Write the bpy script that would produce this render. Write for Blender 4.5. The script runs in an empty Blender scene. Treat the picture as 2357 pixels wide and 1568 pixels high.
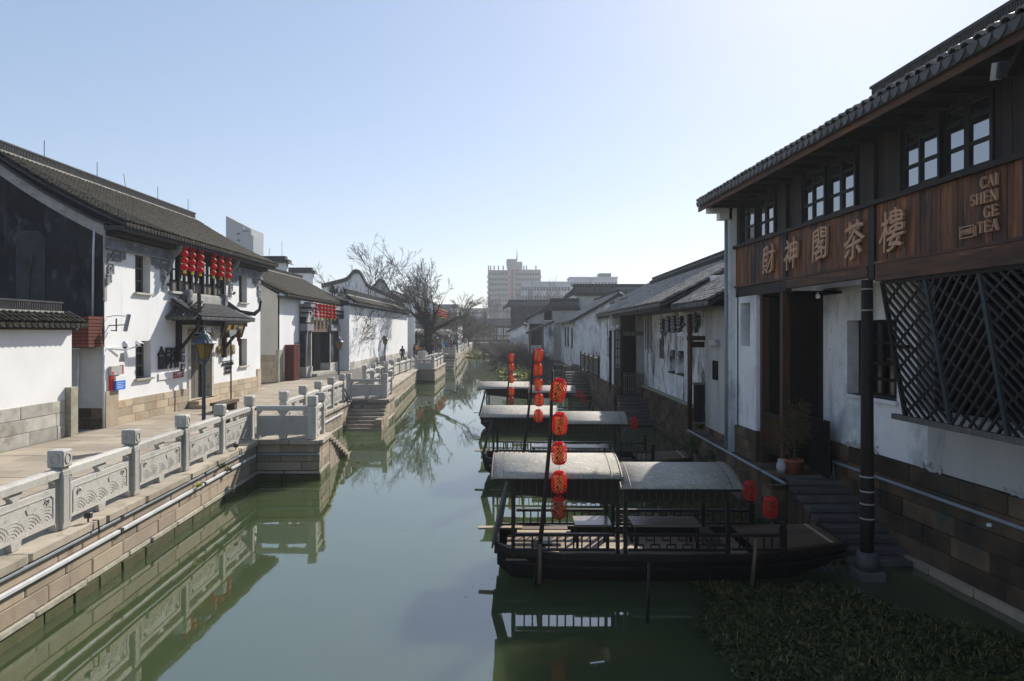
import bpy, bmesh, math, random
import numpy as np
from mathutils import Vector, Matrix
S = bpy.context.scene
C = S.collection
R = math.radians
rng = random.Random(7)

# ------------------------------------------------------------------ camera, sky, sun, exposure
F, HX, HY, CZ = 1571.0, 1178.5, 763.0, 4.55        # focal length and principal point of a 2357 px wide picture
cam = bpy.data.objects.new('camera', bpy.data.cameras.new('camera'))
C.objects.link(cam)
cam.location = (0, 0, CZ)
cam.rotation_euler = (R(90), 0, 0)
cam.data.sensor_width = 36
cam.data.lens = 36 * F / 2357
cam.data.shift_y = -(784 - HY) / 2357
cam.data.clip_end = 3000
S.camera = cam
SUN_AZ, SUN_EL = 28.0, 36.0
world = bpy.data.worlds.new('World'); S.world = world; world.use_nodes = True
wn = world.node_tree.nodes; wl_ = world.node_tree.links
sky = wn.new('ShaderNodeTexSky'); sky.sky_type = 'NISHITA'; sky.sun_disc = False
sky.sun_elevation = R(SUN_EL); sky.sun_rotation = R(SUN_AZ)
sky.air_density = 1.0; sky.dust_density = 0.45; sky.ozone_density = 1.0
sg_ = wn.new('ShaderNodeGamma'); sg_.inputs[1].default_value = 0.56
hs_ = wn.new('ShaderNodeHueSaturation'); hs_.inputs['Saturation'].default_value = 1.2; tn_ = wn.new('ShaderNodeMix'); tn_.data_type = 'RGBA'; tn_.blend_type = 'MULTIPLY'; tn_.inputs[0].default_value = 1; tn_.inputs[7].default_value = (1.0, 1.02, 1.12, 1)
wl_.new(sky.outputs[0], sg_.inputs[0]); wl_.new(sg_.outputs[0], hs_.inputs['Color']); wl_.new(hs_.outputs[0], tn_.inputs[6]); wl_.new(tn_.outputs[2], wn['Background'].inputs[0]); wn['Background'].inputs[1].default_value = 0.15
sl = bpy.data.lights.new('sun', 'SUN'); sl.energy = 3.8; sl.angle = R(0.5); sl.color = (1, .945, .86)
sun = bpy.data.objects.new('sun', sl); C.objects.link(sun)
sd = Vector((math.sin(R(SUN_AZ)) * math.cos(R(SUN_EL)), math.cos(R(SUN_AZ)) * math.cos(R(SUN_EL)), math.sin(R(SUN_EL))))
sun.rotation_euler = sd.to_track_quat('Z', 'Y').to_euler()
S.view_settings.view_transform = 'Standard'; S.view_settings.look = 'None'
S.view_settings.exposure = 0.88; S.view_settings.gamma = 1
S.render.engine = 'CYCLES'
S.cycles.use_denoising = True
S.cycles.max_bounces = 8; S.cycles.diffuse_bounces = 3; S.cycles.glossy_bounces = 4; S.cycles.transmission_bounces = 4
S.cycles.transparent_max_bounces = 8; S.cycles.volume_bounces = 0
S.cycles.caustics_reflective = False; S.cycles.caustics_refractive = False

def at(x, y, Y): return Vector(((x - HX) / F * Y, Y, CZ - (y - HY) / F * Y))
def gp(x, y, z): return at(x, y, (CZ - z) * F / (y - HY))

# ------------------------------------------------------------------ materials
def nd(nt, typ, **kw):
    n = nt.nodes.new(typ)
    for k, v in kw.items():
        if k.startswith('i_'): n.inputs[k[2:].replace('_', ' ')].default_value = v
        else: setattr(n, k, v)
    return n
def ramp(nt, src, lo, hi, c0=(0, 0, 0, 1), c1=(1, 1, 1, 1)):
    r = nt.nodes.new('ShaderNodeValToRGB'); nt.links.new(src, r.inputs[0])
    r.color_ramp.elements[0].position = lo; r.color_ramp.elements[1].position = hi
    r.color_ramp.elements[0].color = c0; r.color_ramp.elements[1].color = c1
    return r.outputs[0]
def mix(nt, fac, a, b, mode='MIX'):
    m = nt.nodes.new('ShaderNodeMix'); m.data_type = 'RGBA'; m.blend_type = mode
    for s, v in ((m.inputs[0], fac), (m.inputs[6], a), (m.inputs[7], b)):
        if hasattr(v, 'is_output'): nt.links.new(v, s)
        else: s.default_value = v if not isinstance(v, tuple) or len(v) == 4 else (*v, 1)
    return m.outputs[2]
def noise(nt, vec, scale, detail=4, rough=.6, stretch=None, off=(0, 0, 0)):
    if stretch or off != (0, 0, 0):
        mp = nd(nt, 'ShaderNodeMapping'); mp.inputs['Scale'].default_value = stretch or (1, 1, 1); mp.inputs['Location'].default_value = off
        nt.links.new(vec, mp.inputs[0]); vec = mp.outputs[0]
    n = nd(nt, 'ShaderNodeTexNoise'); n.inputs['Scale'].default_value = scale; n.inputs['Detail'].default_value = detail; n.inputs['Roughness'].default_value = rough
    nt.links.new(vec, n.inputs['Vector']); return n.outputs[0]
MATS = {}
def M(name, c, c2=None, rough=.8, scale=3., lo=.35, hi=.65, stretch=None, bump=.0, bscale=25., rand=0., stains=(), spec=.3, metal=0., trans=0., local=False, bstretch=None, ior=None):
    """procedural material: two tones by noise, stains [(colour, scale, lo, hi, stretch)], per-object tone, bump"""
    m = bpy.data.materials.new(name); m.use_nodes = True; nt = m.node_tree; b = nt.nodes['Principled BSDF']
    if local: vec = nd(nt, 'ShaderNodeTexCoord').outputs['Object']
    else: vec = nd(nt, 'ShaderNodeNewGeometry').outputs['Position']
    col = (*c, 1)
    if c2: col = mix(nt, ramp(nt, noise(nt, vec, scale, 5, .6, stretch), lo, hi), c, c2)
    for k, st in enumerate(stains):
        cc, sc_, l, h = st[:4]; stt = st[4] if len(st) > 4 else None
        col = mix(nt, ramp(nt, noise(nt, vec, sc_, 6, .65, stt, (13.7 * k + 5, 3.1, 7.7 * k)), l, h), col, cc)
    if rand:
        oi = nd(nt, 'ShaderNodeObjectInfo')
        mr = nd(nt, 'ShaderNodeMapRange'); mr.inputs['To Min'].default_value = 1 - rand; mr.inputs['To Max'].default_value = 1 + rand
        nt.links.new(oi.outputs['Random'], mr.inputs[0])
        cx = nd(nt, 'ShaderNodeCombineColor'); 
        for i in range(3): nt.links.new(mr.outputs[0], cx.inputs[i])
        col = mix(nt, 1.0, col, cx.outputs[0], 'MULTIPLY')
    if hasattr(col, 'is_output'): nt.links.new(col, b.inputs['Base Color'])
    else: b.inputs['Base Color'].default_value = col
    b.inputs['Roughness'].default_value = rough; b.inputs['Specular IOR Level'].default_value = spec; b.inputs['Metallic'].default_value = metal
    if ior: b.inputs['IOR'].default_value = ior
    if bump:
        bp = nd(nt, 'ShaderNodeBump'); bp.inputs['Strength'].default_value = bump; bp.inputs['Distance'].default_value = .02
        nt.links.new(noise(nt, vec, bscale, 5, .65, bstretch), bp.inputs['Height']); nt.links.new(bp.outputs[0], b.inputs['Normal'])
    if trans:
        t = nd(nt, 'ShaderNodeBsdfTranslucent'); ms = nd(nt, 'ShaderNodeMixShader'); ms.inputs[0].default_value = trans
        if hasattr(col, 'is_output'): nt.links.new(col, t.inputs[0])
        else: t.inputs[0].default_value = col
        nt.links.new(b.outputs[0], ms.inputs[1]); nt.links.new(t.outputs[0], ms.inputs[2]); nt.links.new(ms.outputs[0], nt.nodes['Material Output'].inputs[0])
    MATS[name] = m; return m

M('plaster', (.80, .80, .79), (.72, .72, .71), .9, .5, bump=.12, bscale=9, stains=[((.60, .59, .56), 1.3, .62, .85, (1, 1, .25)), ((.62, .61, .59), 3.0, .58, .80, (1, 1, .05))])
M('plaster_old', (.78, .78, .79), (.62, .62, .64), .9, .8, bump=.25, bscale=8, stains=[((.09, .09, .10), 1.1, .53, .62, (1, 1, .45)), ((.26, .25, .245), .55, .5, .66, (1, 1, .6)), ((.72, .72, .71), .9, .58, .66), ((.05, .05, .05), 3.0, .62, .68, (1, 1, .08))])
M('plaster_grey', (.48, .475, .455), (.36, .355, .34), .9, 1.2, stretch=(1, 1, .3), bump=.2, bscale=8, stains=[((.13, .125, .12), .9, .56, .72, (1, 1, .3))])
M('plaster_tea', (.82, .81, .795), (.70, .70, .70), .9, .7, bump=.2, bscale=7, stains=[((.40, .41, .44), .5, .49, .62, (1, 1, .8)), ((.46, .46, .47), 1.6, .53, .68, (1, 1, .25)), ((.22, .22, .225), 2.4, .62, .71, (1, 1, .12)), ((.55, .52, .46), 4.5, .62, .7)])
M('plaster_cream_shade', (.55, .52, .45), (.46, .44, .38), .9, .9, stretch=(1, 1, .4), bump=.15, bscale=8)
M('plaster_black', (.016, .0165, .019), (.034, .035, .039), .95, .8, bump=.3, bscale=7, spec=.1, stains=[((.13, .135, .15), .5, .57, .68, (1, 1, .8)), ((.07, .073, .08), 1.6, .54, .66, (1, 1, .35)), ((.22, .225, .235), 3.1, .67, .72, (1, 1, .5)), ((.009, .009, .011), 2.0, .58, .68, (1, 1, .18))])
M('plaster_flake', (.50, .49, .47), (.36, .355, .34), .9, 6, bump=.4, bscale=20)
M('granite', (.50, .48, .435), (.42, .40, .36), .85, 14, bump=.3, bscale=60, rand=.14, stains=[((.28, .26, .22), 1.6, .56, .74, (1, 1, .4)), ((.20, .19, .155), 4.0, .64, .74)])
M('granite_carved', (.50, .48, .435), (.43, .41, .37), .85, 14, bump=.3, bscale=60)
M('stone_block', (.36, .29, .215), (.29, .235, .175), .88, 1.6, bump=.35, bscale=30, rand=.22, stains=[((.25, .14, .07), 1.3, .58, .74, (1, 1, .3)), ((.13, .11, .085), 2.2, .58, .72, (1, 1, .18)), ((.42, .37, .31), 1.1, .6, .75)])
M('stone_dark', (.125, .082, .048), (.05, .036, .025), .9, 1.5, bump=.6, bscale=18, rand=.5, stains=[((.05, .05, .04), 1.2, .55, .68)])
M('stone_base', (.44, .37, .27), (.36, .29, .2), .88, 1.3, bump=.3, bscale=30, rand=.22, stains=[((.32, .19, .085), 1.2, .57, .7), ((.70, .68, .62), 2.2, .69, .72)])
M('stone_pale', (.50, .48, .43), (.38, .36, .31), .88, 2.5, bump=.5, bscale=40, rand=.24, stains=[((.27, .24, .18), 1.7, .55, .7), ((.16, .155, .14), 3.2, .64, .72)])
M('stone_green', (.34, .32, .245), (.24, .23, .165), .9, 3, bump=.45, bscale=25, rand=.15)
M('footing', (.47, .44, .36), (.32, .29, .22), .9, 5, bump=.8, bscale=14, rand=.15)
M('algae_stone', (.06, .066, .026), (.095, .09, .042), .85, 3, bump=.5, bscale=16, rand=.2)
M('coping', (.42, .365, .285), (.33, .285, .22), .88, 2, bump=.3, bscale=30, rand=.14, stains=[((.12, .115, .095), 2.6, .57, .70), ((.23, .2, .16), .9, .5, .7)])
M('paving', (.36, .305, .235), (.29, .245, .19), .88, 1.2, bump=.25, bscale=30, rand=.14, stains=[((.27, .24, .2), 1, .6, .78)])
M('paving_base', (.20, .185, .165), (.14, .13, .12), .95, 20, bump=.5, bscale=60)
M('mortar', (.16, .145, .12), (.12, .11, .09), .95, 8)
M('ground', (.22, .2, .16), (.15, .15, .1), .95, .4)
M('tile', (.022, .019, .0145), (.046, .039, .028), .85, 5, bump=.3, bscale=30, rand=.4, stains=[((.026, .027, .013), .8, .52, .68), ((.085, .075, .06), 7, .60, .70), ((.012, .011, .010), 2.4, .56, .66)], spec=.15)
M('tile_dark', (.065, .066, .068), (.10, .10, .098), .6, 5, bump=.2, bscale=30, rand=.25, spec=.4)
M('tile_shiny', (.10, .092, .076), (.18, .165, .138), .48, 5, bump=.25, bscale=30, rand=.4, spec=.6, stains=[((.03, .03, .028), 3, .5, .62)])  # tones raised to paint the sun glints on the cover tiles
M('pan_tile_shade', (.022, .021, .019), (.04, .037, .031), .8, 5, bump=.2, bscale=30)  # darkened to paint the shaded gaps between the cover tiles
M('ridge_tile', (.035, .036, .038), (.06, .06, .06), .8, 3, bump=.4, bscale=18)
M('lime', (.40, .39, .36), (.28, .27, .25), .9, 3, bump=.3, bscale=18, stains=[((.12, .12, .11), 2.5, .58, .7)])
M('frieze', (.20, .215, .235), (.11, .115, .125), .85, 2, stains=[((.38, .39, .4), 1.7, .57, .64, (1, 1, 2))])
M('carved_grey', (.25, .26, .275), (.16, .165, .175), .8, 6)
M('dark_wood', (.016, .012, .010), (.026, .02, .016), .7, 3, stretch=(8, 8, .6), bump=.15, bscale=12, rand=.25, spec=.15)
M('black_wood', (.010, .0095, .0095), (.017, .016, .015), .55, 3, rand=.2, spec=.25)
M('plank_wood', (.24, .085, .030), (.075, .034, .018), .6, 2.2, .38, .62, (3, 3, .45), bump=.2, bscale=20, rand=.42, stains=[((.013, .011, .013), .75, .5, .66, (1.4, 1.4, .35)), ((.36, .17, .055), 2.0, .58, .74, (4, 4, .35))])
M('plank_dark', (.030, .021, .016), (.016, .0125, .011), .65, 3, stretch=(4, 4, .4), rand=.3, bump=.15)
M('beam_wood', (.12, .05, .024), (.035, .022, .016), .65, 2, stretch=(.5, .5, 5), bump=.3, bscale=10, bstretch=(.4, .4, 6), stains=[((.26, .13, .05), 1.6, .58, .7, (.6, .6, 8))])
M('post_wood', (.10, .042, .018), (.03, .02, .014), .6, 3, stretch=(6, 6, .4), bump=.2)
M('grey_wood', (.17, .155, .135), (.09, .08, .068), .75, 4, stretch=(6, 6, .5), bump=.2, rand=.2)
M('red_wood', (.145, .034, .02), (.095, .022, .014), .6, 3, stretch=(3, 3, .4), rand=.15)
M('boat_wood', (.016, .010, .007), (.008, .006, .005), .42, 4, stretch=(.6, 4, 4), bump=.15, rand=.25, spec=.3)
M('hull_wood', (.012, .0085, .0065), (.006, .005, .0045), .5, 3, stretch=(.4, 3, 5), bump=.2, spec=.2, stains=[((.03, .026, .021), 1.5, .62, .75, (.4, 3, 8))])
M('deck_wood', (.125, .074, .04), (.07, .044, .027), .6, 3, stretch=(.5, 7, 4), bump=.2, rand=.3)
M('floor_wood', (.30, .215, .14), (.19, .135, .09), .45, 3, stretch=(.5, 7, 4), bump=.2, rand=.3, spec=.4)
M('table_wood', (.26, .21, .17), (.16, .125, .10), .22, 3, stretch=(.4, 6, 4), rand=.2, spec=.6)
M('pale_plank', (.42, .33, .22), (.3, .23, .15), .6, 3, stretch=(.5, 6, 4))
def mat_material():
    m = bpy.data.materials.new('mat'); m.use_nodes = True; nt = m.node_tree; b = nt.nodes['Principled BSDF']; b.inputs['Roughness'].default_value = .8
    co = nd(nt, 'ShaderNodeTexCoord').outputs['Object']; mp = nd(nt, 'ShaderNodeMapping'); mp.inputs['Rotation'].default_value = (0, 0, R(45)); nt.links.new(co, mp.inputs[0])
    br = nd(nt, 'ShaderNodeTexBrick'); br.inputs['Scale'].default_value = 1; br.inputs['Brick Width'].default_value = .085; br.inputs['Row Height'].default_value = .028; br.inputs['Mortar Size'].default_value = .004
    br.inputs['Color1'].default_value = (.62, .575, .48, 1); br.inputs['Color2'].default_value = (.40, .365, .30, 1); br.inputs['Mortar'].default_value = (.20, .18, .145, 1); br.inputs['Bias'].default_value = -.2
    nt.links.new(mp.outputs[0], br.inputs['Vector'])
    col = mix(nt, ramp(nt, noise(nt, co, 1.6, 5), .5, .72), br.outputs['Color'], (.34, .31, .26)); col = mix(nt, ramp(nt, noise(nt, co, 14, 4), .58, .7), col, (.70, .67, .60))
    nt.links.new(col, b.inputs['Base Color']); bp = nd(nt, 'ShaderNodeBump'); bp.inputs['Strength'].default_value = .8; bp.inputs['Distance'].default_value = .012
    nt.links.new(br.outputs['Fac'], bp.inputs['Height']); bp.invert = True; nt.links.new(bp.outputs[0], b.inputs['Normal']); MATS['mat'] = m
mat_material()
M('blind', (.030, .020, .014), (.018, .013, .010), .8, 6, stretch=(2, 2, 30))
M('screen', (.10, .095, .09), (.04, .038, .036), .8, 30, bump=.8, bscale=30)
M('bamboo', (.15, .105, .065), (.08, .06, .042), .55, 5, stretch=(3, 3, .6), bump=.15, spec=.45)
M('bamboo_dark', (.03, .021, .015), (.016, .012, .010), .5, 5, stretch=(3, 3, .6), spec=.3)
M('lantern_red', (.80, .045, .03), None, .45, trans=.55, spec=.4)
M('lantern_bright', (.72, .012, .022), (.6, .01, .018), .5, 3, trans=.45, spec=.4)
M('lantern_backlight', (.92, .72, .36), (.86, .60, .26), .7, 30, trans=.6)  # gold tone stands in for sunlight coming through the weave
M('lantern_yellow', (.75, .62, .03), None, .6, trans=.3)
M('ink', (.012, .012, .014), None, .5)
M('glass', (.018, .022, .028), None, .04, spec=.5, ior=4.2)
M('glass_dark', (.010, .011, .013), None, .06, spec=.5, ior=1.5)
M('window_far', (.028, .036, .048), None, .3, spec=.3)
M('patch_plaster', (.06, .063, .07), (.032, .034, .038), .92, 1.6, stains=[((.03, .032, .036), 1.4, .56, .68)])
M('letter_face_skylit', (.42, .45, .50), (.30, .33, .37), .6, 4)  # pale copy of the letter colour, with the sky light painted in
M('amber', (.36, .255, .06), (.30, .21, .05), .45, 6, trans=.45, spec=.3)
M('lamp_metal', (.055, .075, .095), (.04, .053, .07), .42, 6, spec=.5, metal=.2)
M('black_metal', (.02, .021, .023), None, .45, spec=.5)
M('white_metal', (.72, .73, .75), None, .4, spec=.5)
M('pipe_white', (.62, .63, .64), (.50, .51, .53), .6, 3, spec=.2, stains=[((.35, .34, .32), 2, .62, .75)])
M('pipe_grey', (.30, .32, .35), (.23, .25, .28), .6, 3, spec=.25)
M('door_grey', (.42, .41, .39), (.35, .345, .33), .8, 2)
M('letter', (.50, .29, .18), None, .6)
M('letter_gold', (.5, .30, .06), None, .45, metal=.4)
M('letter_bronze', (.30, .23, .10), None, .5, metal=.3)
M('sign_black', (.012, .011, .010), None, .5)
M('letter_teal', (.035, .06, .075), (.02, .035, .045), .5, 5)
M('red_paint', (.55, .03, .03), None, .5)
M('blue_paint', (.03, .17, .62), None, .45)
M('white_paint', (.75, .75, .74), None, .5)
M('rose_paint', (.32, .035, .03), None, .5)
M('lattice', (.012, .013, .0135), (.02, .022, .022), .5, 4, rand=.3, spec=.3)
M('lattice_post', (.036, .058, .066), (.022, .036, .042), .55, 4, spec=.4)
M('plaster_beige', (.50, .485, .45), (.41, .40, .37), .9, .9, stretch=(1, 1, .35), bump=.15, bscale=8, stains=[((.16, .15, .14), .8, .55, .75, (1, 1, .5))])
M('interior', (.006, .006, .007), None, .9, spec=.0)  # near-black tone stands in for the shade of unlit rooms and doorways
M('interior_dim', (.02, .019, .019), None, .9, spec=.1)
M('terracotta', (.33, .10, .05), (.24, .075, .04), .7, 5)
M('bark', (.085, .068, .052), (.045, .037, .03), .9, 4, bump=.5, bscale=14)
M('bark_dark', (.035, .031, .026), (.02, .018, .016), .9, 4, bump=.6, bscale=10)
M('twig', (.10, .085, .068), (.065, .055, .045), .9, 2)
M('twig_red', (.085, .052, .040), (.05, .034, .028), .9, 1.5)
M('twig_brown', (.115, .088, .056), (.08, .07, .045), .9, 1)
M('ivy', (.026, .032, .012), (.014, .018, .008), .7, 3, trans=.2)
M('leaf', (.045, .085, .022), (.075, .11, .03), .6, 2, trans=.25)
M('leaf_yellow', (.30, .30, .045), (.36, .33, .07), .7, 1.4, trans=.3)
M('leaf_dry', (.15, .105, .05), (.10, .08, .04), .8, 2, trans=.2)
M('weed', (.05, .054, .010), (.02, .026, .007), .6, 6, trans=.25, stains=[((.085, .075, .02), .9, .5, .66), ((.008, .014, .006), 4, .55, .65)])
M('weed_leaf', (.03, .055, .012), (.055, .08, .016), .5, 2.5, trans=.25)
M('weed_stem', (.42, .35, .11), (.22, .21, .07), .7, 2)
M('concrete_hotel', (.33, .305, .27), (.28, .26, .235), .85, .1)
M('concrete_grey', (.31, .32, .335), (.27, .28, .295), .85, .1)
M('concrete_white', (.46, .48, .51), (.40, .42, .45), .85, .1)
M('hotel_band', (.26, .17, .145), None, .8)
M('skin', (.45, .26, .18), None, .6)
M('hair', (.012, .010, .009), None, .5)
for k, c in dict(black=(.012, .012, .014), navy=(.018, .028, .06), white=(.62, .60, .62), cream=(.48, .43, .35), blue=(.03, .16, .42), red=(.45, .03, .05), grey=(.12, .12, .13), orange=(.5, .18, .06), teal=(.05, .10, .14), pink=(.55, .16, .2)).items():
    M('cloth_' + k, c, None, .85)

def water_mat():
    m = bpy.data.materials.new('canal_water'); m.use_nodes = True; nt = m.node_tree; b = nt.nodes['Principled BSDF']
    pos = nd(nt, 'ShaderNodeNewGeometry').outputs['Position']
    col = mix(nt, ramp(nt, noise(nt, pos, .15, 3), .35, .65), (.056, .077, .031), (.046, .064, .026))
    nt.links.new(col, b.inputs['Base Color'])
    b.inputs['Roughness'].default_value = .025; b.inputs['IOR'].default_value = 2.7; b.subsurface_method = 'BURLEY'; b.inputs['Subsurface Weight'].default_value = 1.0; b.inputs['Subsurface Radius'].default_value = (1, 1, .7); b.inputs['Subsurface Scale'].default_value = 1.6; b.inputs['Specular IOR Level'].default_value = .5
    bp = nd(nt, 'ShaderNodeBump'); bp.inputs['Strength'].default_value = .075; bp.inputs['Distance'].default_value = .03
    n1 = noise(nt, pos, 1.1, 3, .5, (1, .55, 1)); n2 = noise(nt, pos, .25, 2, .5)
    ma = nd(nt, 'ShaderNodeMath', operation='ADD'); nt.links.new(n1, ma.inputs[0]); nt.links.new(n2, ma.inputs[1])
    nt.links.new(ma.outputs[0], bp.inputs['Height']); nt.links.new(bp.outputs[0], b.inputs['Normal'])
    MATS['water'] = m
water_mat()

# ------------------------------------------------------------------ mesh helpers
def wloc(o):
    v = Vector((0, 0, 0))
    while o: v += o.location; o = o.parent
    return v
def tag(o, label=None, cat=None, group=None, kind=None):
    if label: o['label'] = label
    if cat: o['category'] = cat
    if group: o['group'] = group
    if kind: o['kind'] = kind
    return o
def thing(name, loc, label, cat, group=None):
    o = bpy.data.objects.new(name, None); C.objects.link(o); o.location = loc; o.empty_display_size = .2
    return tag(o, label, cat, group)
def link(name, me, parent=None, mtx=None):
    o = bpy.data.objects.new(name, me); C.objects.link(o)
    if parent:
        o.parent = parent; base = -wloc(parent)
    else: base = Vector((0, 0, 0))
    o.matrix_basis = Matrix.Translation(base) @ (mtx or Matrix.Identity(4))
    return o
class MB:
    def __init__(s, T=None): s.v = []; s.f = []; s.T = T
    def add(s, vs, fs):
        n = len(s.v)
        if s.T: vs = [s.T(*v) for v in vs]
        s.v += [tuple(v) for v in vs]; s.f += [tuple(i + n for i in f) for f in fs]; return s
    def box(s, a, b):
        x0, y0, z0 = [min(p, q) for p, q in zip(a, b)]; x1, y1, z1 = [max(p, q) for p, q in zip(a, b)]
        return s.add([(x0, y0, z0), (x1, y0, z0), (x1, y1, z0), (x0, y1, z0), (x0, y0, z1), (x1, y0, z1), (x1, y1, z1), (x0, y1, z1)],
                     [(0, 3, 2, 1), (4, 5, 6, 7), (0, 1, 5, 4), (1, 2, 6, 5), (2, 3, 7, 6), (3, 0, 4, 7)])
    def beam(s, p, q, w, h, up=(0, 0, 1)):
        p, q = Vector(p), Vector(q); d = (q - p).normalized(); u = Vector(up)
        if abs(d.dot(u)) > .98: u = Vector((0, 1, 0)) if abs(d.y) < .9 else Vector((1, 0, 0))
        r = d.cross(u).normalized(); u = r.cross(d).normalized()
        vs = [c + r * w * .5 * i + u * h * .5 * j for c in (p, q) for i, j in ((-1, -1), (1, -1), (1, 1), (-1, 1))]
        return s.add(vs, [(3, 2, 1, 0), (4, 5, 6, 7), (0, 1, 5, 4), (1, 2, 6, 5), (2, 3, 7, 6), (3, 0, 4, 7)])
    def tube(s, pts, rads, n=6, cap=True):
        pts = [Vector(p) for p in pts]
        if not isinstance(rads, (list, tuple)): rads = [rads] * len(pts)
        vs = []; fs = []; u = None
        for i, p in enumerate(pts):
            d = (pts[min(i + 1, len(pts) - 1)] - pts[max(i - 1, 0)])
            d = d.normalized() if d.length > 1e-9 else Vector((0, 0, 1))
            if u is None: u = d.orthogonal().normalized()
            else:
                u = u - d * u.dot(d); u = u.normalized() if u.length > 1e-6 else d.orthogonal().normalized()
            w = d.cross(u)
            vs += [p + (u * math.cos(2 * math.pi * k / n) + w * math.sin(2 * math.pi * k / n)) * rads[i] for k in range(n)]
        for i in range(len(pts) - 1):
            for k in range(n): a = i * n + k; b = i * n + (k + 1) % n; fs.append((a, b, b + n, a + n))
        if cap: fs.append(tuple(range(n - 1, -1, -1))); fs.append(tuple((len(pts) - 1) * n + k for k in range(n)))
        return s.add(vs, fs)
    def lathe(s, prof, n=16, c=(0, 0, 0), a0=0., sx=1, sy=1):
        vs = [(c[0] + r * sx * math.cos(a0 + 2 * math.pi * k / n), c[1] + r * sy * math.sin(a0 + 2 * math.pi * k / n), c[2] + z) for r, z in prof for k in range(n)]
        fs = [(i * n + k, i * n + (k + 1) % n, (i + 1) * n + (k + 1) % n, (i + 1) * n + k) for i in range(len(prof) - 1) for k in range(n)]
        fs.append(tuple(range(n - 1, -1, -1))); fs.append(tuple((len(prof) - 1) * n + k for k in range(n)))
        return s.add(vs, fs)
    def prism(s, poly, vec):
        n = len(poly); vec = Vector(vec)
        vs = [Vector(p) for p in poly] + [Vector(p) + vec for p in poly]
        return s.add(vs, [tuple(range(n - 1, -1, -1)), tuple(range(n, 2 * n))] + [(i, (i + 1) % n, n + (i + 1) % n, n + i) for i in range(n)])
    def mesh(s, name, mat, smooth=False, bevel=0.):
        me = bpy.data.meshes.new(name); me.from_pydata(s.v, [], s.f)
        bm = bmesh.new(); bm.from_mesh(me); bmesh.ops.recalc_face_normals(bm, faces=bm.faces)
        if bevel: bmesh.ops.bevel(bm, geom=list(bm.edges), offset=bevel, segments=1, affect='EDGES', clamp_overlap=True)
        bm.to_mesh(me); bm.free()
        if mat: me.materials.append(MATS[mat])
        if smooth: me.polygons.foreach_set('use_smooth', [True] * len(me.polygons))
        return me
    def build(s, name, mat, parent=None, smooth=False, bevel=0., label=None, kind=None):
        o = link(name, s.mesh(name, mat, smooth, bevel), parent)
        return tag(o, label, kind=kind)
def B(name, mat, parent, a, b, bevel=0., T=None, label=None): return MB(T).box(a, b).build(name, mat, parent, bevel=bevel, label=label)
def struct(o): o['kind'] = 'structure'; return o
UNIT = {}
def unit(mat, bevel=.03):
    k = (mat, bevel)
    if k not in UNIT: UNIT[k] = MB().box((-.5, -.5, -.5), (.5, .5, .5)).mesh('block_' + mat, mat, bevel=bevel)
    return UNIT[k]
def block(name, mat, parent, centre, size, rot=0., bevel=.03, tilt=0.):
    return link(name, unit(mat, bevel), parent, Matrix.Translation(centre) @ Matrix.Rotation(rot, 4, 'Z') @ Matrix.Rotation(tilt, 4, 'X') @ Matrix.Diagonal((*size, 1)))
def masonry(parent, p0, p1, z0, rows, mat, depth=.25, wmin=.6, wmax=1.2, name='stone_block', joint=.012, proud=.012, start=0., taper=None, mats=None):
    """courses of separate blocks along p0->p1; the outer face is on the line, the body behind it (to the left of the run)"""
    p0, p1 = Vector((*p0, 0)), Vector((*p1, 0)); L = (p1 - p0).length; d = (p1 - p0) / L; n = Vector((-d.y, d.x, 0)); a = math.atan2(d.y, d.x)
    z = z0
    for ri, h in enumerate(rows):
        s = -rng.random() * wmin * .8; m = mats[ri] if mats else mat
        while s < L - .03:
            w = rng.uniform(wmin, wmax); e = min(s + w, L)
            if L - e < wmin * .35: e = L
            b = max(s, 0)
            if e - b > .04:
                c = p0 + d * (b + e) / 2 + n * (depth / 2 - rng.uniform(0, proud)); c.z = z + h / 2
                block(name, m, parent, c, (e - b - joint, depth, h - joint), a)
            s = e
        z += h
def np_mesh(name, verts, quads, mat):
    me = bpy.data.meshes.new(name); nv, nf = len(verts), len(quads)
    me.vertices.add(nv); me.vertices.foreach_set('co', np.asarray(verts, np.float32).ravel())
    k = quads.shape[1]
    me.loops.add(nf * k); me.loops.foreach_set('vertex_index', quads.ravel().astype(np.int32))
    me.polygons.add(nf); me.polygons.foreach_set('loop_start', np.arange(0, nf * k, k, dtype=np.int32))
    me.update(calc_edges=True); me.validate(); me.materials.append(MATS[mat]); return me
def arc_tile(r, length, seg, thick=.016, concave=False):
    vs = []; fs = []; sg = -1 if concave else 1
    for y, lift in ((0., .022), (length, 0.)):
        for k in range(seg + 1):
            a = math.pi * (.04 + .92 * k / seg)
            vs.append((-math.cos(a) * r, y, sg * math.sin(a) * r * .95 + lift))
    for k in range(seg): fs.append((k, k + 1, seg + 2 + k, seg + 1 + k))
    n = len(vs)
    for k in range(seg + 1):
        a = math.pi * (.04 + .92 * k / seg); vs.append((-math.cos(a) * (r - thick), .004, sg * math.sin(a) * (r - thick) * .95 + .022 - (0 if concave else .012)))
    for k in range(seg): fs.append((k + 1, k, n + k, n + k + 1))
    return np.array(vs), np.array(fs)
TILES = {}
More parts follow.
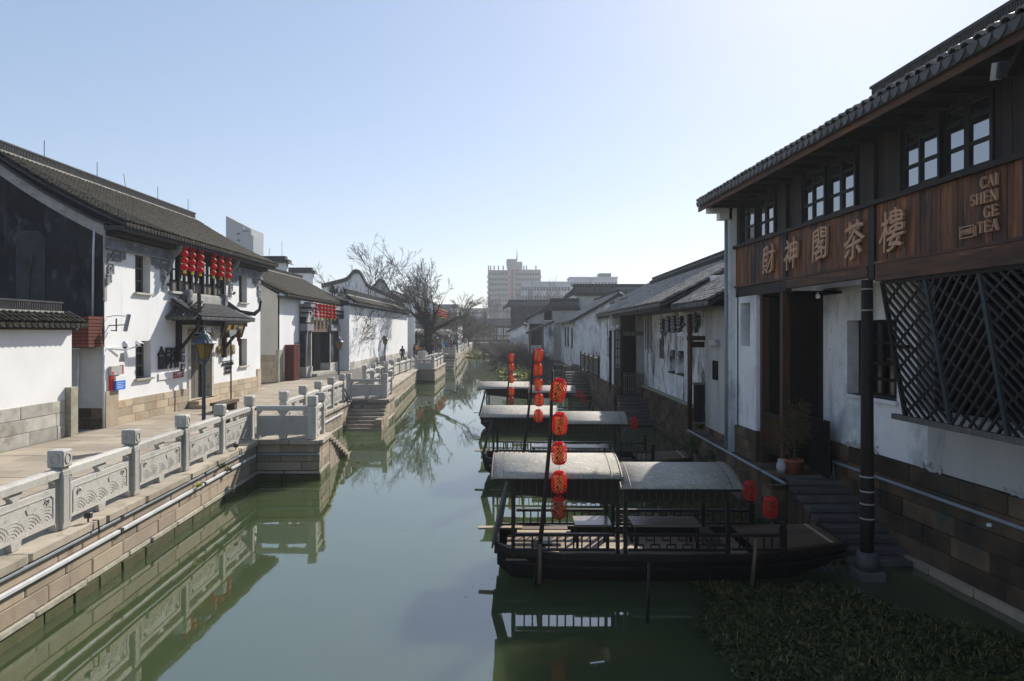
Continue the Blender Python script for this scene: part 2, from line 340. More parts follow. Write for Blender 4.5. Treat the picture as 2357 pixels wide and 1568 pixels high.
def tile_roof(parent, A, Bp, up, run, rise, mat='tile', col=.21, expo=.13, curve=.25, parts=300, eave=True, pans=True, lift=.03, slab='ridge_tile', drip='tile', seg=4):
    """A, Bp: eave end points; up: horizontal unit vector toward the ridge. Adds slab, cover tiles (largest ones as parts), pan tiles and drip tiles under parent"""
    A, Bp, up = Vector(A), Vector(Bp), Vector(up).normalized(); L = (Bp - A).length; u = (Bp - A) / L
    zf = lambda t: rise * (t * (1 - curve) + curve * t * t)
    # slab
    mb = MB(); n = 6; vs = []
    for i in range(n + 1):
        t = i / n
        for s_ in (0, L):
            for dz in (0, -.09): vs.append(A + u * s_ + up * run * t + Vector((0, 0, zf(t) + dz)))
    fs = []
    for i in range(n):
        a = i * 4; b = a + 4
        fs += [(a, a + 2, b + 2, b), (a + 1, b + 1, b + 3, a + 3), (a, b, b + 1, a + 1), (a + 2, a + 3, b + 3, b + 2)]
    fs += [(0, 1, 3, 2), (n * 4, n * 4 + 2, n * 4 + 3, n * 4 + 1)]
    roof = mb.add(vs, fs).build('roof', slab, parent)
    nc = max(1, int(L / col)); cw = L / nc
    length = math.hypot(run, rise); nr = max(1, int(length / expo))
    r = cw * .40
    key = (round(cw, 3), mat, seg)
    tv, tf = arc_tile(r, expo * 1.35, seg)
    fr = []
    for j in range(nr):
        t = j / nr; dz = zf(min(1, t + 1e-3)) - zf(t); tg = (up * run * 1e-3 + Vector((0, 0, dz))).normalized(); nn = u.cross(tg).normalized()
        if nn.z < 0: nn = -nn
        base = A + up * run * t + Vector((0, 0, zf(t)))
        for i in range(nc): fr.append((base + u * ((i + .5) * cw + rng.uniform(-.008, .008)) + nn * (lift + rng.uniform(-.006, .01)), tg, nn, rng.uniform(-.05, .05)))
    fr.sort(key=lambda q: (q[0] - cam.location).length)
    np_ = min(parts, len(fr))
    if np_:
        if key not in TILES:
            me = bpy.data.meshes.new('roof_tile'); me.from_pydata([tuple(v) for v in tv], [], [tuple(int(i) for i in f) for f in tf]); me.materials.append(MATS[mat]); TILES[key] = me
        for p, tg, nn, rt in fr[:np_]:
            mm = Matrix((u, tg, nn)).transposed().to_4x4(); mm.translation = p
            link('roof_tile', TILES[key], roof, mm @ Matrix.Rotation(rt, 4, 'Z'))
    rest = fr[np_:]
    if rest:
        P = np.array([q[0] for q in rest]); T = np.array([q[1] for q in rest]); N = np.array([q[2] for q in rest]); U = np.array(u)
        rt = np.array([q[3] for q in rest])[:, None, None]
        lx = tv[None, :, 0:1] - rt * tv[None, :, 1:2]; ly = tv[None, :, 1:2] + rt * tv[None, :, 0:1]
        V = P[:, None, :] + lx * U + ly * T[:, None, :] + tv[None, :, 2:3] * N[:, None, :]
        Q = tf[None] + (np.arange(len(rest)) * len(tv))[:, None, None]
        o = link('roof_tile_field', np_mesh('roof_tile_field', V.reshape(-1, 3), Q.reshape(-1, 4), mat), roof); o['kind'] = 'stuff'
    if pans:
        pv, pf = arc_tile(cw * .42, expo * 1.35, 2, concave=True); pv[:, 2] += .045
        fr2 = []
        for j in range(nr):
            t = j / nr; dz = zf(min(1, t + 1e-3)) - zf(t); tg = (up * run * 1e-3 + Vector((0, 0, dz))).normalized(); nn = u.cross(tg).normalized()
            if nn.z < 0: nn = -nn
            base = A + up * run * t + Vector((0, 0, zf(t)))
            for i in range(nc + 1): fr2.append((base + u * (min(max(i * cw, .05), L - .05)), tg, nn))
        P = np.array([q[0] for q in fr2]); T = np.array([q[1] for q in fr2]); N = np.array([q[2] for q in fr2]); U = np.array(u)
        V = P[:, None, :] + pv[None, :, 0:1] * U + pv[None, :, 1:2] * T[:, None, :] + pv[None, :, 2:3] * N[:, None, :]
        Q = pf[None] + (np.arange(len(fr2)) * len(pv))[:, None, None]
        o = link('pan_tile_field', np_mesh('pan_tile_field', V.reshape(-1, 3), Q.reshape(-1, 4), 'pan_tile_shade'), roof); o['kind'] = 'stuff'
    if eave:
        k2 = ('drip', round(cw, 3), drip)
        if k2 not in TILES:
            w = cw * .46
            TILES[k2] = MB().prism([(-w, 0, .05), (-w * .9, 0, -.005), (-w * .5, 0, -.06), (0, 0, -.10), (w * .5, 0, -.06), (w * .9, 0, -.005), (w, 0, .05)], (0, .02, 0)).mesh('eave_tile', drip)
            TILES[('cap', round(cw, 3), drip)] = MB().lathe([(cw * .36, 0), (cw * .40, .01), (cw * .40, .05)], 10).mesh('eave_cap', drip)
        for i in range(nc + 1):
            p = A + u * min(max(i * cw, .06), L - .06) - up * .02
            mm = Matrix((u, up, Vector((0, 0, 1)))).transposed().to_4x4(); mm.translation = p
            link('eave_tile', TILES[k2], roof, mm @ Matrix.Rotation(rng.uniform(-.05, .05), 4, 'X'))
    return roof
def ridge(parent, p, q, h=.38, w=.2, caps=True, base=True, mat='ridge_tile', name='ridge'):
    """roof ridge: lime bed, course of upright tiles, cap"""
    p, q = Vector(p), Vector(q); d = (q - p).normalized()
    z = Vector((0, 0, 1))
    mb = MB()
    L = (q - p).length; n = int(L / .075)
    o = MB().beam(p + z * (h * .55), q + z * (h * .55), w * .62, h * .78).build(name, mat, parent)
    if base: MB().beam(p + z * .06, q + z * .06, w * 1.5, .15).build('ridge_bed', 'lime', o)
    MB().beam(p - d * .05 + z * (h * .97), q + d * .05 + z * (h * .97), w * 1.05, h * .13).build('ridge_cap', mat, o)
    m2 = MB()
    for i in range(n):
        c = p + d * (i + .5) * L / n; m2.beam(c + z * h * .2, c + z * h * .9, w * .9, .035)
    m2.build('upright_tile_course', mat, o, kind='stuff')
    return o
def text_mesh(s, size, depth, mat, bold=0.):
    cu = bpy.data.curves.new('lettering', 'FONT'); cu.body = s; cu.size = size; cu.extrude = depth / 2; cu.offset = bold; cu.resolution_u = 3
    cu.align_x = 'CENTER'; cu.align_y = 'CENTER'
    o = bpy.data.objects.new('lettering', cu); C.objects.link(o)
    dg = bpy.context.evaluated_depsgraph_get(); me = bpy.data.meshes.new_from_object(o.evaluated_get(dg))
    bpy.data.objects.remove(o); me.materials.clear(); me.materials.append(MATS[mat]); return me
def frame_mtx(p, right, up):
    right, up = Vector(right).normalized(), Vector(up).normalized(); mm = Matrix((right, up, right.cross(up))).transposed().to_4x4(); mm.translation = p; return mm
def lettering(s, p, right, up, size, depth, mat, parent, bold=0., sx=1., name='lettering'):
    me = text_mesh(s, size, depth, mat, bold)
    if name == 'character' and len(s) == 1:
        for v in me.vertices:
            x, y = v.co.x / size, v.co.y / size
            v.co.x += size * (.03 * math.sin(7 * y + 2 * x) + .05 * y); v.co.y += size * (.035 * math.sin(6 * x + 3 * y) + .07 * x)
    return link(name, me, parent, frame_mtx(p, right, up) @ Matrix.Diagonal((sx, 1, 1, 1)))
def copy_tree(o, parent=None):
    c = o.copy(); C.objects.link(c); c.parent = parent
    for ch in o.children: copy_tree(ch, c)
    return c
# ------------------------------------------------------------------ the setting: water, banks
ZB = 1.25                                                     # walkway level above the water
def e1(Y): return -7.22 - .05 * (Y - 9.64)
def slab(name, pts, z0, z1, mat): return struct(MB().prism([(x, y, z0) for x, y in pts], (0, 0, z1 - z0)).build(name, mat))
struct(MB().add([(-900, -60, -1.6), (900, -60, -1.6), (900, 1800, -1.6), (-900, 1800, -1.6)], [(0, 1, 2, 3)]).build('ground', 'ground'))
struct(MB().box((-60, -60, -1.45), (60, 260, 0)).build('canal_water', 'water'))
LB = [(-6.9, -60), (e1(-20) - .22, -20), (e1(21) - .22, 21.02), (-6.12, 21.02), (-6.2, 22.3), (-7.72, 22.3), (-8.0, 32.8), (-6.4, 33.3), (-6.5, 36), (-7.2, 36), (-8.7, 60.7), (-7.1, 60.7), (-7.3, 72), (-8.6, 72), (-8.6, 84.3), (-7.1, 84.3), (-12.2, 205), (-900, 205), (-900, -60)]
slab('left_bank', LB, -1.5, ZB - .04, 'paving_base')
RB = [(9.5, -60), (8.0, 16.2), (6.25, 16.2), (6.25, 23.4), (7.1, 23.5), (7.1, 36.2), (5.55, 36.2), (5.55, 42), (5.7, 60), (5.7, 80), (2.3, 80), (1.8, 100), (-1.2, 130), (-4.6, 205), (900, 205), (900, -60)]
slab('right_bank', RB, -1.5, 1.1, 'paving_base')
slab('far_bank', [(-900, 205), (900, 205), (900, 1800), (-900, 1800)], -1.5, 1.2, 'ground')

# paving of the walkway: separate slabs near, plain sheet beyond
pave = struct(MB().add([(-14, 3, ZB - .012), (-7.9, 3, ZB - .012), (-8.3, 60, ZB - .012), (-14.5, 60, ZB - .012)], [(0, 1, 2, 3)]).build('walkway', 'mortar'))
y = 5.0
while y < 46:
    d = rng.uniform(.55, .75); x = -13.9 - (1.2 if y > 38 else 0) - rng.random()
    xe = e1(y) - .95
    while x < xe - .1:
        w = rng.uniform(1.3, 2.3); e = min(x + w, xe)
        if e > -13.9 - (1.2 if y > 38 else 0):
            b = max(x, -13.88 - (1.2 if y > 38 else 0))
            if e - b > .1: block('paving_slab', 'paving', pave, ((b + e) / 2, y + d / 2, ZB - .04 + rng.uniform(-.004, .004)), (e - b - .014, d - .014, .08), 0, .008)
        x = e
    y += d

# ------------------------------------------------------------------ quay walls, left
def quay(label, loc, runs):
    t = thing('quay_wall', loc, label, 'quay wall')
    for (p0, p1, rows, near) in runs:
        masonry(t, p0, p1, -.02, [.22], 'algae_stone', .5, .7, 1.4, proud=.05, joint=.02)
        masonry(t, p0, p1, .20, [.11], 'footing', .46, .8, 1.5, proud=.06, name='footing_stone', joint=.03)
        masonry(t, p0, p1, .31, rows, 'stone_block', .38, .8, 1.7)
        P0, P1 = Vector((*p0, 0)), Vector((*p1, 0)); d = (P1 - P0).normalized(); n = Vector((d.y, -d.x, 0))
        masonry(t, tuple((P0 + n * .09)[:2]), tuple((P1 + n * .09)[:2]), .31 + sum(rows), [ZB - .31 - sum(rows)], 'coping', .95, 1.2, 2.2, name='coping_stone', joint=.016)
    return t
Q1 = quay('long quay wall of tan stone blocks under the carved railing, at the left edge', (e1(12), 12, 0),
     [((e1(1), 1), (e1(20.8), 20.8), [.27, .27, .26], 1)])
Q2 = quay('stone platform jutting into the canal with a shaded front face', (-6, 20.8, 0),
     [((e1(20.8) , 20.8), (-5.87, 20.8), [.27, .27, .26], 1), ((-5.87, 20.8), (-6.0, 22.4), [.27, .27, .26], 1)])
# flight of steps behind the first platform, going down away from the camera
st = thing('stone_stairs', (-6.7, 22.4, 0), 'stone steps going down to the water behind the first platform', 'stairs', 'stairs')
for i in range(8):
    zt = ZB - .14 * (i + 1); masonry(st, (-6.0 - .02 * i, 22.42 + i * .33), (-6.0 - .02 * i, 22.42 + (i + 1) * .33), -.1, [zt + .1 - .14], 'stone_block', 1.55, .2, .5)
    block('step', 'stone_block', st, (-6.78, 22.58 + i * .33, zt - .07), (1.66, .36, .14))
Q3 = quay('quay wall of tan stone between the first and second platform', (-7.6, 25, 0), [((-7.5, 22.4), (-7.78, 32.9), [.27, .27, .26], 1)])
st = thing('stone_stairs', (-7, 31.3, 0), 'broad stone steps with dark risers going down toward the camera below the second platform', 'stairs', 'stairs')
for i in range(8):
    zt = .1 + i * .145; block('step', 'coping', st, (-7.05, 32.3 + i * .13 + .1, zt - .06), (2.05 - .02 * i, 2.0 - i * .26 + .1, .12), 0, .01)
    block('riser', 'stone_dark', st, (-7.05, 32.4 + i * .13, zt - .18), (1.98 - .02 * i, 1.9 - i * .26, .14), 0, .01)
masonry(st, (-6.0, 31.35), (-6.03, 33.3), -.1, [.3, .3], 'stone_block', .3, .4, .8)
Q4 = quay('second stone platform at the head of the broad steps', (-6.2, 34, 0), [((-8.0, 33.2), (-6.08, 33.2), [.27, .27, .26], 1), ((-6.08, 33.2), (-6.2, 36.1), [.27, .27, .26], 1)])
Q5 = quay('rough quay wall with ledges below the brushwood fence', (-8, 48, 0), [((-6.9, 36.1), (-8.4, 60.4), [.27, .27, .26], 1)])
Q6 = quay('third stone platform jutting out by the white robed figures', (-7, 62, 0), [((-8.5, 60.4), (-6.85, 60.4), [.4, .4], 0), ((-6.85, 60.4), (-7.05, 72), [.4, .4], 0)])
Q7 = quay('far quay wall leading to the covered bridge', (-9, 120, 0), [((-8.3, 72), (-8.3, 84), [.4, .4], 0), ((-6.85, 84), (-11.9, 204), [.4, .4], 0)])
struct(B('raised_landing', 'paving', None, (-9.6, 84.1, ZB), (-6.95, 95, 1.72)))
st = thing('stone_stairs', (-7.6, 82, 0), 'narrow far steps below the people leaning on the railing', 'stairs', 'stairs')
for i in range(10): block('step', 'stone_pale', st, (-7.65, 82.5 + i * .16, .1 + i * .17), (1.45, 3.4 - i * .32, .07), 0, .01); block('riser', 'stone_dark', st, (-7.65, 82.6 + i * .16, .01 + i * .17), (1.4, 3.3 - i * .32, .13), 0, .01)
# pipes on the near quay
def duct(name, a, b, w, h, mat, label):
    a, b = Vector(a), Vector(b); n = max(1, int((b - a).length / 3.9)); t = thing(name, a, label, 'duct')
    for i in range(n): MB().beam(a.lerp(b, i / n), a.lerp(b, (i + 1) / n - .004), w, h).build('duct_length', mat, t, bevel=.006)
    for i in range(1, n): MB().beam(a.lerp(b, i / n - .003), a.lerp(b, i / n + .003), w + .012, h + .012).build('clip', 'black_metal', t)
    return t
def pipe(name, pts, r, mat, label, n=8):
    o = MB().tube(pts, r, n).build(name, mat, smooth=True); return tag(o, label, 'pipe')
duct('white_duct', (e1(5) + .045, 5, .82), (e1(20.6) + .045, 20.6, .82), .06, .06, 'pipe_white', 'long white pipe fixed along the near quay wall on the left')
duct('cable_duct', (e1(5) + .05, 5, 1.06), (e1(20.6) + .05, 20.6, 1.06), .05, .045, 'pipe_grey', 'thin grey cable duct under the coping of the near quay')
duct('white_duct', (e1(20.8) + .2, 20.75, .82), (-5.85, 20.75, .82), .06, .06, 'pipe_grey', 'short pale pipe across the shaded front of the first platform')
duct('white_duct', (-7.44, 23.2, .85), (-7.7, 31, .85), .06, .07, 'pipe_white', 'white pipe along the quay between the first and second platform')

# ------------------------------------------------------------------ carved granite railings
def rail_protos():
    mb = MB(); mb.box((-.12, -.12, 0), (.12, .12, .98)); mb.box((-.10, -.10, .98), (.10, .10, 1.03)); post = mb.mesh('post', 'granite', bevel=.012)
    head = MB().box((-.135, -.135, 1.03), (.135, .135, 1.32)).mesh('post_head', 'granite', bevel=.02)
    ring = MB()
    for sgn in (0, 1):
        for k in range(8):
            a0, a1 = math.pi * 2 * (k + .5) / 8, math.pi * 2 * (k + 1.5) / 8
            p = [(math.cos(a) * .075, math.sin(a) * .085 + 1.175) for a in (a0, a1)]
            ring.beam((p[0][0], -.137, p[0][1]), (p[1][0], -.137, p[1][1]), .02, .018, (0, 1, 0)) if not sgn else ring.beam((-.137, p[0][0], p[0][1]), (-.137, p[1][0], p[1][1]), .02, .018, (1, 0, 0))
    ring = ring.mesh('medallion', 'granite_carved')
    fr = MB()                                               # fine frame line on the post shaft
    for x in (-.085, .085): fr.box((x - .008, -.126, .1), (x + .008, -.118, .9))
    fr.box((-.085, -.126, .892), (.085, -.118, .908)); fr = fr.mesh('post_moulding', 'granite_carved')
    hand = MB().add([(x, y_, z) for x in (0, 1) for y_, z in ((-.085, .87), (.085, .87), (.085, .98), (.05, 1.015), (-.05, 1.015), (-.085, .98))],
                    [(0, 1, 2, 3, 4, 5), (11, 10, 9, 8, 7, 6)] + [(i, (i + 1) % 6, 6 + (i + 1) % 6, 6 + i) for i in range(6)]).mesh('handrail', 'granite')
    panel = MB().box((0, -.055, .13), (1, .055, .72)).mesh('panel', 'granite')
    return post, head, ring, fr, hand, panel
POST, HEAD, RING, PFR, HAND, PANEL = rail_protos()
VASE = MB().prism([(-.16, 0, .87), (-.13, 0, .80), (-.07, 0, .76), (-.06, 0, .70), (.06, 0, .70), (.07, 0, .76), (.13, 0, .80), (.16, 0, .87)], (0, .1, 0)).mesh('vase_block', 'granite')
HALF = MB().prism([(0, 0, .87), (0, 0, .70), (.06, 0, .70), (.07, 0, .76), (.12, 0, .80), (.15, 0, .87)], (0, .1, 0)).mesh('side_block', 'granite')
FOOT = MB().prism([(-.09, 0, 0), (.09, 0, 0), (.13, 0, .13), (-.13, 0, .13)], (0, .12, 0)).mesh('foot_block', 'granite')
FOOTE = MB().prism([(0, 0, 0), (.07, 0, 0), (.11, 0, .13), (0, 0, .13)], (0, .12, 0)).mesh('foot_block', 'granite')
CARV = {}
def carving(W):
    k = round(W, 1)
    if k in CARV: return CARV[k]
    m = MB(); y_ = -.055; r2 = random.Random(3)
    x0, x1, z0, z1 = .16, W - .16, .20, .63
    for a, b in (((x0, z1 - .06), (x0, z0)), ((x0 + .06, z1), (x1 - .06, z1)), ((x1, z1 - .06), (x1, z0 + .05)), ((x0, z1 - .06), (x0 + .06, z1)), ((x1 - .06, z1), (x1, z1 - .06))):
        m.beam((a[0], y_ - .004, a[1]), (b[0], y_ - .004, b[1]), .018, .016, (0, 1, 0))
    def arc(cx, cz, r, a0, a1):
        pts = []
        for i in range(9):
            a = a0 + (a1 - a0) * i / 8; x, z = cx + r * math.cos(a), cz + r * .8 * math.sin(a)
            if x0 + .02 < x < x1 - .02 and z0 - .01 < z < z1 - .03: pts.append((x, y_ - .002, z))
        if len(pts) > 2: m.tube(pts, .0055, 4, False)
    for cx, cz in ((x0 + .12, z0 - .05), (x0 + .42, z0 + .0), (x0 + .78, z0 - .03), (x1 - .62, z0 + .0), (x1 - .22, z0 + .02)):
        for i in range(5): arc(cx, cz, .08 + i * .062, R(20), R(160))
    for cx, cz, s_ in ((x0 + .16, z1 - .11, 1), (x1 - .16, z1 - .09, -1)):       # curling motifs
        pts = [(cx + s_ * .06 * (1 - t / 9) * math.cos(t * .8), y_ - .008, cz + .065 * (1 - t / 12) * math.sin(t * .8)) for t in range(9)]
        m.tube(pts, [.018 - .0015 * t for t in range(9)], 5)
    m.prism([(W * .62, y_, .46), (W * .60, y_, .55), (W * .64, y_, .60), (W * .70, y_, .58), (W * .73, y_, .52), (W * .67, y_, .49)], (0, -.012, 0))
    CARV[k] = m.mesh('wave_carving', 'granite_carved'); return CARV[k]
def rail_run(pts, label, z=ZB, sc=1., carve=True, first=True, last=True, group='carved stone railings along the left bank'):
    pts = [Vector((*p, z)) for p in pts]
    t = thing('stone_railing', pts[0], label, 'railing', group)
    for i, p in enumerate(pts):
        q = pts[min(i + 1, len(pts) - 1)] - pts[max(i - 1, 0)] if len(pts) > 1 else Vector((0, 1, 0))
        a = math.atan2(q.y, q.x)
        if (i or first) and (i < len(pts) - 1 or last):
            mm = Matrix.Translation(p) @ Matrix.Rotation(a, 4, 'Z') @ Matrix.Scale(sc, 4)
            o = link('post', POST, t, mm); link('post_head', HEAD, t, mm)
            if carve: link('medallion', RING, t, mm); link('post_moulding', PFR, t, mm)
        if i < len(pts) - 1:
            d = pts[i + 1] - p; W = d.length - .24 * sc; d.normalize(); a = math.atan2(d.y, d.x)
            mm = Matrix.Translation(p + d * .12 * sc) @ Matrix.Rotation(a, 4, 'Z')
            link('handrail', HAND, t, mm @ Matrix.Diagonal((W, sc, sc, 1)))
            pn = link('panel', PANEL, t, mm @ Matrix.Diagonal((W, sc, sc, 1)))
            link('vase_block', VASE, t, mm @ Matrix.Translation((W / 2, -.05, 0)) @ Matrix.Scale(sc, 4))
            link('foot_block', FOOT, t, mm @ Matrix.Translation((W / 2, -.06, 0)) @ Matrix.Scale(sc, 4))
            for xx, sg in ((0, 1), (W, -1)):
                link('side_block', HALF, t, mm @ Matrix.Translation((xx, -.05, 0)) @ Matrix.Diagonal((sg * sc, sc, sc, 1)))
                link('foot_block', FOOTE, t, mm @ Matrix.Translation((xx, -.06, 0)) @ Matrix.Diagonal((sg * sc, sc, sc, 1)))
            if carve: link('carving', carving(W / sc), t, mm @ Matrix.Scale(sc, 4))
    return t
def r1(Y): return (-7.58 - .05 * (Y - 11.44), Y)
rail_run([r1(4.4), r1(6.75), r1(9.1), r1(11.44), r1(13.8), r1(16.2), r1(18.55), r1(20.95)], 'nearest carved granite railing with wave panels along the left quay')
rail_run([(-7.95, 20.98), (-6.12, 20.98)], 'shaded railing panel across the front of the first platform', first=False, carve=False)
rail_run([(-6.12, 21.0), (-6.22, 22.2)], 'short railing on the canal side of the first platform', first=False)
rail_run([(-7.55, 22.6), (-7.62, 24.9), (-7.72, 27.2), (-7.82, 29.5), (-7.92, 31.8)], 'sunlit railing between the first and second platform')
rail_run([(-8.1, 33.9), (-6.3, 33.9)], 'shaded railing at the head of the broad steps', sc=.92, carve=False)
rail_run([(-6.3, 33.9), (-6.42, 35.9)], 'short side railing on the second platform', sc=.92, first=False)
rail_run([(-7.45, 36.4), (-7.6, 38.8)], 'two posts with a rail just behind the second platform', sc=.92)
rail_run([(-8.2, 44.5), (-8.3, 47.3)], 'lone carved panel right of the brushwood fence', sc=.95)
rail_run([(-8.9, 41.2), (-8.85, 43.6), (-8.8, 46.5), (-8.75, 49.5), (-8.7, 52.5), (-8.68, 55.5), (-8.75, 58.4)], 'row of pale posts and rails leading to the third platform', sc=.95)
rail_run([(-8.55, 60.9), (-7.05, 60.9)], 'shaded railing across the front of the third platform', z=ZB - .22, sc=1.0, carve=False)
rail_run([(-7.05, 60.9), (-7.12, 64.4), (-7.2, 68), (-7.25, 71.5)], 'railing on the canal side of the third platform', z=ZB - .22, first=False)
rail_run([(-9.0, 66), (-8.9, 71), (-8.75, 76), (-8.7, 80)], 'railing behind the third platform by the dark tree', z=ZB - .2)
rail_run([(-7.1, 84.5), (-7.2, 90), (-7.3, 96), (-7.55, 101), (-7.8, 107), (-8.1, 114), (-8.5, 122), (-8.9, 132), (-9.5, 145), (-10.2, 160)], 'farthest railing running toward the covered bridge', z=ZB + .3, carve=False)
rail_run([(-8.5, 84.6), (-7.1, 84.6)], 'railing where people lean, above the far steps', z=1.7, sc=.85, carve=False, last=False, first=True)
# small floodlights on the coping
for Y_, w in ((11.8, 'nearest'), (19.0, 'last')):
    x_ = e1(Y_) + .02; t = thing('floodlight', (x_, Y_, ZB), 'small black floodlight on the coping by the %s railing post' % ('first full' if w == 'nearest' else 'fourth'), 'floodlight')
    MB().beam((x_ - .02, Y_, ZB + .07), (x_ - .02, Y_ + .01, ZB + .17), .11, .09).build('housing', 'black_metal', t, bevel=.01)
    MB().tube([(x_ - .02, Y_, ZB), (x_ - .02, Y_, ZB + .08)], .015, 6).build('bracket', 'black_metal', t)
    MB().tube([(x_ + .03, Y_ + .05, ZB + .02), (x_ + .11, Y_ + .07, ZB + .02), (x_ + .125, Y_ + .08, ZB - .2)], .014, 5).build('cable', 'black_metal', t)
# grass tufts in the joints
def tuft(name, p, n, h, mat, label, cat='plant', spread=.08, seed=1):
    r2 = random.Random(seed); m = MB()
    for i in range(n):
        a = r2.uniform(0, 6.28); l = h * r2.uniform(.5, 1.1); o = Vector((math.cos(a), math.sin(a), 0)) * spread * r2.random()
        b = Vector(p) + o; tip = b + Vector((math.cos(a) * l * .5, math.sin(a) * l * .5, l * r2.uniform(.4, .9))); s_ = Vector((-math.sin(a), math.cos(a), 0)) * h * .09
        m.add([b - s_, b + s_, (b + tip) / 2 + s_ * .8 + Vector((0, 0, l * .12)), (b + tip) / 2 - s_ * .8 + Vector((0, 0, l * .12)), tip], [(0, 1, 2, 3), (3, 2, 4)])
    return tag(m.build(name, mat), label, cat)
for k, (Y_, z_, lab) in enumerate(((17.7, 1.02, 'green tuft growing under the coping near the fourth railing post'), (16.2, .86, 'yellow green tuft on the white pipe of the near quay'), (18.2, .84, 'small brown weed on the near quay wall'))):
    tuft('grass_tuft', (e1(Y_) + .1, Y_, z_), 26, .17, ('leaf', 'leaf_yellow', 'leaf_dry')[k], lab, seed=k)

# ------------------------------------------------------------------ garden wall with tiled coping (left edge)
WX = -14.0
gw = thing('garden_wall', (WX, 19, ZB), 'low white garden wall with grey tiled coping at the left edge', 'wall')
B('wall', 'plaster', gw, (WX - .35, 8, ZB), (WX, 21.7, 4.62))
masonry(gw, (WX + .03, 10), (WX + .03, 21.35), ZB - .02, [.40, .40, .38], 'stone_pale', .2, .8, 1.5, proud=.02)
block('corner_stone', 'stone_green', gw, (WX + .02, 21.55, ZB + .77), (.34, .36, 1.55), 0, .02)
MB().box((WX - .45, 8, 4.6), (WX + .12, 21.85, 4.72)).build('eave_course', 'ridge_tile', gw)
tile_roof(gw, (WX + .36, 10, 4.76), (WX + .36, 21.9, 4.76), (-1, 0, 0), .58, .34, mat='tile', col=.24, expo=.17, curve=0, parts=220)
ridge(gw, (WX - .2, 9, 5.04), (WX - .2, 21.4, 5.04), .42, .2)

# ------------------------------------------------------------------ big white house
HXF = -13.94; HY0, HY1 = 23.35, 37.8
def hy(x): return -HXF * F / (HX - x)
h1 = thing('white_house', (HXF, 30, ZB), 'large two storey white house with red lanterns and a dark stained gable', 'house')
def wall_open(parent, plane, a0, a1, z0, z1, holes, th, mat, axis='y', sgn=-1, name='wall'):
    """wall with openings: plane coordinate is the outer face; body goes sgn*th; axis is the run axis. holes: (a,b,zlo,zhi)"""
    m = MB(); cuts = sorted({a0, a1, *[h[0] for h in holes], *[h[1] for h in holes]})
    for i in range(len(cuts) - 1):
        a, b = cuts[i], cuts[i + 1]; mid = (a + b) / 2
        if mid < a0 or mid > a1: continue
        hs = sorted([h for h in holes if h[0] - 1e-6 <= mid <= h[1] + 1e-6], key=lambda h: h[2]); z = z0
        spans = []
        for h in hs:
            if h[2] > z: spans.append((z, h[2]))
            z = max(z, h[3])
        if z < z1: spans.append((z, z1))
        for s0, s1 in spans:
            if axis == 'y': m.box((plane, a, s0), (plane + sgn * th, b, s1))
            else: m.box((a, plane, s0), (b, plane + sgn * th, s1))
    bm = bmesh.new(); me = m.mesh(name, mat); bm.from_mesh(me)
    bmesh.ops.remove_doubles(bm, verts=bm.verts, dist=1e-4)
    # drop interior double faces
    seen = {}
    for f in bm.faces:
        k = tuple(round(c, 3) for c in f.calc_center_median()); seen.setdefault(k, []).append(f)
    bmesh.ops.delete(bm, geom=[f for v in seen.values() if len(v) > 1 for f in v], context='FACES_ONLY')
    bmesh.ops.recalc_face_normals(bm, faces=bm.faces); bm.to_mesh(me); bm.free()
    return link(name, me, parent)
wins = [(25.24, 26.3, 6.0, 7.44), (25.27, 26.35, 2.79, 4.19), (34.84, 35.9, 6.04, 7.47), (34.84, 35.9, 2.77, 4.17)]
bay = (27.75, 33.3, 6.2, 8.3); door = (29.5, 31.65, ZB, 4.5)
wall_open(h1, HXF, HY0, HY1, ZB, 8.3, wins + [bay, door], .45, 'plaster')
for k, (a, b, z0, z1) in enumerate(wins):
    w = thing_w = MB().box((HXF - .34, a, z0), (HXF - .40, b, z1)).build('window', 'glass_dark', h1)
    fm = MB()
    for yy in (a + .03, (a + b) / 2, b - .03): fm.box((HXF - .28, yy - .03, z0), (HXF - .34, yy + .03, z1))
    for zz in (z0 + .03, z0 + (z1 - z0) * .33, z0 + (z1 - z0) * .66, z1 - .03): fm.box((HXF - .285, a, zz - .025), (HXF - .335, b, zz + .025))
    fm.build('frame', 'grey_wood', w)
    B('sill', 'stone_pale', w, (HXF - .3, a - .08, z0 - .07), (HXF + .12, b + .08, z0))
# gable walls
zr, zeh, xr = 10.5, 8.25, -17.75
def gable(parent, y0, y1, mat, name='gable_wall'):
    pts = [(HXF - .02, 1.25), (HXF - .02, 8.2)]
    for i in range(1, 9):
        t = i / 8; pts.append((HXF - (HXF - xr) * t, 8.2 + 2.3 * (t * .78 + .22 * t * t)))
    pts += [(-21.6, 8.2), (-21.6, 1.25)]
    return MB().prism([(x, y0, z) for x, z in pts], (0, y1 - y0, 0)).build(name, mat, parent)
gable(h1, HY0 - .012, HY0 + .3, 'plaster_black'); gable(h1, HY1 - .3, HY1 + .012, 'plaster')
B('gable_base', 'door_grey', h1, (-16.6, HY0 - .04, ZB), (HXF - .02, HY0, 4.1))
masonry(h1, (-16.6, HY0 - .06), (HXF - .02, HY0 - .06), ZB - .02, [.35, .35], 'stone_dark', .06, .6, 1.0)
vb = MB()                                                # pale verge band following the gable
for i in range(10):
    t0, t1 = i / 10, (i + 1) / 10; f_ = lambda t: (HXF + .05 - (HXF + .05 - xr) * t, 8.12 + 2.3 * (t * .78 + .22 * t * t))
    (xa, za), (xb, zb_) = f_(t0), f_(t1); vb.prism([(xa, HY0 - .06, za - .34), (xb, HY0 - .06, zb_ - .34), (xb, HY0 - .06, zb_ + .05), (xa, HY0 - .06, za + .05)], (0, .06, 0))
vb.build('verge_band', 'lime', h1)
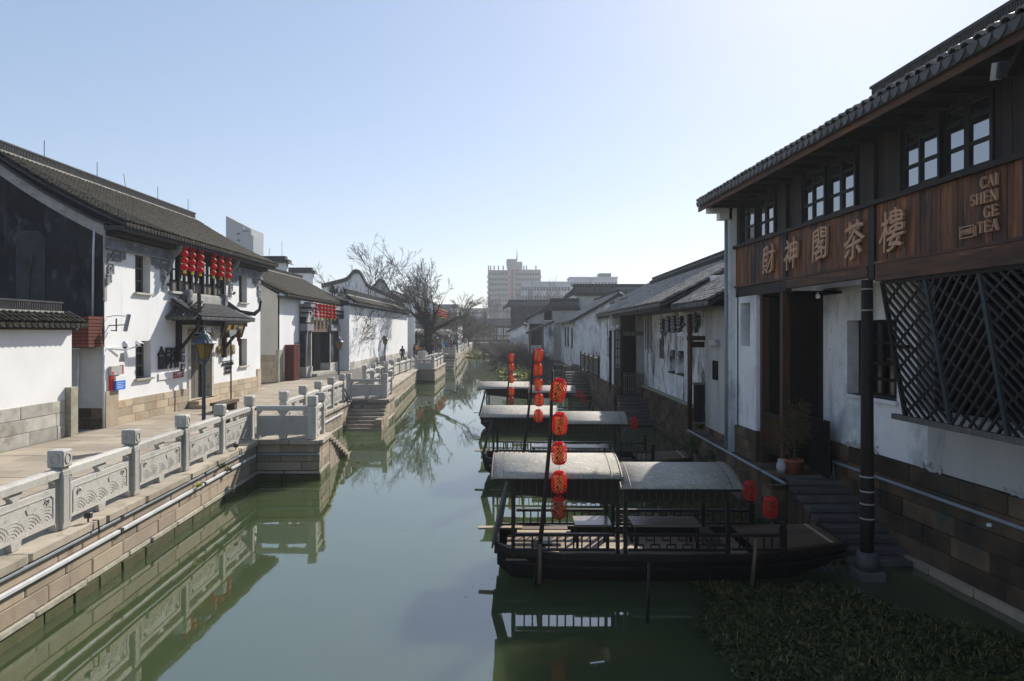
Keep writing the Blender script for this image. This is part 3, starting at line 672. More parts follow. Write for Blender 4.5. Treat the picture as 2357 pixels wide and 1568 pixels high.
MB().prism([(-16.95, HY0 - .013, 5.3), (-16.95, HY0 - .013, 7.75), (-16.7, HY0 - .013, 8.0), (-16.2, HY0 - .013, 8.0), (-15.95, HY0 - .013, 7.75), (-15.95, HY0 - .013, 5.3)], (0, -.02, 0)).build('blocked_window', 'patch_plaster', h1)
MB().tube([(-16.35, HY0 - .06, 7.2), (-16.45, HY0 - .06, 6.6), (-16.5, HY0 - .06, 5.6), (-16.55, HY0 - .06, 5.0)], [.05, .025, .018, .015], 5).build('dead_vine', 'bark', h1)
vc = MB()
for i in range(10):
    t0, t1 = i / 10, (i + 1) / 10; (xa, za), (xb, zb_) = f_(t0), f_(t1); vc.prism([(xa, HY0 - .18, za + .05), (xb, HY0 - .18, zb_ + .05), (xb, HY0 - .18, zb_ + .14), (xa, HY0 - .18, za + .14)], (0, .4, 0))
vc.build('verge_course', 'ridge_tile', h1)
tile_roof(h1, (-13.12, HY0 - .12, 8.22), (-13.12, HY1 + .5, 8.22), (-1, 0, 0), 4.6, 2.5, mat='tile', col=.23, expo=.15, curve=.22, parts=300)
tile_roof(h1, (-22.4, HY1 + .5, 8.22), (-22.4, HY0 - .12, 8.22), (1, 0, 0), 4.6, 2.5, mat='tile', col=.4, expo=.4, curve=.22, parts=0, eave=False, pans=False)
ridge(h1, (xr, HY0 + .1, 10.68), (xr, HY1 + .25, 10.68), .46, .24)
for Y_, lean in ((25.9, 0), (29.2, 0), (31.4, -.12), (34.2, 0), (37.4, 0)): MB().tube([(xr, Y_, 11.0), (xr + lean, Y_ - .0, 11.8)], .014, 4).build('lightning_rod', 'black_metal', h1)
for Y_, x_, z_ in ((24.0, -13.4, 8.4), (37.5, -13.4, 8.4)): MB().tube([(x_, Y_, z_), (x_ + .1, Y_, z_ + .75)], .012, 4).build('lightning_rod', 'black_metal', h1)
# eaves box, frieze, carved brackets
B('eave_board', 'ridge_tile', h1, (HXF + .02, HY0 - .08, 8.02), (-13.22, HY1 + .4, 8.16))
B('eave_moulding', 'dark_wood', h1, (HXF + .02, HY0, 7.84), (HXF + .42, HY1, 8.02))
for (a, b) in ((HY0 - .04, 27.5), (33.45, HY1 + .04)):
    fz = B('frieze', 'frieze', h1, (HXF - .02, a, 7.42), (HXF + .09, b, 7.84))
    for zz in (7.44, 7.78): B('frieze_moulding', 'carved_grey', fz, (HXF + .07, a - .02, zz - .03), (HXF + .15, b + .02, zz + .03))
def scroll(m, cy, cz, s_, sg, x):
    """square meander scroll typical of carved stone corners"""
    pts = [(0, 0), (1, 0), (1, 1), (.2, 1), (.2, .35), (.68, .35), (.68, .68), (.45, .68)]
    for (a, b), (c, d) in zip(pts, pts[1:]): m.beam((x, cy + sg * a * s_, cz - b * s_), (x, cy + sg * c * s_, cz - d * s_), .06, .055 * s_ / .4, (1, 0, 0))
def carved_corner(cy, sg, drop):
    m = MB(); x = HXF + .05
    scroll(m, cy + sg * .05, 7.38, .40, sg, x); scroll(m, cy + sg * .52, 7.38, .34, sg, x); scroll(m, cy + sg * .92, 7.36, .22, sg, x)
    scroll(m, cy + sg * .05, 6.92, .36, sg, x); scroll(m, cy + sg * .03, 6.5, .25, sg, x)
    if drop: m.beam((x, cy + sg * .06, 6.4), (x, cy + sg * .06, 6.15), .08, .12)
    m.build('carved_bracket', 'carved_grey', h1)
carved_corner(HY0 + .02, 1, True); carved_corner(27.5, -1, False); carved_corner(33.5, 1, False); carved_corner(HY1 - .02, -1, True)
for yy in (27.6, 33.4):
    m = MB().prism([(HXF, yy - .1, 8.0), (HXF + .6, yy - .1, 8.0), (HXF + .5, yy - .1, 7.75), (HXF + .25, yy - .1, 7.5), (HXF + .12, yy - .1, 7.0), (HXF, yy - .1, 6.8)], (0, .2, 0)); m.build('eave_bracket', 'carved_grey', h1)
B('corner_quoin', 'stone_pale', h1, (HXF - .02, HY0 - .05, 5.6), (HXF + .03, HY0 + .1, 7.8))
# glazed bay on the upper floor
B('bay_back', 'interior', h1, (HXF - .46, bay[0], bay[2]), (HXF - .5, bay[1], bay[3]))
n = 10; dy = (bay[1] - bay[0]) / n
for i in range(n):
    a = bay[0] + i * dy
    lf = MB(); x0, x1 = HXF - .16, HXF - .22
    for yy in (a + .045, a + dy - .045): lf.box((x0, yy - .04, bay[2]), (x1, yy + .04, 8.0))
    for zz in (bay[2] + .03, bay[2] + .48, bay[2] + .95, bay[2] + 1.4, 7.97): lf.box((x0 - .002, a + .01, zz - .03), (x1 + .002, a + dy - .01, zz + .03))
    cs = lf.build('casement', 'dark_wood' if i % 2 else 'black_wood', h1)
    B('pane', 'glass', cs, (x0 - .03, a + .05, bay[2] + .5), (x0 - .034, a + dy - .05, 7.95))
    B('lower_panel', 'grey_wood', cs, (x0 - .02, a + .05, bay[2] + .04), (x0 - .04, a + dy - .05, bay[2] + .47))
for i in (0, 2, 4, 6, 8, 10): B('bay_post', 'black_wood', h1, (HXF - .1, bay[0] + i * dy - .07, bay[2]), (HXF - .24, bay[0] + i * dy + .07, 8.1))
B('bay_sill', 'stone_pale', h1, (HXF - .2, bay[0] - .1, bay[2] - .1), (HXF + .2, bay[1] + .1, bay[2]))
# stone plinth
mats = ['stone_base', 'stone_base', 'stone_base']
for (a, b) in ((HY0 + .75, door[0] - .12), (door[1] + .12, HY1 - .5)): masonry(h1, (HXF + .03, a), (HXF + .03, b), ZB - .02, [.30, .30, .28], 'stone_base', .12, .7, 1.3, proud=.015)
block('corner_stone', 'stone_base', h1, (HXF - .02, HY0 + .36, ZB + .62), (.16, .74, 1.26), 0, .01); block('corner_stone', 'stone_base', h1, (HXF - .02, HY1 - .28, ZB + .62), (.14, .55, 1.26), 0, .01)
# door
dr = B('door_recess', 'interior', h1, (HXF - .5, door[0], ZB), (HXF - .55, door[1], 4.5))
for i in range(4):
    a = door[0] + .1 + i * .5; q = 'grey_wood' if i < 3 else 'dark_wood'
    o = B('door_leaf', q, h1, (HXF - .3, a + .01, ZB + .3), (HXF - .36, a + .47, 4.35))
B('threshold', 'stone_base', h1, (HXF - .3, door[0] - .1, ZB), (HXF + .25, door[1] + .1, ZB + .3))
for yy in (door[0] - .06, door[1] + .06): B('door_jamb', 'stone_pale', h1, (HXF - .35, yy - .1, ZB + .2), (HXF + .05, yy + .1, 4.55))
B('lintel', 'stone_pale', h1, (HXF - .3, door[0] - .16, 4.45), (HXF + .045, door[1] + .16, 4.65))
for k, (a, b) in enumerate(((.5, .30), (.25, .15))): block('door_step', 'stone_base', h1, (HXF + .15 + .3 * k + .1, 30.6, ZB + b / 2), (.5 + .2 * k, 2.6 + .4 * k, b), 0, .01)
# canopy over the door
cp = thing('door_canopy', (HXF, 30.6, 4.5), 'small tiled canopy with upturned corners over the door of the white house', 'canopy')
ez, cx = 5.08, HXF + 1.27
for a in (28.35, 32.85):
    B('canopy_post', 'black_wood', cp, (HXF + .02, a - .09, 3.3), (HXF + .2, a + .09, 5.3))
    MB().beam((HXF + .12, a, 3.75), (HXF + 1.0, a, 4.85), .1, .12).build('brace', 'black_wood', cp); B('canopy_arm', 'black_wood', cp, (HXF, a - .06, 4.82), (cx - .12, a + .06, 4.96))
B('canopy_beam', 'black_wood', cp, (cx - .35, 28.0, 4.78), (cx - .2, 33.2, 5.0)); B('canopy_ceiling', 'black_wood', cp, (HXF + .01, 27.95, 4.98), (cx - .08, 33.25, 5.03))
for i in range(6): B('hanging_panel', 'interior_dim' if i not in (1, 2) else 'white_paint', cp, (cx - .4, 28.5 + i * .72, 4.5), (cx - .43, 28.95 + i * .72, 4.76))
tile_roof(cp, (cx + .06, 27.75, ez + .02), (cx + .06, 33.45, ez + .02), (-1, 0, 0), 1.25, .75, mat='tile_dark', col=.19, expo=.14, curve=.35, parts=260, drip='tile_dark')
tile_roof(cp, (HXF + .02, 27.45, ez + .02), (cx - .1, 27.45, ez + .02), (0, 1, 0), .95, .62, mat='tile_dark', col=.19, expo=.14, curve=.3, parts=60, drip='tile_dark')
for (ya, yb, sg) in ((28.75, 27.5, -1), (32.4, 33.7, 1)):
    m = MB(); pts = [(HXF + .25, ya, 5.95), (HXF + .75, (ya + yb) / 2, 5.48), (cx + .0, yb - sg * .15, 5.40), (cx + .14, yb + sg * .15, 5.62), (cx + .17, yb + sg * .25, 6.05)]
    for p, q, h0, h1_ in zip(pts, pts[1:], (.34, .22, .18, .12), (.22, .18, .12, .05)):
        p, q = Vector(p), Vector(q); d = (q - p); s_ = Vector((-d.y, d.x, 0)).normalized() * .07 if Vector((d.x, d.y, 0)).length > .05 else Vector((.07, 0, 0)); z = Vector((0, 0, 1))
        vs = [p - s_ - z * h0 / 2, p + s_ - z * h0 / 2, p + s_ + z * h0 / 2, p - s_ + z * h0 / 2, q - s_ - z * h1_ / 2, q + s_ - z * h1_ / 2, q + s_ + z * h1_ / 2, q - s_ + z * h1_ / 2]
        m.add(vs, [(3, 2, 1, 0), (4, 5, 6, 7), (0, 1, 5, 4), (1, 2, 6, 5), (2, 3, 7, 6), (3, 0, 4, 7)])
    m.build('upturned_hip', 'ridge_tile', cp)
B('canopy_ridge', 'lime', cp, (HXF + .02, 28.6, 5.72), (HXF + .3, 32.6, 6.12))
for yy in (28.75, 32.35):
    m = MB(); m.box((HXF + .0, yy - .16, 5.75), (HXF + .42, yy + .16, 6.3)); m.build('ridge_end', 'carved_grey', cp, bevel=.02)
    m = MB(); scroll(m, yy - .1, 6.25, .2, 1, HXF + .43); m.build('ridge_scroll', 'lime', cp)
sg = thing('name_board', (cx - .15, 31.4, 4.4), 'black board with gold characters hanging under the canopy', 'sign')
mmx = MB().beam((cx + .02, 29.85, 4.62), (cx + .02, 32.2, 4.62), .06, .72, (.3, 0, 1)); mmx.build('board', 'sign_black', sg)
for i, ch in enumerate('春同俞'): lettering(ch, (cx + .06, 30.35 + i * .68, 4.62), (0, 1, 0), (.28, 0, 1), .42, .02, 'letter_gold', sg, .012)
# sign characters left and right of the door
s1 = thing('wall_lettering', (HXF, 27.9, 3.3), 'three large black brush characters on the white wall left of the door', 'sign')
for i, ch in enumerate('俞同春'): lettering(ch, (HXF + .05, hy(369 + i * 17.2), 3.42), (0, 1, 0), (0, 0, 1), .94, .06, 'ink', s1, .018, .58)
for i, ch in enumerate('国医馆'):
    b_ = B('plate', 'ink', s1, (HXF + .02, hy(415), 3.62 - i * .36), (HXF + .05, hy(423), 3.90 - i * .36)); lettering(ch, (HXF + .055, hy(419), 3.76 - i * .36), (0, 1, 0), (0, 0, 1), .22, .01, 'plaster_grey', b_, 0)
s2 = thing('red_plaque', (HXF, 28, 2.7), 'rounded red and white strip below the three black characters', 'sign')
B('plaque', 'white_paint', s2, (HXF + .02, hy(363), 2.62), (HXF + .045, hy(396), 2.90), .01); B('plaque_end', 'rose_paint', s2, (HXF + .02, hy(396), 2.62), (HXF + .047, hy(421), 2.90), .01)
lettering('二十四年', (HXF + .055, hy(408), 2.76), (0, 1, 0), (0, 0, 1), .21, .008, 'white_paint', s2, .004, .8)
s3 = thing('wall_lettering', (HXF, 33.3, 3), 'gold brush characters with small black lines on the white wall right of the door', 'sign')
for i, ch in enumerate('老城老商务'): lettering(ch, (HXF + .05, 32.35 + i * .42, 3.62), (0, 1, 0), (0, 0, 1), .5, .05, 'letter_bronze', s3, .016, .8)
B('strip', 'white_paint', s3, (HXF + .02, 32.6, 3.12), (HXF + .05, 34.1, 3.30)); B('strip_edge', 'ink', s3, (HXF + .018, 32.58, 3.10), (HXF + .03, 34.12, 3.12))
for i, (tx, yy) in enumerate((('诊疗：国医内科妇科针灸推拿', 33.4), ('中医特色门诊预约', 33.45), ('电话：0572 2062', 33.4))): lettering(tx, (HXF + .04, yy, 2.95 - .2 * i), (0, 1, 0), (0, 0, 1), .165, .02, 'ink', s3, .006, .62)
# things fixed to the wall
ib = thing('notice_board', (HXF, 24, 3), 'small red and blue notice boards by the corner of the white house', 'notice board')
m = B('upper_board', 'door_grey', ib, (HXF + .02, hy(249), 3.03), (HXF + .12, hy(275), 3.34)); B('red_edge', 'red_paint', m, (HXF + .02, hy(274.5), 3.04), (HXF + .13, hy(276.5), 3.36)); B('red_corner', 'red_paint', m, (HXF + .121, hy(250), 3.05), (HXF + .125, hy(254), 3.15))
m = B('lower_board', 'blue_paint', ib, (HXF + .08, hy(256), 2.5), (HXF + .17, hy(278), 2.82)); B('white_strip', 'white_paint', m, (HXF + .08, hy(256), 2.82), (HXF + .17, hy(278), 2.98)); B('red_side', 'red_paint', m, (HXF + .02, hy(250), 2.5), (HXF + .09, hy(256), 3.02))
for i in range(4): B('print_line', 'white_paint', m, (HXF + .171, hy(258), 2.56 + i * .06), (HXF + .173, hy(258 + (14, 17, 12, 16)[i]), 2.575 + i * .06))
cc = thing('security_camera', (HXF, 24, 4.2), 'cluster of white security cameras on the corner of the white house', 'camera')
MB().tube([(HXF, 23.45, 3.95), (HXF + .5, 23.7, 3.9), (HXF + .75, 24.2, 4.05)], .025, 6).build('arm', 'white_metal', cc); MB().tube([(HXF, 23.5, 3.98), (HXF + .2, 24.5, 3.98)], .02, 6).build('arm', 'white_metal', cc)
MB().lathe([(.05, 0), (.09, .02), (.10, .12), (.07, .2), (.02, .22)], 12, (HXF + .5, 23.7, 4.0)).build('dome_camera', 'white_metal', cc, True); MB().lathe([(.03, -.08), (.075, -.03), (.085, .01)], 12, (HXF + .5, 23.7, 4.02)).build('lens_dome', 'black_metal', cc, True)
MB().beam((HXF + .62, 24.3, 4.16), (HXF + .9, 24.05, 4.08), .13, .13).build('bullet_camera', 'white_metal', cc, bevel=.02); MB().tube([(HXF + .9, 24.05, 4.08), (HXF + .93, 24.02, 4.07)], .05, 8).build('lens', 'black_metal', cc)
MB().lathe([(.04, .3), (.055, .25), (.10, 0)], 10, (HXF + .42, 23.66, 3.5)).build('loudspeaker', 'door_grey', cc, True)
fl = thing('antenna_panel', (HXF, 23.7, 4.8), 'tilted grey antenna panel on a bracket above the cameras', 'antenna')
MB().beam((HXF + .42, 23.85, 4.55), (HXF + .5, 23.95, 5.15), .16, .10).build('panel', 'concrete_grey', fl, bevel=.015); MB().tube([(HXF, 23.5, 5.05), (HXF + .2, 23.65, 5.1), (HXF + .45, 23.85, 5.08)], .012, 5).build('cable', 'black_metal', fl)
for a, b in (((HXF, 23.6, 4.75), (HXF + .42, 23.85, 4.78)), ((HXF + .2, 23.7, 4.55), (HXF + .2, 23.7, 5.0)), ((HXF + .05, 23.63, 4.58), (HXF + .2, 23.7, 4.58))): MB().beam(a, b, .035, .035).build('bracket', 'black_metal', fl)
for yy in (27.2, 33.6):
    fl = thing('wall_spotlight', (HXF, yy, 6.3), 'small black spotlight on the wall %s of the glazed bay' % ('left' if yy < 30 else 'right'), 'spotlight'); MB().tube([(HXF, yy, 6.42), (HXF + .25, yy + .05, 6.42)], .012, 5).build('arm', 'black_metal', fl); MB().beam((HXF + .22, yy, 6.38), (HXF + .34, yy - .12, 6.46), .08, .08).build('head', 'black_metal', fl)
ac = thing('louvre_box', (HXF - .4, 22.6, 4.5), 'dark red louvred box over the alley beside the white house', 'louvre box')
B('casing', 'interior_dim', ac, (-16.0, 22.55, 4.05), (HXF - .06, HY0 - .02, 5.05))
for i in range(9): B('louvre_slat', 'red_wood', ac, (-16.03, 22.5, 4.03 + i * .115), (HXF - .02, HY0 - .05, 4.125 + i * .115))
B('base_tray', 'concrete_grey', ac, (-16.0, 22.5, 3.96), (HXF - .3, HY0 - .04, 4.0))
pipe('drain_pipe', [(-14.25, HY0 - .07, 8.05), (-14.28, HY0 - .07, 7.2), (-14.3, HY0 - .07, 5.06)], .035, 'pipe_white', 'pale drain pipe running down the dark gable', 6)
pipe('corner_pipe', [(HXF + .02, HY0 - .08, 4.0), (HXF + .02, HY0 - .08, ZB)], .04, 'pipe_white', 'white pipe at the corner of the white house', 6)
pipe('alley_pipe', [(-14.75, HY0 - .1, 4.0), (-14.78, HY0 - .1, 2.9), (-14.85, HY0 - .1, ZB)], .03, 'pipe_white', 'thin pale pipe down the middle of the alley door', 6)
# lantern strings
def globe(r):
    m = MB(); prof = [(r * .35, r * .82), (r * .62, r * .74), (r * .88, r * .45), (r, 0), (r * .88, -r * .45), (r * .62, -r * .74), (r * .35, -r * .82)]
    m.lathe(prof, 14); return m.mesh('lantern', 'lantern_bright', True)
GL = globe(.148); CAPY = MB().lathe([(.055, .0), (.06, .018), (.045, .035)], 10).mesh('lantern_cap', 'lantern_yellow'); TAS = MB().lathe([(.05, 0), (.055, -.05), (.065, -.14)], 8).mesh('tassel', 'lantern_yellow')
def lantern_string(x, y_, z, label, group, n=4, step=.275, s_=1.):
    t = thing('lantern_string', (x, y_, z), label, 'lantern string', group)
    MB().tube([(x, y_, z + .5), (x, y_, z - step * n * s_)], .006, 4).build('cord', 'red_paint', t)
    for i in range(n):
        mm = Matrix.Translation((x + rng.uniform(-.012, .012), y_ + rng.uniform(-.015, .015), z - i * step * s_)) @ Matrix.Rotation(rng.uniform(-.12, .12), 4, 'X') @ Matrix.Rotation(rng.uniform(-.12, .12), 4, 'Y') @ Matrix.Scale(s_ * rng.uniform(.93, 1.05), 4); link('lantern', GL, t, mm)
        link('lantern_cap', CAPY, t, mm @ Matrix.Translation((0, 0, .115)))
    link('tassel', TAS, t, Matrix.Translation((x, y_, z - (n - 1) * step * s_ - .11 * s_)) @ Matrix.Scale(s_, 4)); return t
ordw = ['first', 'second', 'third', 'fourth', 'fifth', 'sixth']
for i, px in enumerate((424.5, 442.5, 461, 491, 509, 526)):
    x_ = HXF + .55; yy = -x_ * F / (HX - px); lantern_string(x_, yy, 8.0 - .0 * i, '%s red lantern string from the left under the white house eave' % ordw[i], 'lantern strings on the big white house')
# ------------------------------------------------------------------ street lamps
def street_lamp(p, h, label, s_=1.):
    t = thing('street_lamp', p, label, 'street lamp', 'street lamps on the left bank'); p = Vector(p); c = (p.x, p.y, p.z)
    hb = h - 1.0 * s_
    MB().lathe([(.11, 0), (.11, .12), (.075, .2), (.06, .5), (.055, hb - .35), (.07, hb - .3), (.05, hb - .25), (.05, hb - .12), (.12 * s_, hb - .03), (.16 * s_, hb + .04)], 12, c).build('pole', 'lamp_metal', t, True)
    MB().lathe([(.13 * s_, hb + .05), (.27 * s_, hb + .52 * s_)], 6, c).build('amber_glass', 'amber', t)
    m = MB()
    for k in range(6):
        a = math.pi * 2 * k / 6; m.beam((p.x + math.cos(a) * .15 * s_, p.y + math.sin(a) * .15 * s_, p.z + hb + .02), (p.x + math.cos(a) * .29 * s_, p.y + math.sin(a) * .29 * s_, p.z + hb + .54 * s_), .025, .025)
        m.tube([(p.x + math.cos(a) * .15 * s_, p.y + math.sin(a) * .15 * s_, p.z + hb + .03), (p.x + math.cos(a) * .23 * s_, p.y + math.sin(a) * .23 * s_, p.z + hb + .0), (p.x + math.cos(a) * .24 * s_, p.y + math.sin(a) * .24 * s_, p.z + hb + .07)], .012, 4)
    m.build('lamp_frame', 'lamp_metal', t)
    m = MB(); z0 = hb + .52 * s_
    m.lathe([(.33 * s_, z0), (.37 * s_, z0 + .03 * s_), (.31 * s_, z0 + .09 * s_), (.22 * s_, z0 + .16 * s_), (.17 * s_, z0 + .25 * s_), (.10 * s_, z0 + .32 * s_), (.05 * s_, z0 + .37 * s_), (.07 * s_, z0 + .39 * s_), (.03 * s_, z0 + .43 * s_), (.035 * s_, z0 + .46 * s_), (.005, z0 + .52 * s_)], 18, c); hd = m.build('lamp_hood', 'lamp_metal', t)
    m = MB()
    for k in range(18):
        a = math.pi * 2 * k / 18; q = [(.36, .035), (.31, .095), (.22, .165), (.17, .255), (.10, .325)]
        m.tube([(p.x + math.cos(a) * r_ * s_, p.y + math.sin(a) * r_ * s_, p.z + z0 + z_ * s_) for r_, z_ in q], .012 * s_, 4)
    m.build('hood_rib', 'lamp_metal', hd, kind='stuff')
street_lamp((-9.62, 21.3, ZB), 3.38, 'nearest street lamp with amber glass and blue grey post, in front of the white house')
street_lamp((-13.2, 52, ZB), 2.95, 'street lamp right of the old gateway hung with lanterns')
street_lamp((-14.3 + .9, 72, ZB), 2.98, 'street lamp in front of the plain white courtyard wall')
street_lamp((-9.9, 88.5, ZB), 2.9, 'far street lamp right of the dark tree trunk')
street_lamp((-9.8, 104, ZB), 3.0, 'farther street lamp just behind the one by the tree')
street_lamp((-10.3, 128, ZB), 3.0, 'farthest street lamp among the brown branches')
# thin post with hanging lantern sign
lp = thing('lantern_post', (-12.6, 30.6, ZB), 'thin black post with a hanging lantern sign right of the door', 'lamp post')
MB().tube([(-12.6, 30.6, ZB), (-12.6, 30.6, 4.4)], .035, 8).build('pole', 'black_metal', lp); MB().prism([(-12.6, 30.45, 4.3), (-12.6, 30.95, 4.42), (-12.6, 31.3, 4.62), (-12.6, 30.3, 4.62), (-12.6, 30.35, 4.42)], (.05, 0, 0)).build('bracket', 'carved_grey', lp)
MB().lathe([(.09, .62), (.09, .12), (.05, .08), (.02, -.1)], 6, (-12.55, 31.35, 4.0)).build('hanging_lantern', 'red_wood', lp); MB().lathe([(.02, .8), (.14, .68), (.1, .6)], 6, (-12.55, 31.35, 4.0)).build('lantern_hood', 'carved_grey', lp)
# ------------------------------------------------------------------ second house with the old gateway
X2 = -15.2
def y2(x): return -X2 * F / (HX - x)
h2 = thing('gate_house', (X2, 52, ZB), 'low white house with a dark stone gateway hung with red lanterns', 'house')
g0, g1 = y2(689), y2(786)                                   # gateway extent
EV = 6.9
B('facade', 'plaster', h2, (X2 - .4, 44.32, ZB), (X2, g0 + .3, EV))
MB().prism([(X2, 44.3, ZB), (X2, 44.3, EV + .05), (X2 - 3.7, 44.3, EV + 2.2), (X2 - 8, 44.3, EV - .1), (X2 - 8, 44.3, ZB)], (0, .3, 0)).build('gable_wall', 'plaster_cream_shade', h2)  # white gable; its warm bounced shade is put into the cream colour
masonry(h2, (X2 - 2.2, 44.27), (X2 + .03, 44.27), ZB - .02, [.45, .45, .45, .45], 'stone_base', .1, .7, 1.3)
B('corner_stone', 'stone_green', h2, (X2 - .1, 44.26, ZB), (X2 + .06, 45.2, 3.35))
masonry(h2, (X2 + .03, 45.3), (X2 + .03, g0), ZB - .02, [.3, .3], 'stone_base', .1, .6, 1.1)
tile_roof(h2, (X2 + .75, 44.0, EV), (X2 + .75, g1 + .8, EV), (-1, 0, 0), 4.5, 2.3, mat='tile', col=.24, expo=.17, curve=.15, parts=120)
tile_roof(h2, (X2 - 8.2, g1 + .8, EV), (X2 - 8.2, 44, EV), (1, 0, 0), 4.4, 2.3, mat='tile', col=.5, expo=.5, curve=.15, parts=0, eave=False, pans=False)
ridge(h2, (X2 - 3.75, 44.1, EV + 2.27), (X2 - 3.75, g1 + .7, EV + 2.27), .4, .24)
B('eave_board', 'ridge_tile', h2, (X2 + .02, 44.05, EV - .13), (X2 + .66, g1 + .7, EV - .03))
# gateway: two stone piers, lintel, dark porch
for (a, b) in ((g0, g0 + 1.4), (y2(746), g1)):
    B('gate_pier', 'plaster_black', h2, (X2 - .3, a, ZB), (X2 + .45, b, EV - .4)); B('pier_base', 'stone_pale', h2, (X2 - .3, a - .08, ZB), (X2 + .53, b + .08, ZB + .75))
    B('pier_capital', 'carved_grey', h2, (X2 - .3, a - .12, 4.6), (X2 + .62, b + .12, 5.1))
    m = MB()
    for z_ in (5.6, 5.95, 6.3): m.box((X2, a - .05, z_), (X2 + .5 + (z_ - 5.6) * .5, b + .05, z_ + .22))
    m.build('pier_corbel', 'carved_grey', h2)
    B('pier_edge', 'stone_pale', h2, (X2 + .44, b - .16 if a == g0 else a, ZB + .7), (X2 + .475, b if a == g0 else a + .16, 4.6))
B('gate_lintel', 'stone_dark', h2, (X2 - .1, g0 + 1.4, 4.5), (X2 + .4, y2(746), 5.4)); B('gate_frieze', 'carved_grey', h2, (X2 - .1, g0 + 1.4, 5.4), (X2 + .3, y2(746), EV - .2))
B('porch_wall', 'plaster_grey', h2, (X2 - 1.6, g0, ZB), (X2 - 1.7, g1, 6)); B('gate_door', 'door_grey', h2, (X2 - 1.5, g0 + 1.5, ZB + .2), (X2 - 1.58, y2(740), 4.3)); B('gate_door_rail', 'grey_wood', h2, (X2 - 1.46, g0 + 1.5, 2.9), (X2 - 1.5, y2(740), 3.0))
B('gate_step', 'stone_pale', h2, (X2 - .3, g0 + 1.3, ZB), (X2 + .9, y2(746) + .1, ZB + .18))
MB().prism([(X2 + .5, g0 - .2, 5.2), (X2 + .5, g0 + .35, 5.95), (X2 + .5, g0 + .9, 5.2)], (.12, 0, 0)).build('gate_ornament', 'stone_pale', h2); MB().prism([(X2 + .5, g1 - .9, 5.2), (X2 + .5, g1 - .35, 5.95), (X2 + .5, g1 + .2, 5.2)], (.12, 0, 0)).build('gate_ornament', 'carved_grey', h2)
for i, px in enumerate((728, 738.5, 746, 754, 762, 770.5)):
    x_ = X2 + .85; yy = -x_ * F / (HX - px); lantern_string(x_, yy, 6.5, '%s from the left of the red lantern strings on the old gateway' % ordw[i], 'lantern strings on the gateway', 4, .275, .98)
pipe('gate_pipe', [(X2 + .5, g0 + .9, 5.4), (X2 + .6, g0 - .1, 4.3), (X2 + .5, g0 - .15, ZB + .5)], .035, 'pipe_white', 'bent white pipe on the left pier of the gateway', 6)
cb = thing('slatted_cabinet', (-15.0, 46.3, ZB), 'tall red brown slatted cabinet beside the white house corner', 'cabinet')
ca = (-15.15, 45.6); cw_, cd_, ch_ = .6, 1.25, 2.4
B('carcass', 'interior_dim', cb, (ca[0] + .03, ca[1] + .03, ZB), (ca[0] + cw_ - .03, ca[1] + cd_ - .03, ZB + ch_ - .03)); B('top', 'red_wood', cb, (ca[0] - .02, ca[1] - .02, ZB + ch_ - .05), (ca[0] + cw_ + .02, ca[1] + cd_ + .02, ZB + ch_))
for i in range(7): B('slat', 'red_wood', cb, (ca[0] + .008 + i * cw_ / 7, ca[1], ZB), (ca[0] - .028 + (i + 1) * cw_ / 7, ca[1] + .03, ZB + ch_ - .05))
for i in range(13): B('slat', 'red_wood', cb, (ca[0] + cw_ - .03, ca[1] + .01 + i * cd_ / 13, ZB), (ca[0] + cw_, ca[1] - .03 + (i + 1) * cd_ / 13, ZB + ch_ - .05))
nb = thing('notice_board', (X2, 47.6, 2.4), 'small red edged blue notice board right of the slatted cabinet', 'notice board')
B('board', 'white_paint', nb, (X2 + .03, 47.7, 2.5), (X2 + .1, 48.5, 3.25)); B('face', 'blue_paint', nb, (X2 + .1, 47.78, 2.55), (X2 + .11, 48.42, 3.1)); B('red_side', 'red_paint', nb, (X2, 47.6, 2.5), (X2 + .09, 47.72, 3.25))
MB().tube([(X2 + .05, 47.8, 3.4), (X2 + .05, 47.8, 3.75), (X2 + .05, 48.4, 3.75), (X2 + .05, 48.4, 3.4), (X2 + .05, 47.8, 3.4)], .03, 4).build('upper_frame', 'black_metal', nb)
# white walls with stepped caps behind the second house
for k, (xa, xb, yt, Y_) in enumerate(((612, 668, 592, 66), (670, 727, 618, 80))):
    t = thing('fire_wall', at((xa + xb) / 2, 700, Y_), ('taller' if k == 0 else 'shorter') + ' white fire wall with a black tiled cap behind the gate house roof', 'wall')
    a, b = at(xa, yt, Y_), at(xb, yt, Y_)
    B('wall', 'plaster', t, (a.x - 3, Y_, ZB), (b.x - .35, Y_ + .5, a.z - .55)); 
    B('cap_course', 'ridge_tile', t, (a.x - 3, Y_ - .25, a.z - .55), (b.x - .1, Y_ + .75, a.z - .25)); B('cap', 'ridge_tile', t, (a.x - 3, Y_ - .1, a.z - .25), (b.x - .45, Y_ + .6, a.z + .1))
    MB().prism([(b.x - .4, Y_ - .3, a.z - .2), (b.x + .15, Y_ - .3, a.z - .75), (b.x - .4, Y_ - .3, a.z - .6)], (0, 1.1, 0)).build('cap_end', 'ridge_tile', t)
    if k == 0: MB().tube([(b.x - .8, Y_, a.z), (b.x - .8, Y_, a.z + 1.5)], .02, 4).build('lightning_rod', 'black_metal', t)
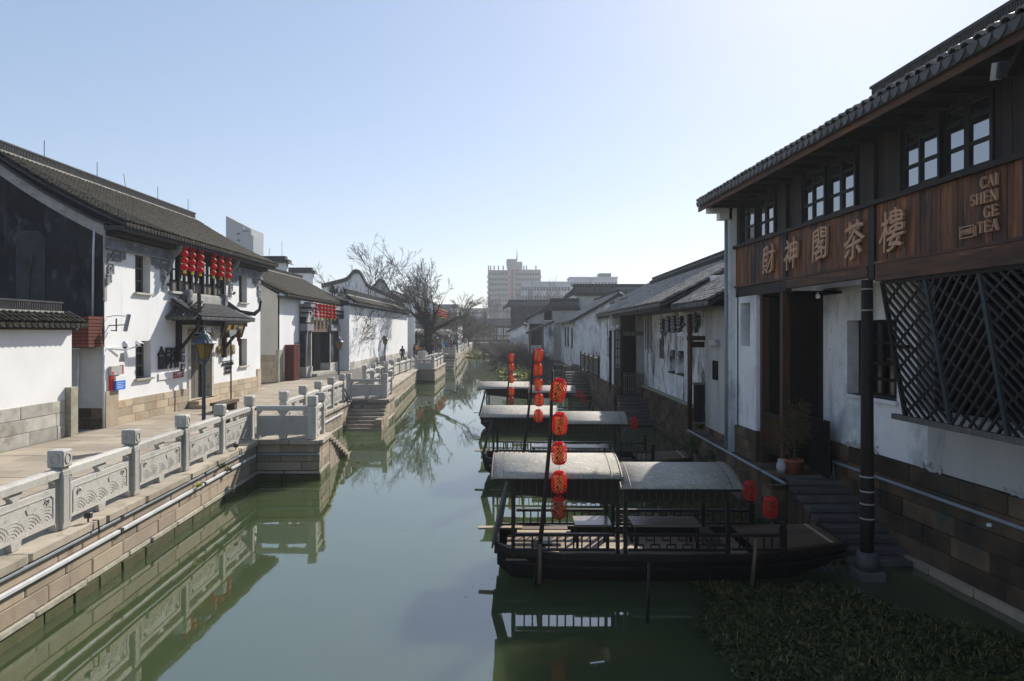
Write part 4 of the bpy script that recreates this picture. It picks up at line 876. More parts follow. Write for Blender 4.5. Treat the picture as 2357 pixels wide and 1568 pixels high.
# ------------------------------------------------------------------ courtyard wall
X3 = -13.85
w3 = thing('courtyard_wall', (X3, 74, ZB), 'long plain white courtyard wall with a tiled cap and tree in front', 'wall')
B('wall', 'plaster', w3, (X3 - .5, 58.2, ZB), (X3, 90.5, 6.75)); B('end_return', 'plaster', w3, (X3 - 6, 90.0, ZB), (X3 - .5, 90.5, 6.75)); B('side_wall', 'plaster', w3, (X3 - 3, 58.0, ZB), (X3 + .02, 58.4, 5.6))
masonry(w3, (X3 + .04, 58.4), (X3 + .04, 90.3), ZB - .02, [.35, .35], 'stone_pale', .1, .8, 1.6)
B('dentil_course', 'ridge_tile', w3, (X3 - .6, 58.2, 6.75), (X3 + .25, 90.8, 6.95))
tile_roof(w3, (X3 + .6, 58.3, 7.0), (X3 + .6, 91, 7.0), (-1, 0, 0), .9, .55, mat='tile', col=.3, expo=.22, curve=0, parts=60)
B('white_band', 'lime', w3, (X3 - .75, 58.5, 7.4), (X3 - .2, 90.5, 7.75)); ridge(w3, (X3 - .5, 58.6, 7.7), (X3 - .5, 90.3, 7.7), .5, .3, base=False)
# ------------------------------------------------------------------ house with curved gables
def curved_gable(label, cx_px, yt, Y_, wl, wr, hl, hr, mat, depth):
    c = at(cx_px, yt, Y_); s_ = Y_ / F
    t = thing('curved_gable_house', (c.x, Y_, ZB), label, 'house')
    prof = []
    for i in range(25):
        u_ = -1 + 2 * i / 24; W = wl if u_ < 0 else wr; H = hl if u_ < 0 else hr
        hump = math.exp(-(abs(u_) * 5.2) ** 3); base = 1 - abs(u_) if abs(u_) > .2 else .8 + .2 * (1 - (abs(u_) / .2) ** 2) * .0
        prof.append((c.x + u_ * W * s_, c.z - H * s_ * (1 - .52 * hump - .60 * base)))
    poly = [(x, Y_, z) for x, z in prof] + [(prof[-1][0], Y_, ZB), (prof[0][0], Y_, ZB)]
    MB().prism(poly, (0, .5, 0)).build('gable_wall', mat, t)
    cap = MB()
    for (xa, za), (xb, zb_) in zip(prof, prof[1:]): cap.prism([(xa, Y_ - .3, za - .05), (xb, Y_ - .3, zb_ - .05), (xb, Y_ - .3, zb_ + .5), (xa, Y_ - .3, za + .5)], (0, 1.1, 0))
    cap.build('gable_cap', 'ridge_tile', t)
    e = prof[-1]; p0 = prof[14]
    tile_roof(t, (e[0] + .6, Y_ + .6, e[1] - .5), (e[0] + .6, Y_ + depth, e[1] - .5), (-1, 0, 0), e[0] + .6 - c.x, p0[1] - e[1] - .6, mat='tile', col=.3, expo=.25, curve=.2, parts=0, eave=False)
    B('facade', 'plaster_old', t, (e[0] - .3, Y_ + .5, ZB), (e[0], Y_ + depth, e[1] - .55)); return t
curved_gable('house with a tall rounded gable hump behind the courtyard wall', 821, 628, 96, 80, 88, 34, 62, 'plaster', 14)
curved_gable('house with a second smaller rounded gable behind the first hump', 876, 648, 112, 60, 95, 30, 66, 'plaster_cream_shade', 16)
# ------------------------------------------------------------------ shop houses along the far left bank
def shop(label, x, ya, yb, zt, lan, cat='shop house', pent=True):
    t = thing('shop_house', (x, ya, ZB), label, cat)
    B('upper_wall', 'plaster_old', t, (x - 6, ya, 4.4), (x, yb, zt)); B('ground_floor', 'interior', t, (x - 6, ya + .4, ZB), (x - 1.2, yb - .3, 4.4)); B('end_wall', 'plaster', t, (x - 6, ya - .3, ZB), (x + .2, ya, zt + .5))
    n = max(2, int((yb - ya) / 2.4))
    for i in range(n + 1):
        yy = ya + .3 + i * (yb - ya - .6) / n; B('shop_post', 'black_wood' if i % 2 else 'white_paint', t, (x - .2, yy - .1, ZB), (x, yy + .1, 4.4))
        if i < n:
            B('shutter', 'dark_wood', t, (x - 1.0, yy + .3, ZB), (x - .95, yy + (yb - ya - .6) / n * .6, 4.0))
            w = B('upper_window', 'interior_dim', t, (x + .0, yy + .35, 5.1), (x + .05, yy + (yb - ya) / n - .3, zt - .7)); B('window_frame', 'dark_wood', w, (x + .05, yy + .35, 5.0), (x + .12, yy + (yb - ya) / n - .3, 5.3))
    if pent: tile_roof(t, (x + 1.5, ya, 3.75), (x + 1.5, yb, 3.75), (-1, 0, 0), 1.5, .75, mat='tile', col=.35, expo=.25, curve=0, parts=0); B('pent_board', 'dark_wood', t, (x, ya, 3.55), (x + 1.4, yb, 3.7))
    tile_roof(t, (x + .7, ya - .2, zt), (x + .7, yb + .2, zt), (-1, 0, 0), 3.7, 1.8, mat='tile', col=.35, expo=.3, curve=.15, parts=0)
    ridge(t, (x - 3, ya, zt + 1.8), (x - 3, yb, zt + 1.8), .45, .3)
    for i in range(lan): lantern_string(x + .55, ya + 1 + i * (yb - ya - 2) / max(1, lan - 1), zt - .55, '%s red lantern string counted from the camera on the %s' % (ordw[i], label.split(' with')[0]), 'lantern strings on the shop houses', 3, .275, 1.5)
shop('nearer shop house with a pent roof past the courtyard wall', -13.4, 93, 107, 7.9, 6)
shop('middle shop house with lanterns behind the dark tree', -12.6, 108, 124, 8.6, 6)
shop('farther shop house with a row of faint lanterns', -12.9, 126, 146, 8.0, 5)
t = thing('far_house', (-14, 150, ZB), 'grey flat roofed house at the far end of the left bank', 'house'); B('wall', 'plaster_grey', t, (-22, 150, ZB), (-12, 168, 10.0)); B('roof', 'concrete_grey', t, (-22.3, 149.6, 10.0), (-11.7, 168.3, 10.5))
for i in range(5): B('window', 'window_far', t, (-12.0, 151.5 + i * 3.3, 6.5), (-11.95, 153.2 + i * 3.3, 8.2))
# ------------------------------------------------------------------ bits along the left bank
fn = thing('brushwood_fence', (-8.6, 41, ZB), 'weathered brushwood fence in the gap of the railing past the second platform', 'fence')
for i in range(34):
    f_ = i / 33; x_, yy = -7.75 - .75 * f_, 38.9 + 5.4 * f_; MB().tube([(x_ + rng.uniform(-.05, .05), yy, .75), (x_ + rng.uniform(-.06, .06), yy + rng.uniform(-.05, .05), 2.0 + rng.uniform(-.12, .15))], .055, 5).build('stick', 'grey_wood', fn)
MB().beam((-7.7, 38.9, 1.75), (-8.45, 44.3, 1.75), .08, .06).build('cross_bar', 'grey_wood', fn)
fp = thing('flower_boxes', (-9, 44, ZB), 'dark rail with small pots behind the brushwood fence', 'rail')
B('rail', 'black_metal', fp, (-9.35, 43.0, 2.05), (-9.25, 47.4, 2.14))
for i in range(7): MB().lathe([(.06, 0), (.16, .08), (.17, .2), (.08, .3), (.05, .36)], 8, (-9.3, 43.2 + i * .66, 1.85)).build('pot', 'black_metal', fp, True)
gt = thing('iron_gate', (-8.4, 31.2, ZB), 'black slatted gate leaf leaning open beside the second platform', 'gate')
p0, p1, up_ = Vector((-8.05, 31.7, ZB + .05)), Vector((-7.5, 31.95, ZB - .1)), Vector((-.42, -.25, 1.0))
for i in range(5):
    a = p0.lerp(p1, i / 4); MB().beam(a, a + up_, .05, .04).build('bar', 'black_metal', gt)
for f_ in (.1, .9): MB().beam(p0 + up_ * f_, p1 + up_ * f_, .05, .06).build('rail', 'black_metal', gt)
# potted bollards and a scooter rack on the walkway behind the first platform
rk = thing('bike_rack', (-8.9, 22.8, ZB), 'dark slatted bicycle rack on the walkway behind the first platform', 'rack')
for i in range(9): MB().tube([(-8.9 + .0, 22.2 + i * .14, ZB), (-8.9, 22.2 + i * .14, ZB + .55), (-8.6, 22.25 + i * .14, ZB + .72)], .022, 5).build('bar', 'black_metal', rk)
MB().beam((-8.9, 22.1, ZB + .05), (-8.9, 23.5, ZB + .05), .05, .05).build('base', 'black_metal', rk)
bn = thing('litter_bin', (-9.3, 21.9, ZB), 'dark rounded litter bin behind the fifth railing post', 'bin'); MB().lathe([(.2, 0), (.24, .1), (.25, .6), (.2, .75), (.08, .82)], 14, (-9.3, 21.9, ZB)).build('body', 'black_metal', bn, True); MB().lathe([(.255, .5), (.262, .53), (.255, .56)], 14, (-9.3, 21.9, ZB)).build('band', 'lamp_metal', bn, True)
sb = thing('stone_bench', (-12.0, 27.8, ZB), 'low brown stone bench in front of the white house', 'bench'); block('seat', 'stone_dark', sb, (-11.9, 28.3, ZB + .36), (.5, 1.8, .12)); block('leg', 'stone_dark', sb, (-11.9, 27.7, ZB + .15), (.4, .3, .3)); block('leg', 'stone_dark', sb, (-11.9, 28.9, ZB + .15), (.4, .3, .3))
# ------------------------------------------------------------------ trees
def grow(seed, base, h, r0, spread, levels, nb, mat_t, mat_c, lean=(0, 0, 0), trunk_frac=.3, twigs=3, min_r=.012, name='bare_tree', label='', cat='tree', droop=0., wig=.18, limbs=None, tl=.5):
    rr = random.Random(seed); T = MB(); K = MB(); t = thing(name, base, label, cat); base = Vector(base)
    def branch(p, d, L, r, lev):
        nseg = 4 if lev < 2 else 3; pts = [p.copy()]; rad = [r]; dd = d.copy()
        for i in range(nseg):
            dd = (dd + Vector((rr.gauss(0, wig), rr.gauss(0, wig), rr.gauss(0, wig) * .6 + .05 - droop * lev * .06))).normalized(); p = p + dd * L / nseg
            pts.append(p.copy()); rad.append(max(min_r, r * (1 - .55 * (i + 1) / nseg)))
        (T if lev < 3 else K).tube(pts, rad, 7 if lev == 0 else 5 if lev < 3 else 3, lev < 2)
        if lev >= levels: 
            for _ in range(twigs):
                q = pts[rr.randrange(1, len(pts))]; d2 = (dd + Vector((rr.gauss(0, .6), rr.gauss(0, .6), rr.gauss(0, .5) - droop))).normalized(); l2 = L * rr.uniform(.3, .7) * tl * 2
                K.tube([q, q + d2 * l2 * .5 + Vector((rr.gauss(0, .04), rr.gauss(0, .04), 0)), q + d2 * l2], [min_r, min_r * .8, min_r * .5], 3, False)
            return
        k = nb + (1 if rr.random() < .4 else 0)
        for i in range(k):
            f = rr.uniform(.45, 1.0) if i else 1.0; idx = min(len(pts) - 1, int(f * nseg)); q = pts[idx]
            ang = rr.uniform(.6, 1.15) * spread if i else rr.uniform(.15, .5) * spread; az = rr.uniform(0, 6.283)
            o = dd.orthogonal().normalized(); o.rotate(Matrix.Rotation(az, 3, dd)); d2 = (dd * math.cos(ang) + o * math.sin(ang)).normalized()
            branch(q, d2, L * rr.uniform(.62, .85), max(min_r, rad[idx] * rr.uniform(.6, .8)), lev + 1)
    if limbs:
        top = base + Vector((0, 0, h * trunk_frac)) + Vector(lean)
        T.tube([base - Vector((0, 0, .1)), base + Vector((0, 0, h * trunk_frac * .5)) + Vector(lean) * .4, top], [r0 * 1.25, r0, r0 * .9], 9)
        for (dx, dy, dz, L, rf) in limbs: branch(top - Vector((0, 0, rr.uniform(0, .15) * h * trunk_frac)), Vector((dx, dy, dz)).normalized(), L, r0 * rf, 1)
    else: branch(base, (Vector((0, 0, 1)) + Vector(lean)).normalized(), h * trunk_frac, r0, 0)
    T.build('trunk', mat_t, t, True); K.build('crown', mat_c, t); return t
def scatter_leaves(parent, name, mat, pts, n, size, seed, rad=.3, per=1):
    rr = random.Random(seed); V = []; 
    for i in range(n):
        c = Vector(rr.choice(pts)) + Vector((rr.gauss(0, rad), rr.gauss(0, rad), rr.gauss(0, rad)))
        a = Vector((rr.gauss(0, 1), rr.gauss(0, 1), rr.gauss(0, 1))).normalized(); b = a.orthogonal().normalized(); b.rotate(Matrix.Rotation(rr.uniform(0, 6.28), 3, a)); s_ = size * rr.uniform(.6, 1.3)
        V += [c + b * s_, c + a.cross(b) * s_ * .5, c - b * s_, c - a.cross(b) * s_ * .5]
    o = link(name, np_mesh(name, np.array([tuple(v) for v in V]), np.arange(4 * n).reshape(n, 4), mat), parent); return o
# tree behind the courtyard wall
ta = at(864, 760, 94); grow(11, (ta.x, 94, ZB), 15.5, .30, .5, 6, 2, 'bark', 'twig', trunk_frac=.30, label='slender bare tree rising behind the courtyard wall', min_r=.022, wig=.2,
     limbs=[(-.5, .1, 1.1, 3.3, .62), (-.15, .3, 1.3, 3.9, .65), (.15, -.1, 1.3, 4.5, .7), (.5, .2, 1.0, 3.1, .55)])
# dark tree with ivy on its trunk
tb = at(986, 830, 79); tr = grow(23, (tb.x, 79, ZB), 11.5, .62, .55, 6, 2, 'bark_dark', 'twig', trunk_frac=.30, label='dark bare tree with thick ivy covered trunk on the left bank', min_r=.018, wig=.16, twigs=4,
     limbs=[(-1.0, .1, .85, 2.7, .5), (-.7, .2, 1.1, 2.9, .55), (-.25, -.2, 1.3, 3.2, .6), (.2, .2, 1.3, 3.2, .6), (.6, -.1, 1.1, 3.0, .55), (1.0, .1, .85, 2.7, .5), (-.45, .4, 1.2, 2.8, .45), (.4, .5, 1.2, 2.9, .45)])
iv = [(tb.x + rng.gauss(0, .35), 79 - .3 + rng.gauss(0, .3), ZB + .5 + 5.2 * rng.random()) for _ in range(90)] + [(tb.x + s_ * k * .4, 79, 5.0 + k * .38) for k in range(5) for s_ in (-.8, .9)]
scatter_leaves(tr, 'ivy', 'ivy', iv, 3200, .11, 5, .28)
# small tree in front of the courtyard wall
td = at(786, 832, 61); grow(31, (td.x - .3, 61, ZB), 5.5, .07, .5, 5, 2, 'bark', 'twig', lean=(0, 0, 0), trunk_frac=.18, label='low leaning bare shrub against the white courtyard wall', cat='shrub', name='bare_shrub', min_r=.014, wig=.12, twigs=4, tl=.6,
     limbs=[(1.0, .5, .95, 2.4, .6), (.5, .4, 1.2, 2.3, .6), (1.2, .9, .5, 2.2, .55), (.1, .2, 1.3, 2.4, .5), (-.3, .3, 1.2, 1.9, .5)])
grow(37, (X2 - .5, 60.5, 6.9), 4, .05, .55, 5, 2, 'bark', 'twig_red', trunk_frac=.15, label='reddish thin shrub above the roof by the curved gable', cat='shrub', name='bare_shrub', min_r=.018, wig=.14, twigs=4,
     limbs=[(-.6, 0, 1.0, .35, .7), (.2, 0, 1.1, .4, .7), (.7, .3, .8, .4, .6), (-.2, .5, 1.2, .5, .6)])
# brown thicket of trees along the far left bank
for k, (px, Y_, hh) in enumerate(((1052, 132, 8.5), (1078, 148, 8), (1100, 160, 6.5), (1066, 118, 7), (1040, 112, 6.5))):
    p = at(px, 800, Y_); grow(40 + k, (p.x, Y_, ZB), hh, .12, .6, 6, 2, 'bark', 'twig_brown', trunk_frac=.2, label='%s brown twiggy tree hanging over the far left bank' % ('first', 'third', 'farthest', 'second', 'nearest')[k], min_r=.03, wig=.2, droop=.25, twigs=4,
        limbs=[(-.8, 0, 1, hh * .3, .6), (-.2, .4, 1.2, hh * .33, .6), (.4, -.3, 1.1, hh * .3, .6), (.9, .1, .8, hh * .32, .6), (1.2, -.2, .3, hh * .3, .5)])
# ------------------------------------------------------------------ people
def person(p, face, h, top, legs, label, lean=0., arms=0, hair='hair', skirt=False):
    """one continuous skinned figure; face: heading in degrees (0 looks along +Y)"""
    t = thing('person', p, label, 'person', 'people on the left bank')
    k = h / 1.7
    V = [(0, 0, .95), (0, .02, 1.15), (0, .03 + lean * .5, 1.38), (0, .04 + lean, 1.5), (0, .06 + lean * 1.25, 1.62)]
    Rr = [(.15, .11), (.15, .10), (.18, .11), (.055, .055), (.085, .095)]
    E = [(0, 1), (1, 2), (2, 3), (3, 4)]
    for sg in (-1, 1):
        n = len(V); V += [(sg * .09, .0, .88), (sg * .10, .03, .48), (sg * .10, -.02, .09), (sg * .11, .13, .04)]; Rr += [(.095, .095), (.065, .07), (.045, .05), (.04, .035)]; E += [(0, n), (n, n + 1), (n + 1, n + 2), (n + 2, n + 3)]
        n = len(V); ly = lean * .8
        if arms == 0: A_ = [(sg * .20, .03 + ly, 1.38), (sg * .25, -.02 + ly, 1.12), (sg * .25, .08 + ly, .88), (sg * .245, .10 + ly, .80)]
        else: A_ = [(sg * .20, .03 + ly, 1.38), (sg * .26, .08 + ly, 1.12), (sg * .18, .32 + ly, 1.08), (sg * .14, .40 + ly, 1.08)]
        V += A_; Rr += [(.07, .07), (.055, .055), (.042, .042), (.035, .035)]; E += [(2, n), (n, n + 1), (n + 1, n + 2), (n + 2, n + 3)]
    me = bpy.data.meshes.new('body'); me.from_pydata([tuple(c * k for c in v) for v in V], E, []); o = bpy.data.objects.new('body', me); C.objects.link(o)
    sk = o.modifiers.new('skin', 'SKIN'); sb_ = o.modifiers.new('sub', 'SUBSURF'); sb_.levels = 2; sb_.render_levels = 2
    for i, r_ in enumerate(Rr): me.skin_vertices[0].data[i].radius = (r_[0] * k, r_[1] * k)
    me.skin_vertices[0].data[0].use_root = True
    dg = bpy.context.evaluated_depsgraph_get(); m2 = bpy.data.meshes.new_from_object(o.evaluated_get(dg)); bpy.data.objects.remove(o)
    for mt in (legs, top, 'skin', 'black_metal'): m2.materials.append(MATS[mt])
    for f in m2.polygons:
        z, x = f.center.z / k, abs(f.center.x) / k; f.use_smooth = True
        f.material_index = 2 if z > 1.5 else (2 if (arms == 0 and z < .86 and x > .2) or (arms and f.center.y / k > .36 + lean * .8 and z > 1) else (3 if z < .1 else (1 if z > (.45 if skirt else .93) else 0)))
    mm = Matrix.Translation(p) @ Matrix.Rotation(R(-face), 4, 'Z'); link('body', m2, t, mm)
    hm = MB().lathe([(.02, .13), (.07, .11), (.098, .04), (.10, -.02), (.085, -.08)], 10, (0, (.05 + lean * 1.25) * k - .012, 1.64 * k), sy=1.1); ho = link('hair', hm.mesh('hair', hair, True), t, mm)
    return t
def px_person(px, Y_, *a, zz=ZB, **kw): return person(((px - HX) / F * Y_, Y_, zz), *a, **kw)
px_person(926, 71, 5, 1.74, 'cloth_navy', 'cloth_black', 'man in a dark jacket seen from behind by the white courtyard wall')
px_person(943.5, 93, 40, 1.78, 'cloth_black', 'cloth_black', 'person all in black at the end of the courtyard wall', arms=1)
px_person(953, 84, 60, 1.70, 'cloth_black', 'cloth_navy', 'person in a black coat with loose dark hair among the group', skirt=True)
px_person(961, 90, 200, 1.66, 'cloth_orange', 'cloth_navy', 'person in an orange top behind the group')
px_person(966, 66, 30, 1.62, 'cloth_cream', 'cloth_grey', 'person in a pale jacket left of the white robed figure', lean=.06)
px_person(971, 65.2, 190, 1.60, 'cloth_cream', 'cloth_pink', 'person in a peach robe facing the camera at the third platform', lean=.1, arms=1, skirt=True)
px_person(975.5, 66.5, 170, 1.66, 'cloth_white', 'cloth_white', 'person in a long white robe at the third platform', lean=.08, arms=1, skirt=True)
px_person(986, 88, 30, 1.70, 'cloth_teal', 'cloth_navy', 'person in a dark teal jacket by the ivy trunk')
px_person(1013, 99, 200, 1.72, 'cloth_black', 'cloth_grey', 'person in black beside the far lamp')
px_person(1027, 86.5, 150, 1.72, 'cloth_blue', 'cloth_navy', 'person with a bright blue backpack near the far steps', zz=1.72)
px_person(1033, 90, 190, 1.68, 'cloth_red', 'cloth_navy', 'person in a red top behind the blue backpack', zz=1.72)
px_person(1039, 86, 180, 1.70, 'cloth_grey', 'cloth_black', 'person in grey in the middle of the far group', zz=1.72)
px_person(1046, 85.3, 160, 1.74, 'cloth_navy', 'cloth_black', 'person in dark blue leaning on the railing above the far steps', lean=.1, arms=1, zz=1.72)
px_person(1051, 87, 210, 1.68, 'cloth_teal', 'cloth_black', 'person in teal at the right of the far group', zz=1.72)
px_person(1064, 128, 180, 1.70, 'cloth_black', 'cloth_black', 'left one of two distant people by the far railing')
px_person(1070, 131, 180, 1.68, 'cloth_grey', 'cloth_black', 'right one of two distant people by the far railing')
# ------------------------------------------------------------------ tea house on the right bank
def tw(s, o, z): return (7.35 - .055 * s - o, s, z)            # s along the canal, o out toward the water
def wallo(s): return -1.49 + .014 * s                           # recessed main wall
TH = thing('tea_house', tw(12, 0, 1.1), 'dark timber tea house with carved characters overhanging the water on the right', 'tea house')
def TB(name, mat, parent, a, b, bevel=0.): return MB(tw).box(a, b).build(name, mat, parent, bevel=bevel)
# fascia of upright boards
TB('fascia_back', 'interior', TH, (0, -.12, 5.82), (19.2, -.04, 6.9))
s = 0.0
while s < 19.18:
    w = rng.uniform(.10, .15); e = min(s + w, 19.19); TB('fascia_board', 'plank_wood', TH, (s + .004, -.03, 5.82), (e - .004, rng.uniform(.0, .012), 6.86)); s = e
TB('fascia_cap', 'plank_dark', TH, (0, -.06, 6.86), (19.2, .09, 6.94)); TB('fascia_foot', 'beam_wood', TH, (0, -.05, 5.77), (19.2, .05, 5.82))
TB('beam', 'beam_wood', TH, (0, -.14, 5.46), (12.42, .06, 5.76)); TB('beam', 'beam_wood', TH, (12.7, -.14, 5.56), (16.0, .05, 5.76)); TB('beam', 'plank_dark', TH, (16.16, -.16, 5.5), (19.2, .0, 5.76))
for s_ in (9.0, 12.56, 16.08): TB('storey_post', 'plank_dark', TH, (s_ - .09, -.06, 5.5), (s_ + .09, .055, 8.0))
# upper wall boards between the windows
wg = [(16.75, 18.85), (13.2, 15.3), (9.72, 11.75), (6.2, 8.3)]
TB('upper_back', 'interior', TH, (0, -.5, 6.9), (19.2, -.42, 8.3))
s = 0.0
while s < 19.18:
    w = rng.uniform(.14, .2); e = min(s + w, 19.19); inside = any(a - .05 < (s + e) / 2 < b + .05 for a, b in wg)
    TB('wall_board', 'plank_dark', TH, (s + .004, -.08, 8.0 if inside else 6.94), (e - .004, -.03 + rng.uniform(0, .01), 8.22)); s = e
for gi, (a, b) in enumerate(wg):
    n = 4; dw = (b - a) / n
    for i in range(n):
        s0, s1 = a + i * dw, a + (i + 1) * dw; m = MB(tw)
        sw = (.0, .0, .06, .0)[i]
        for ss in (s0 + .026, s1 - .026): m.box((ss - .026, -.1 + sw, 6.95), (ss + .026, -.02 + sw, 8.0))
        zs = [6.98, 7.34, 7.74, 7.97]
        for z_ in zs: m.box((s0 + .01, -.09 + sw, z_ - .028), (s1 - .01, -.03 + sw, z_ + .028))
        cs = m.build('casement', 'black_wood', TH)
        for z0, z1 in zip(zs, zs[1:]): TB('pane', 'glass', cs, (s0 + .05, -.062 + sw, z0 + .025), (s1 - .05, -.058 + sw, z1 - .025))
    TB('window_post', 'black_wood', TH, (a - .06, -.1, 6.94), (a, .02, 8.0)); TB('window_post', 'black_wood', TH, (b, -.1, 6.94), (b + .06, .02, 8.0))
# eaves and roof
TB('soffit', 'plank_dark', TH, (0, -.1, 8.12), (19.7, .86, 8.16)); TB('eave_board', 'beam_wood', TH, (0, .84, 8.0), (19.75, .88, 8.14))
for i in range(30): TB('rafter', 'plank_dark', TH, (.04 + i * .66, -.05, 8.02), (.13 + i * .66, .83, 8.12))
ra, rb = Vector(tw(0, .95, 8.2)), Vector(tw(19.6, .95, 8.2)); upn = Vector((1, .055, 0)).normalized()
tile_roof(TH, rb, ra, upn, 4.4, 2.4, mat='tile_shiny', col=.23, expo=.17, curve=.15, parts=300, drip='tile_dark', lift=.035)
rp, rq = Vector(tw(0, -3.4, 10.55)), Vector(tw(18.3, -3.4, 10.55)); ridge(TH, rp, rq, .55, .26)
tile_roof(TH, Vector(tw(0, -7.6, 8.2)), Vector(tw(19.6, -7.6, 8.2)), -upn, 4.2, 2.4, mat='tile_dark', col=.5, expo=.5, curve=.15, parts=0, eave=False, pans=False)
gm = MB(); gm.prism([tw(19.2, .18, 1.1), tw(19.2, .18, 8.05), tw(19.2, -3.4, 10.45), tw(19.2, -7, 8.05), tw(19.2, -7, 1.1)], (-.014, .26, 0)); gm.build('end_wall', 'plaster_tea', TH)
TB('end_corbel', 'plaster_tea', TH, (19.2, .1, 7.9), (19.46, .75, 8.1)); TB('end_corbel', 'plaster_tea', TH, (19.2, .1, 7.7), (19.46, .45, 7.9))
# ground floor: block at the far corner
def skew_wall(parent, s0, s1, o_, z0, z1, holes, th, mat, name):
    ob = wall_open(parent, 0, s0, s1, z0, z1, holes, th, mat, 'y', 1, name)
    for v in ob.data.vertices: v.co = tw(v.co.y, (o_(v.co.y) if callable(o_) else o_) - v.co.x, v.co.z)
    return ob
skew_wall(TH, 17.82, 19.2, 0., 1.95, 5.5, [(18.2, 18.85, 4.15, 5.32)], .3, 'plaster_tea', 'corner_block')
wd = TB('small_window', 'interior_dim', TH, (18.2, -.26, 4.15), (18.85, -.3, 5.32)); TB('bars', 'dark_wood', wd, (18.48, -.22, 4.15), (18.53, -.26, 5.32))
TB('block_side', 'plaster_tea', TH, (17.80, -.28, 1.95), (17.815, -.02, 5.5))
# masonry base of block and main wall
t0 = Vector(tw(19.4, .03, 0)); t1 = Vector(tw(17.75, .03, 0)); masonry(TH, t0[:2], t1[:2], 1.05, [.3, .3, .28], 'stone_dark', .3, .5, .9)
p0, p1 = Vector(tw(16.9, wallo(16.9) + .04, 0)), Vector(tw(-2, wallo(-2) + .04, 0))
masonry(TH, p0[:2], p1[:2], .12, [.36, .36, .36, .36, .34], 'stone_dark', .4, .7, 1.5, proud=.025)
masonry(TH, tuple((p0 - Vector((.1, 0, 0)))[:2]), tuple((p1 - Vector((.1, 0, 0)))[:2]), -.06, [.2], 'stone_block', .5, .6, 1.2, name='footing_stone', proud=.05)
skew_wall(TH, 13.04, 16.84, wallo, 1.92, 5.6, [(13.97, 15.79, 3.12, 4.8), (13.04, 13.35, 3.02, 5.5)], .35, 'plaster_tea', 'main_wall')
skew_wall(TH, -2, 13.04, wallo, 1.92, 5.6, [(-2, 13.04, 3.02, 5.5)], .35, 'plaster_beige', 'main_wall')
fk = MB()                                                     # flaking whitewash along the foot of the plaster
rr = random.Random(5)
for k in range(90):
    s_ = rr.choice([rr.uniform(14.9, 16.2), rr.uniform(14.6, 15.6), rr.uniform(12.6, 13.2), rr.uniform(10, 11.2)]); h_ = rr.uniform(.02, .07); w_ = rr.uniform(.03, .08); o_ = wallo(s_) + .014; z_ = 1.93 + abs(rr.gauss(0, .06))
    fk.prism([tw(s_ + w_ * math.cos(a) * rr.uniform(.6, 1.1), o_, z_ + h_ * math.sin(a) * rr.uniform(.5, 1)) for a in [i * 1.05 for i in range(6)]], (-.02, 0, 0))
fk.build('flaking_plaster', 'plaster_flake', TH, kind='stuff')
w = TB('window', 'glass_dark', TH, (13.97, -1.62, 3.12), (15.79, -1.66, 4.8)); m = MB(tw)
for s_ in (14.0, 14.42, 14.88, 15.34, 15.76): m.box((s_ - .035, -1.54, 3.12), (s_ + .035, -1.61, 4.8))
for z_ in (3.15, 3.5, 3.85, 4.3, 4.77): m.box((13.97, -1.545, z_ - .03), (15.79, -1.605, z_ + .03))
m.build('frame', 'dark_wood', w); TB('sill', 'plaster_tea', w, (13.9, -1.5, 3.04), (15.86, -1.22, 3.12))
TB('window_bars', 'dark_wood', w, (13.5, -1.22, 4.2), (13.97, -1.26, 4.28))
# dark room behind the lattice, with things seen through it
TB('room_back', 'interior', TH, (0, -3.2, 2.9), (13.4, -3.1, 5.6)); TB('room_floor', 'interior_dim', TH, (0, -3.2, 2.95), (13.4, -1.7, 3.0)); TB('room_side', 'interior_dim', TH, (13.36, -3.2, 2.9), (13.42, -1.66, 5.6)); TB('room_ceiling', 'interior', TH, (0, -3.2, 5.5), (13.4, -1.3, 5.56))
bt = thing('bunting', tw(9.8, -2, 4.6), 'row of red and pink patterned cloths inside the lattice room', 'bunting')
rr = random.Random(9)
for i in range(14): TB('cloth', ('cloth_pink', 'red_paint', 'rose_paint', 'cloth_cream')[i % 4], bt, (8.0 + i * .22, -1.9, 4.45 - rr.uniform(0, .25)), (8.0 + i * .22 + .15, -1.91, 4.72))
bs = thing('blue_banner', tw(9.2, -2, 4), 'narrow blue banner inside the lattice room', 'banner'); TB('banner', 'blue_paint', bs, (10.0, -1.95, 3.35), (10.14, -1.96, 4.2)); TB('banner_head', 'white_paint', bs, (10.0, -1.94, 4.05), (10.16, -1.95, 4.25))
# doorway
TB('door_back', 'interior', TH, (16.8, -2.1, 1.1), (19.2, -2.0, 5.6)); TB('porch_dark_sheet', 'interior', TH, (19.0, -2.1, 1.1), (19.1, .0, 5.6)); TB('porch_lining', 'dark_wood', TH, (17.74, -2.0, 1.13), (17.795, -.3, 5.5)); TB('door_frame', 'dark_wood', TH, (16.84, wallo(16.84) - .3, 1.1), (16.98, wallo(16.84) + .06, 5.5)); TB('porch_ceiling', 'interior', TH, (16.0, -1.6, 5.44), (18.0, -.15, 5.5))  # black sheet added over the pale end wall so the porch reads dark
TB('porch_post', 'post_wood', TH, (16.38, -.22, 1.12), (16.54, -.05, 5.56)); TB('block_post', 'post_wood', TH, (17.66, -.28, 1.12), (17.8, -.1, 5.5))
gt = thing('slatted_gate', tw(17, -.1, 1.1), 'dark slatted wooden gate in the tea house porch', 'gate')
for z_ in (1.5, 2.38): TB('rail', 'dark_wood', gt, (16.3, -.16, z_), (17.66, -.08, z_ + .1))
for i in range(9): TB('slat', 'post_wood', gt, (16.62 + i * .115, -.14, 1.52), (16.655 + i * .115, -.10, 2.4))
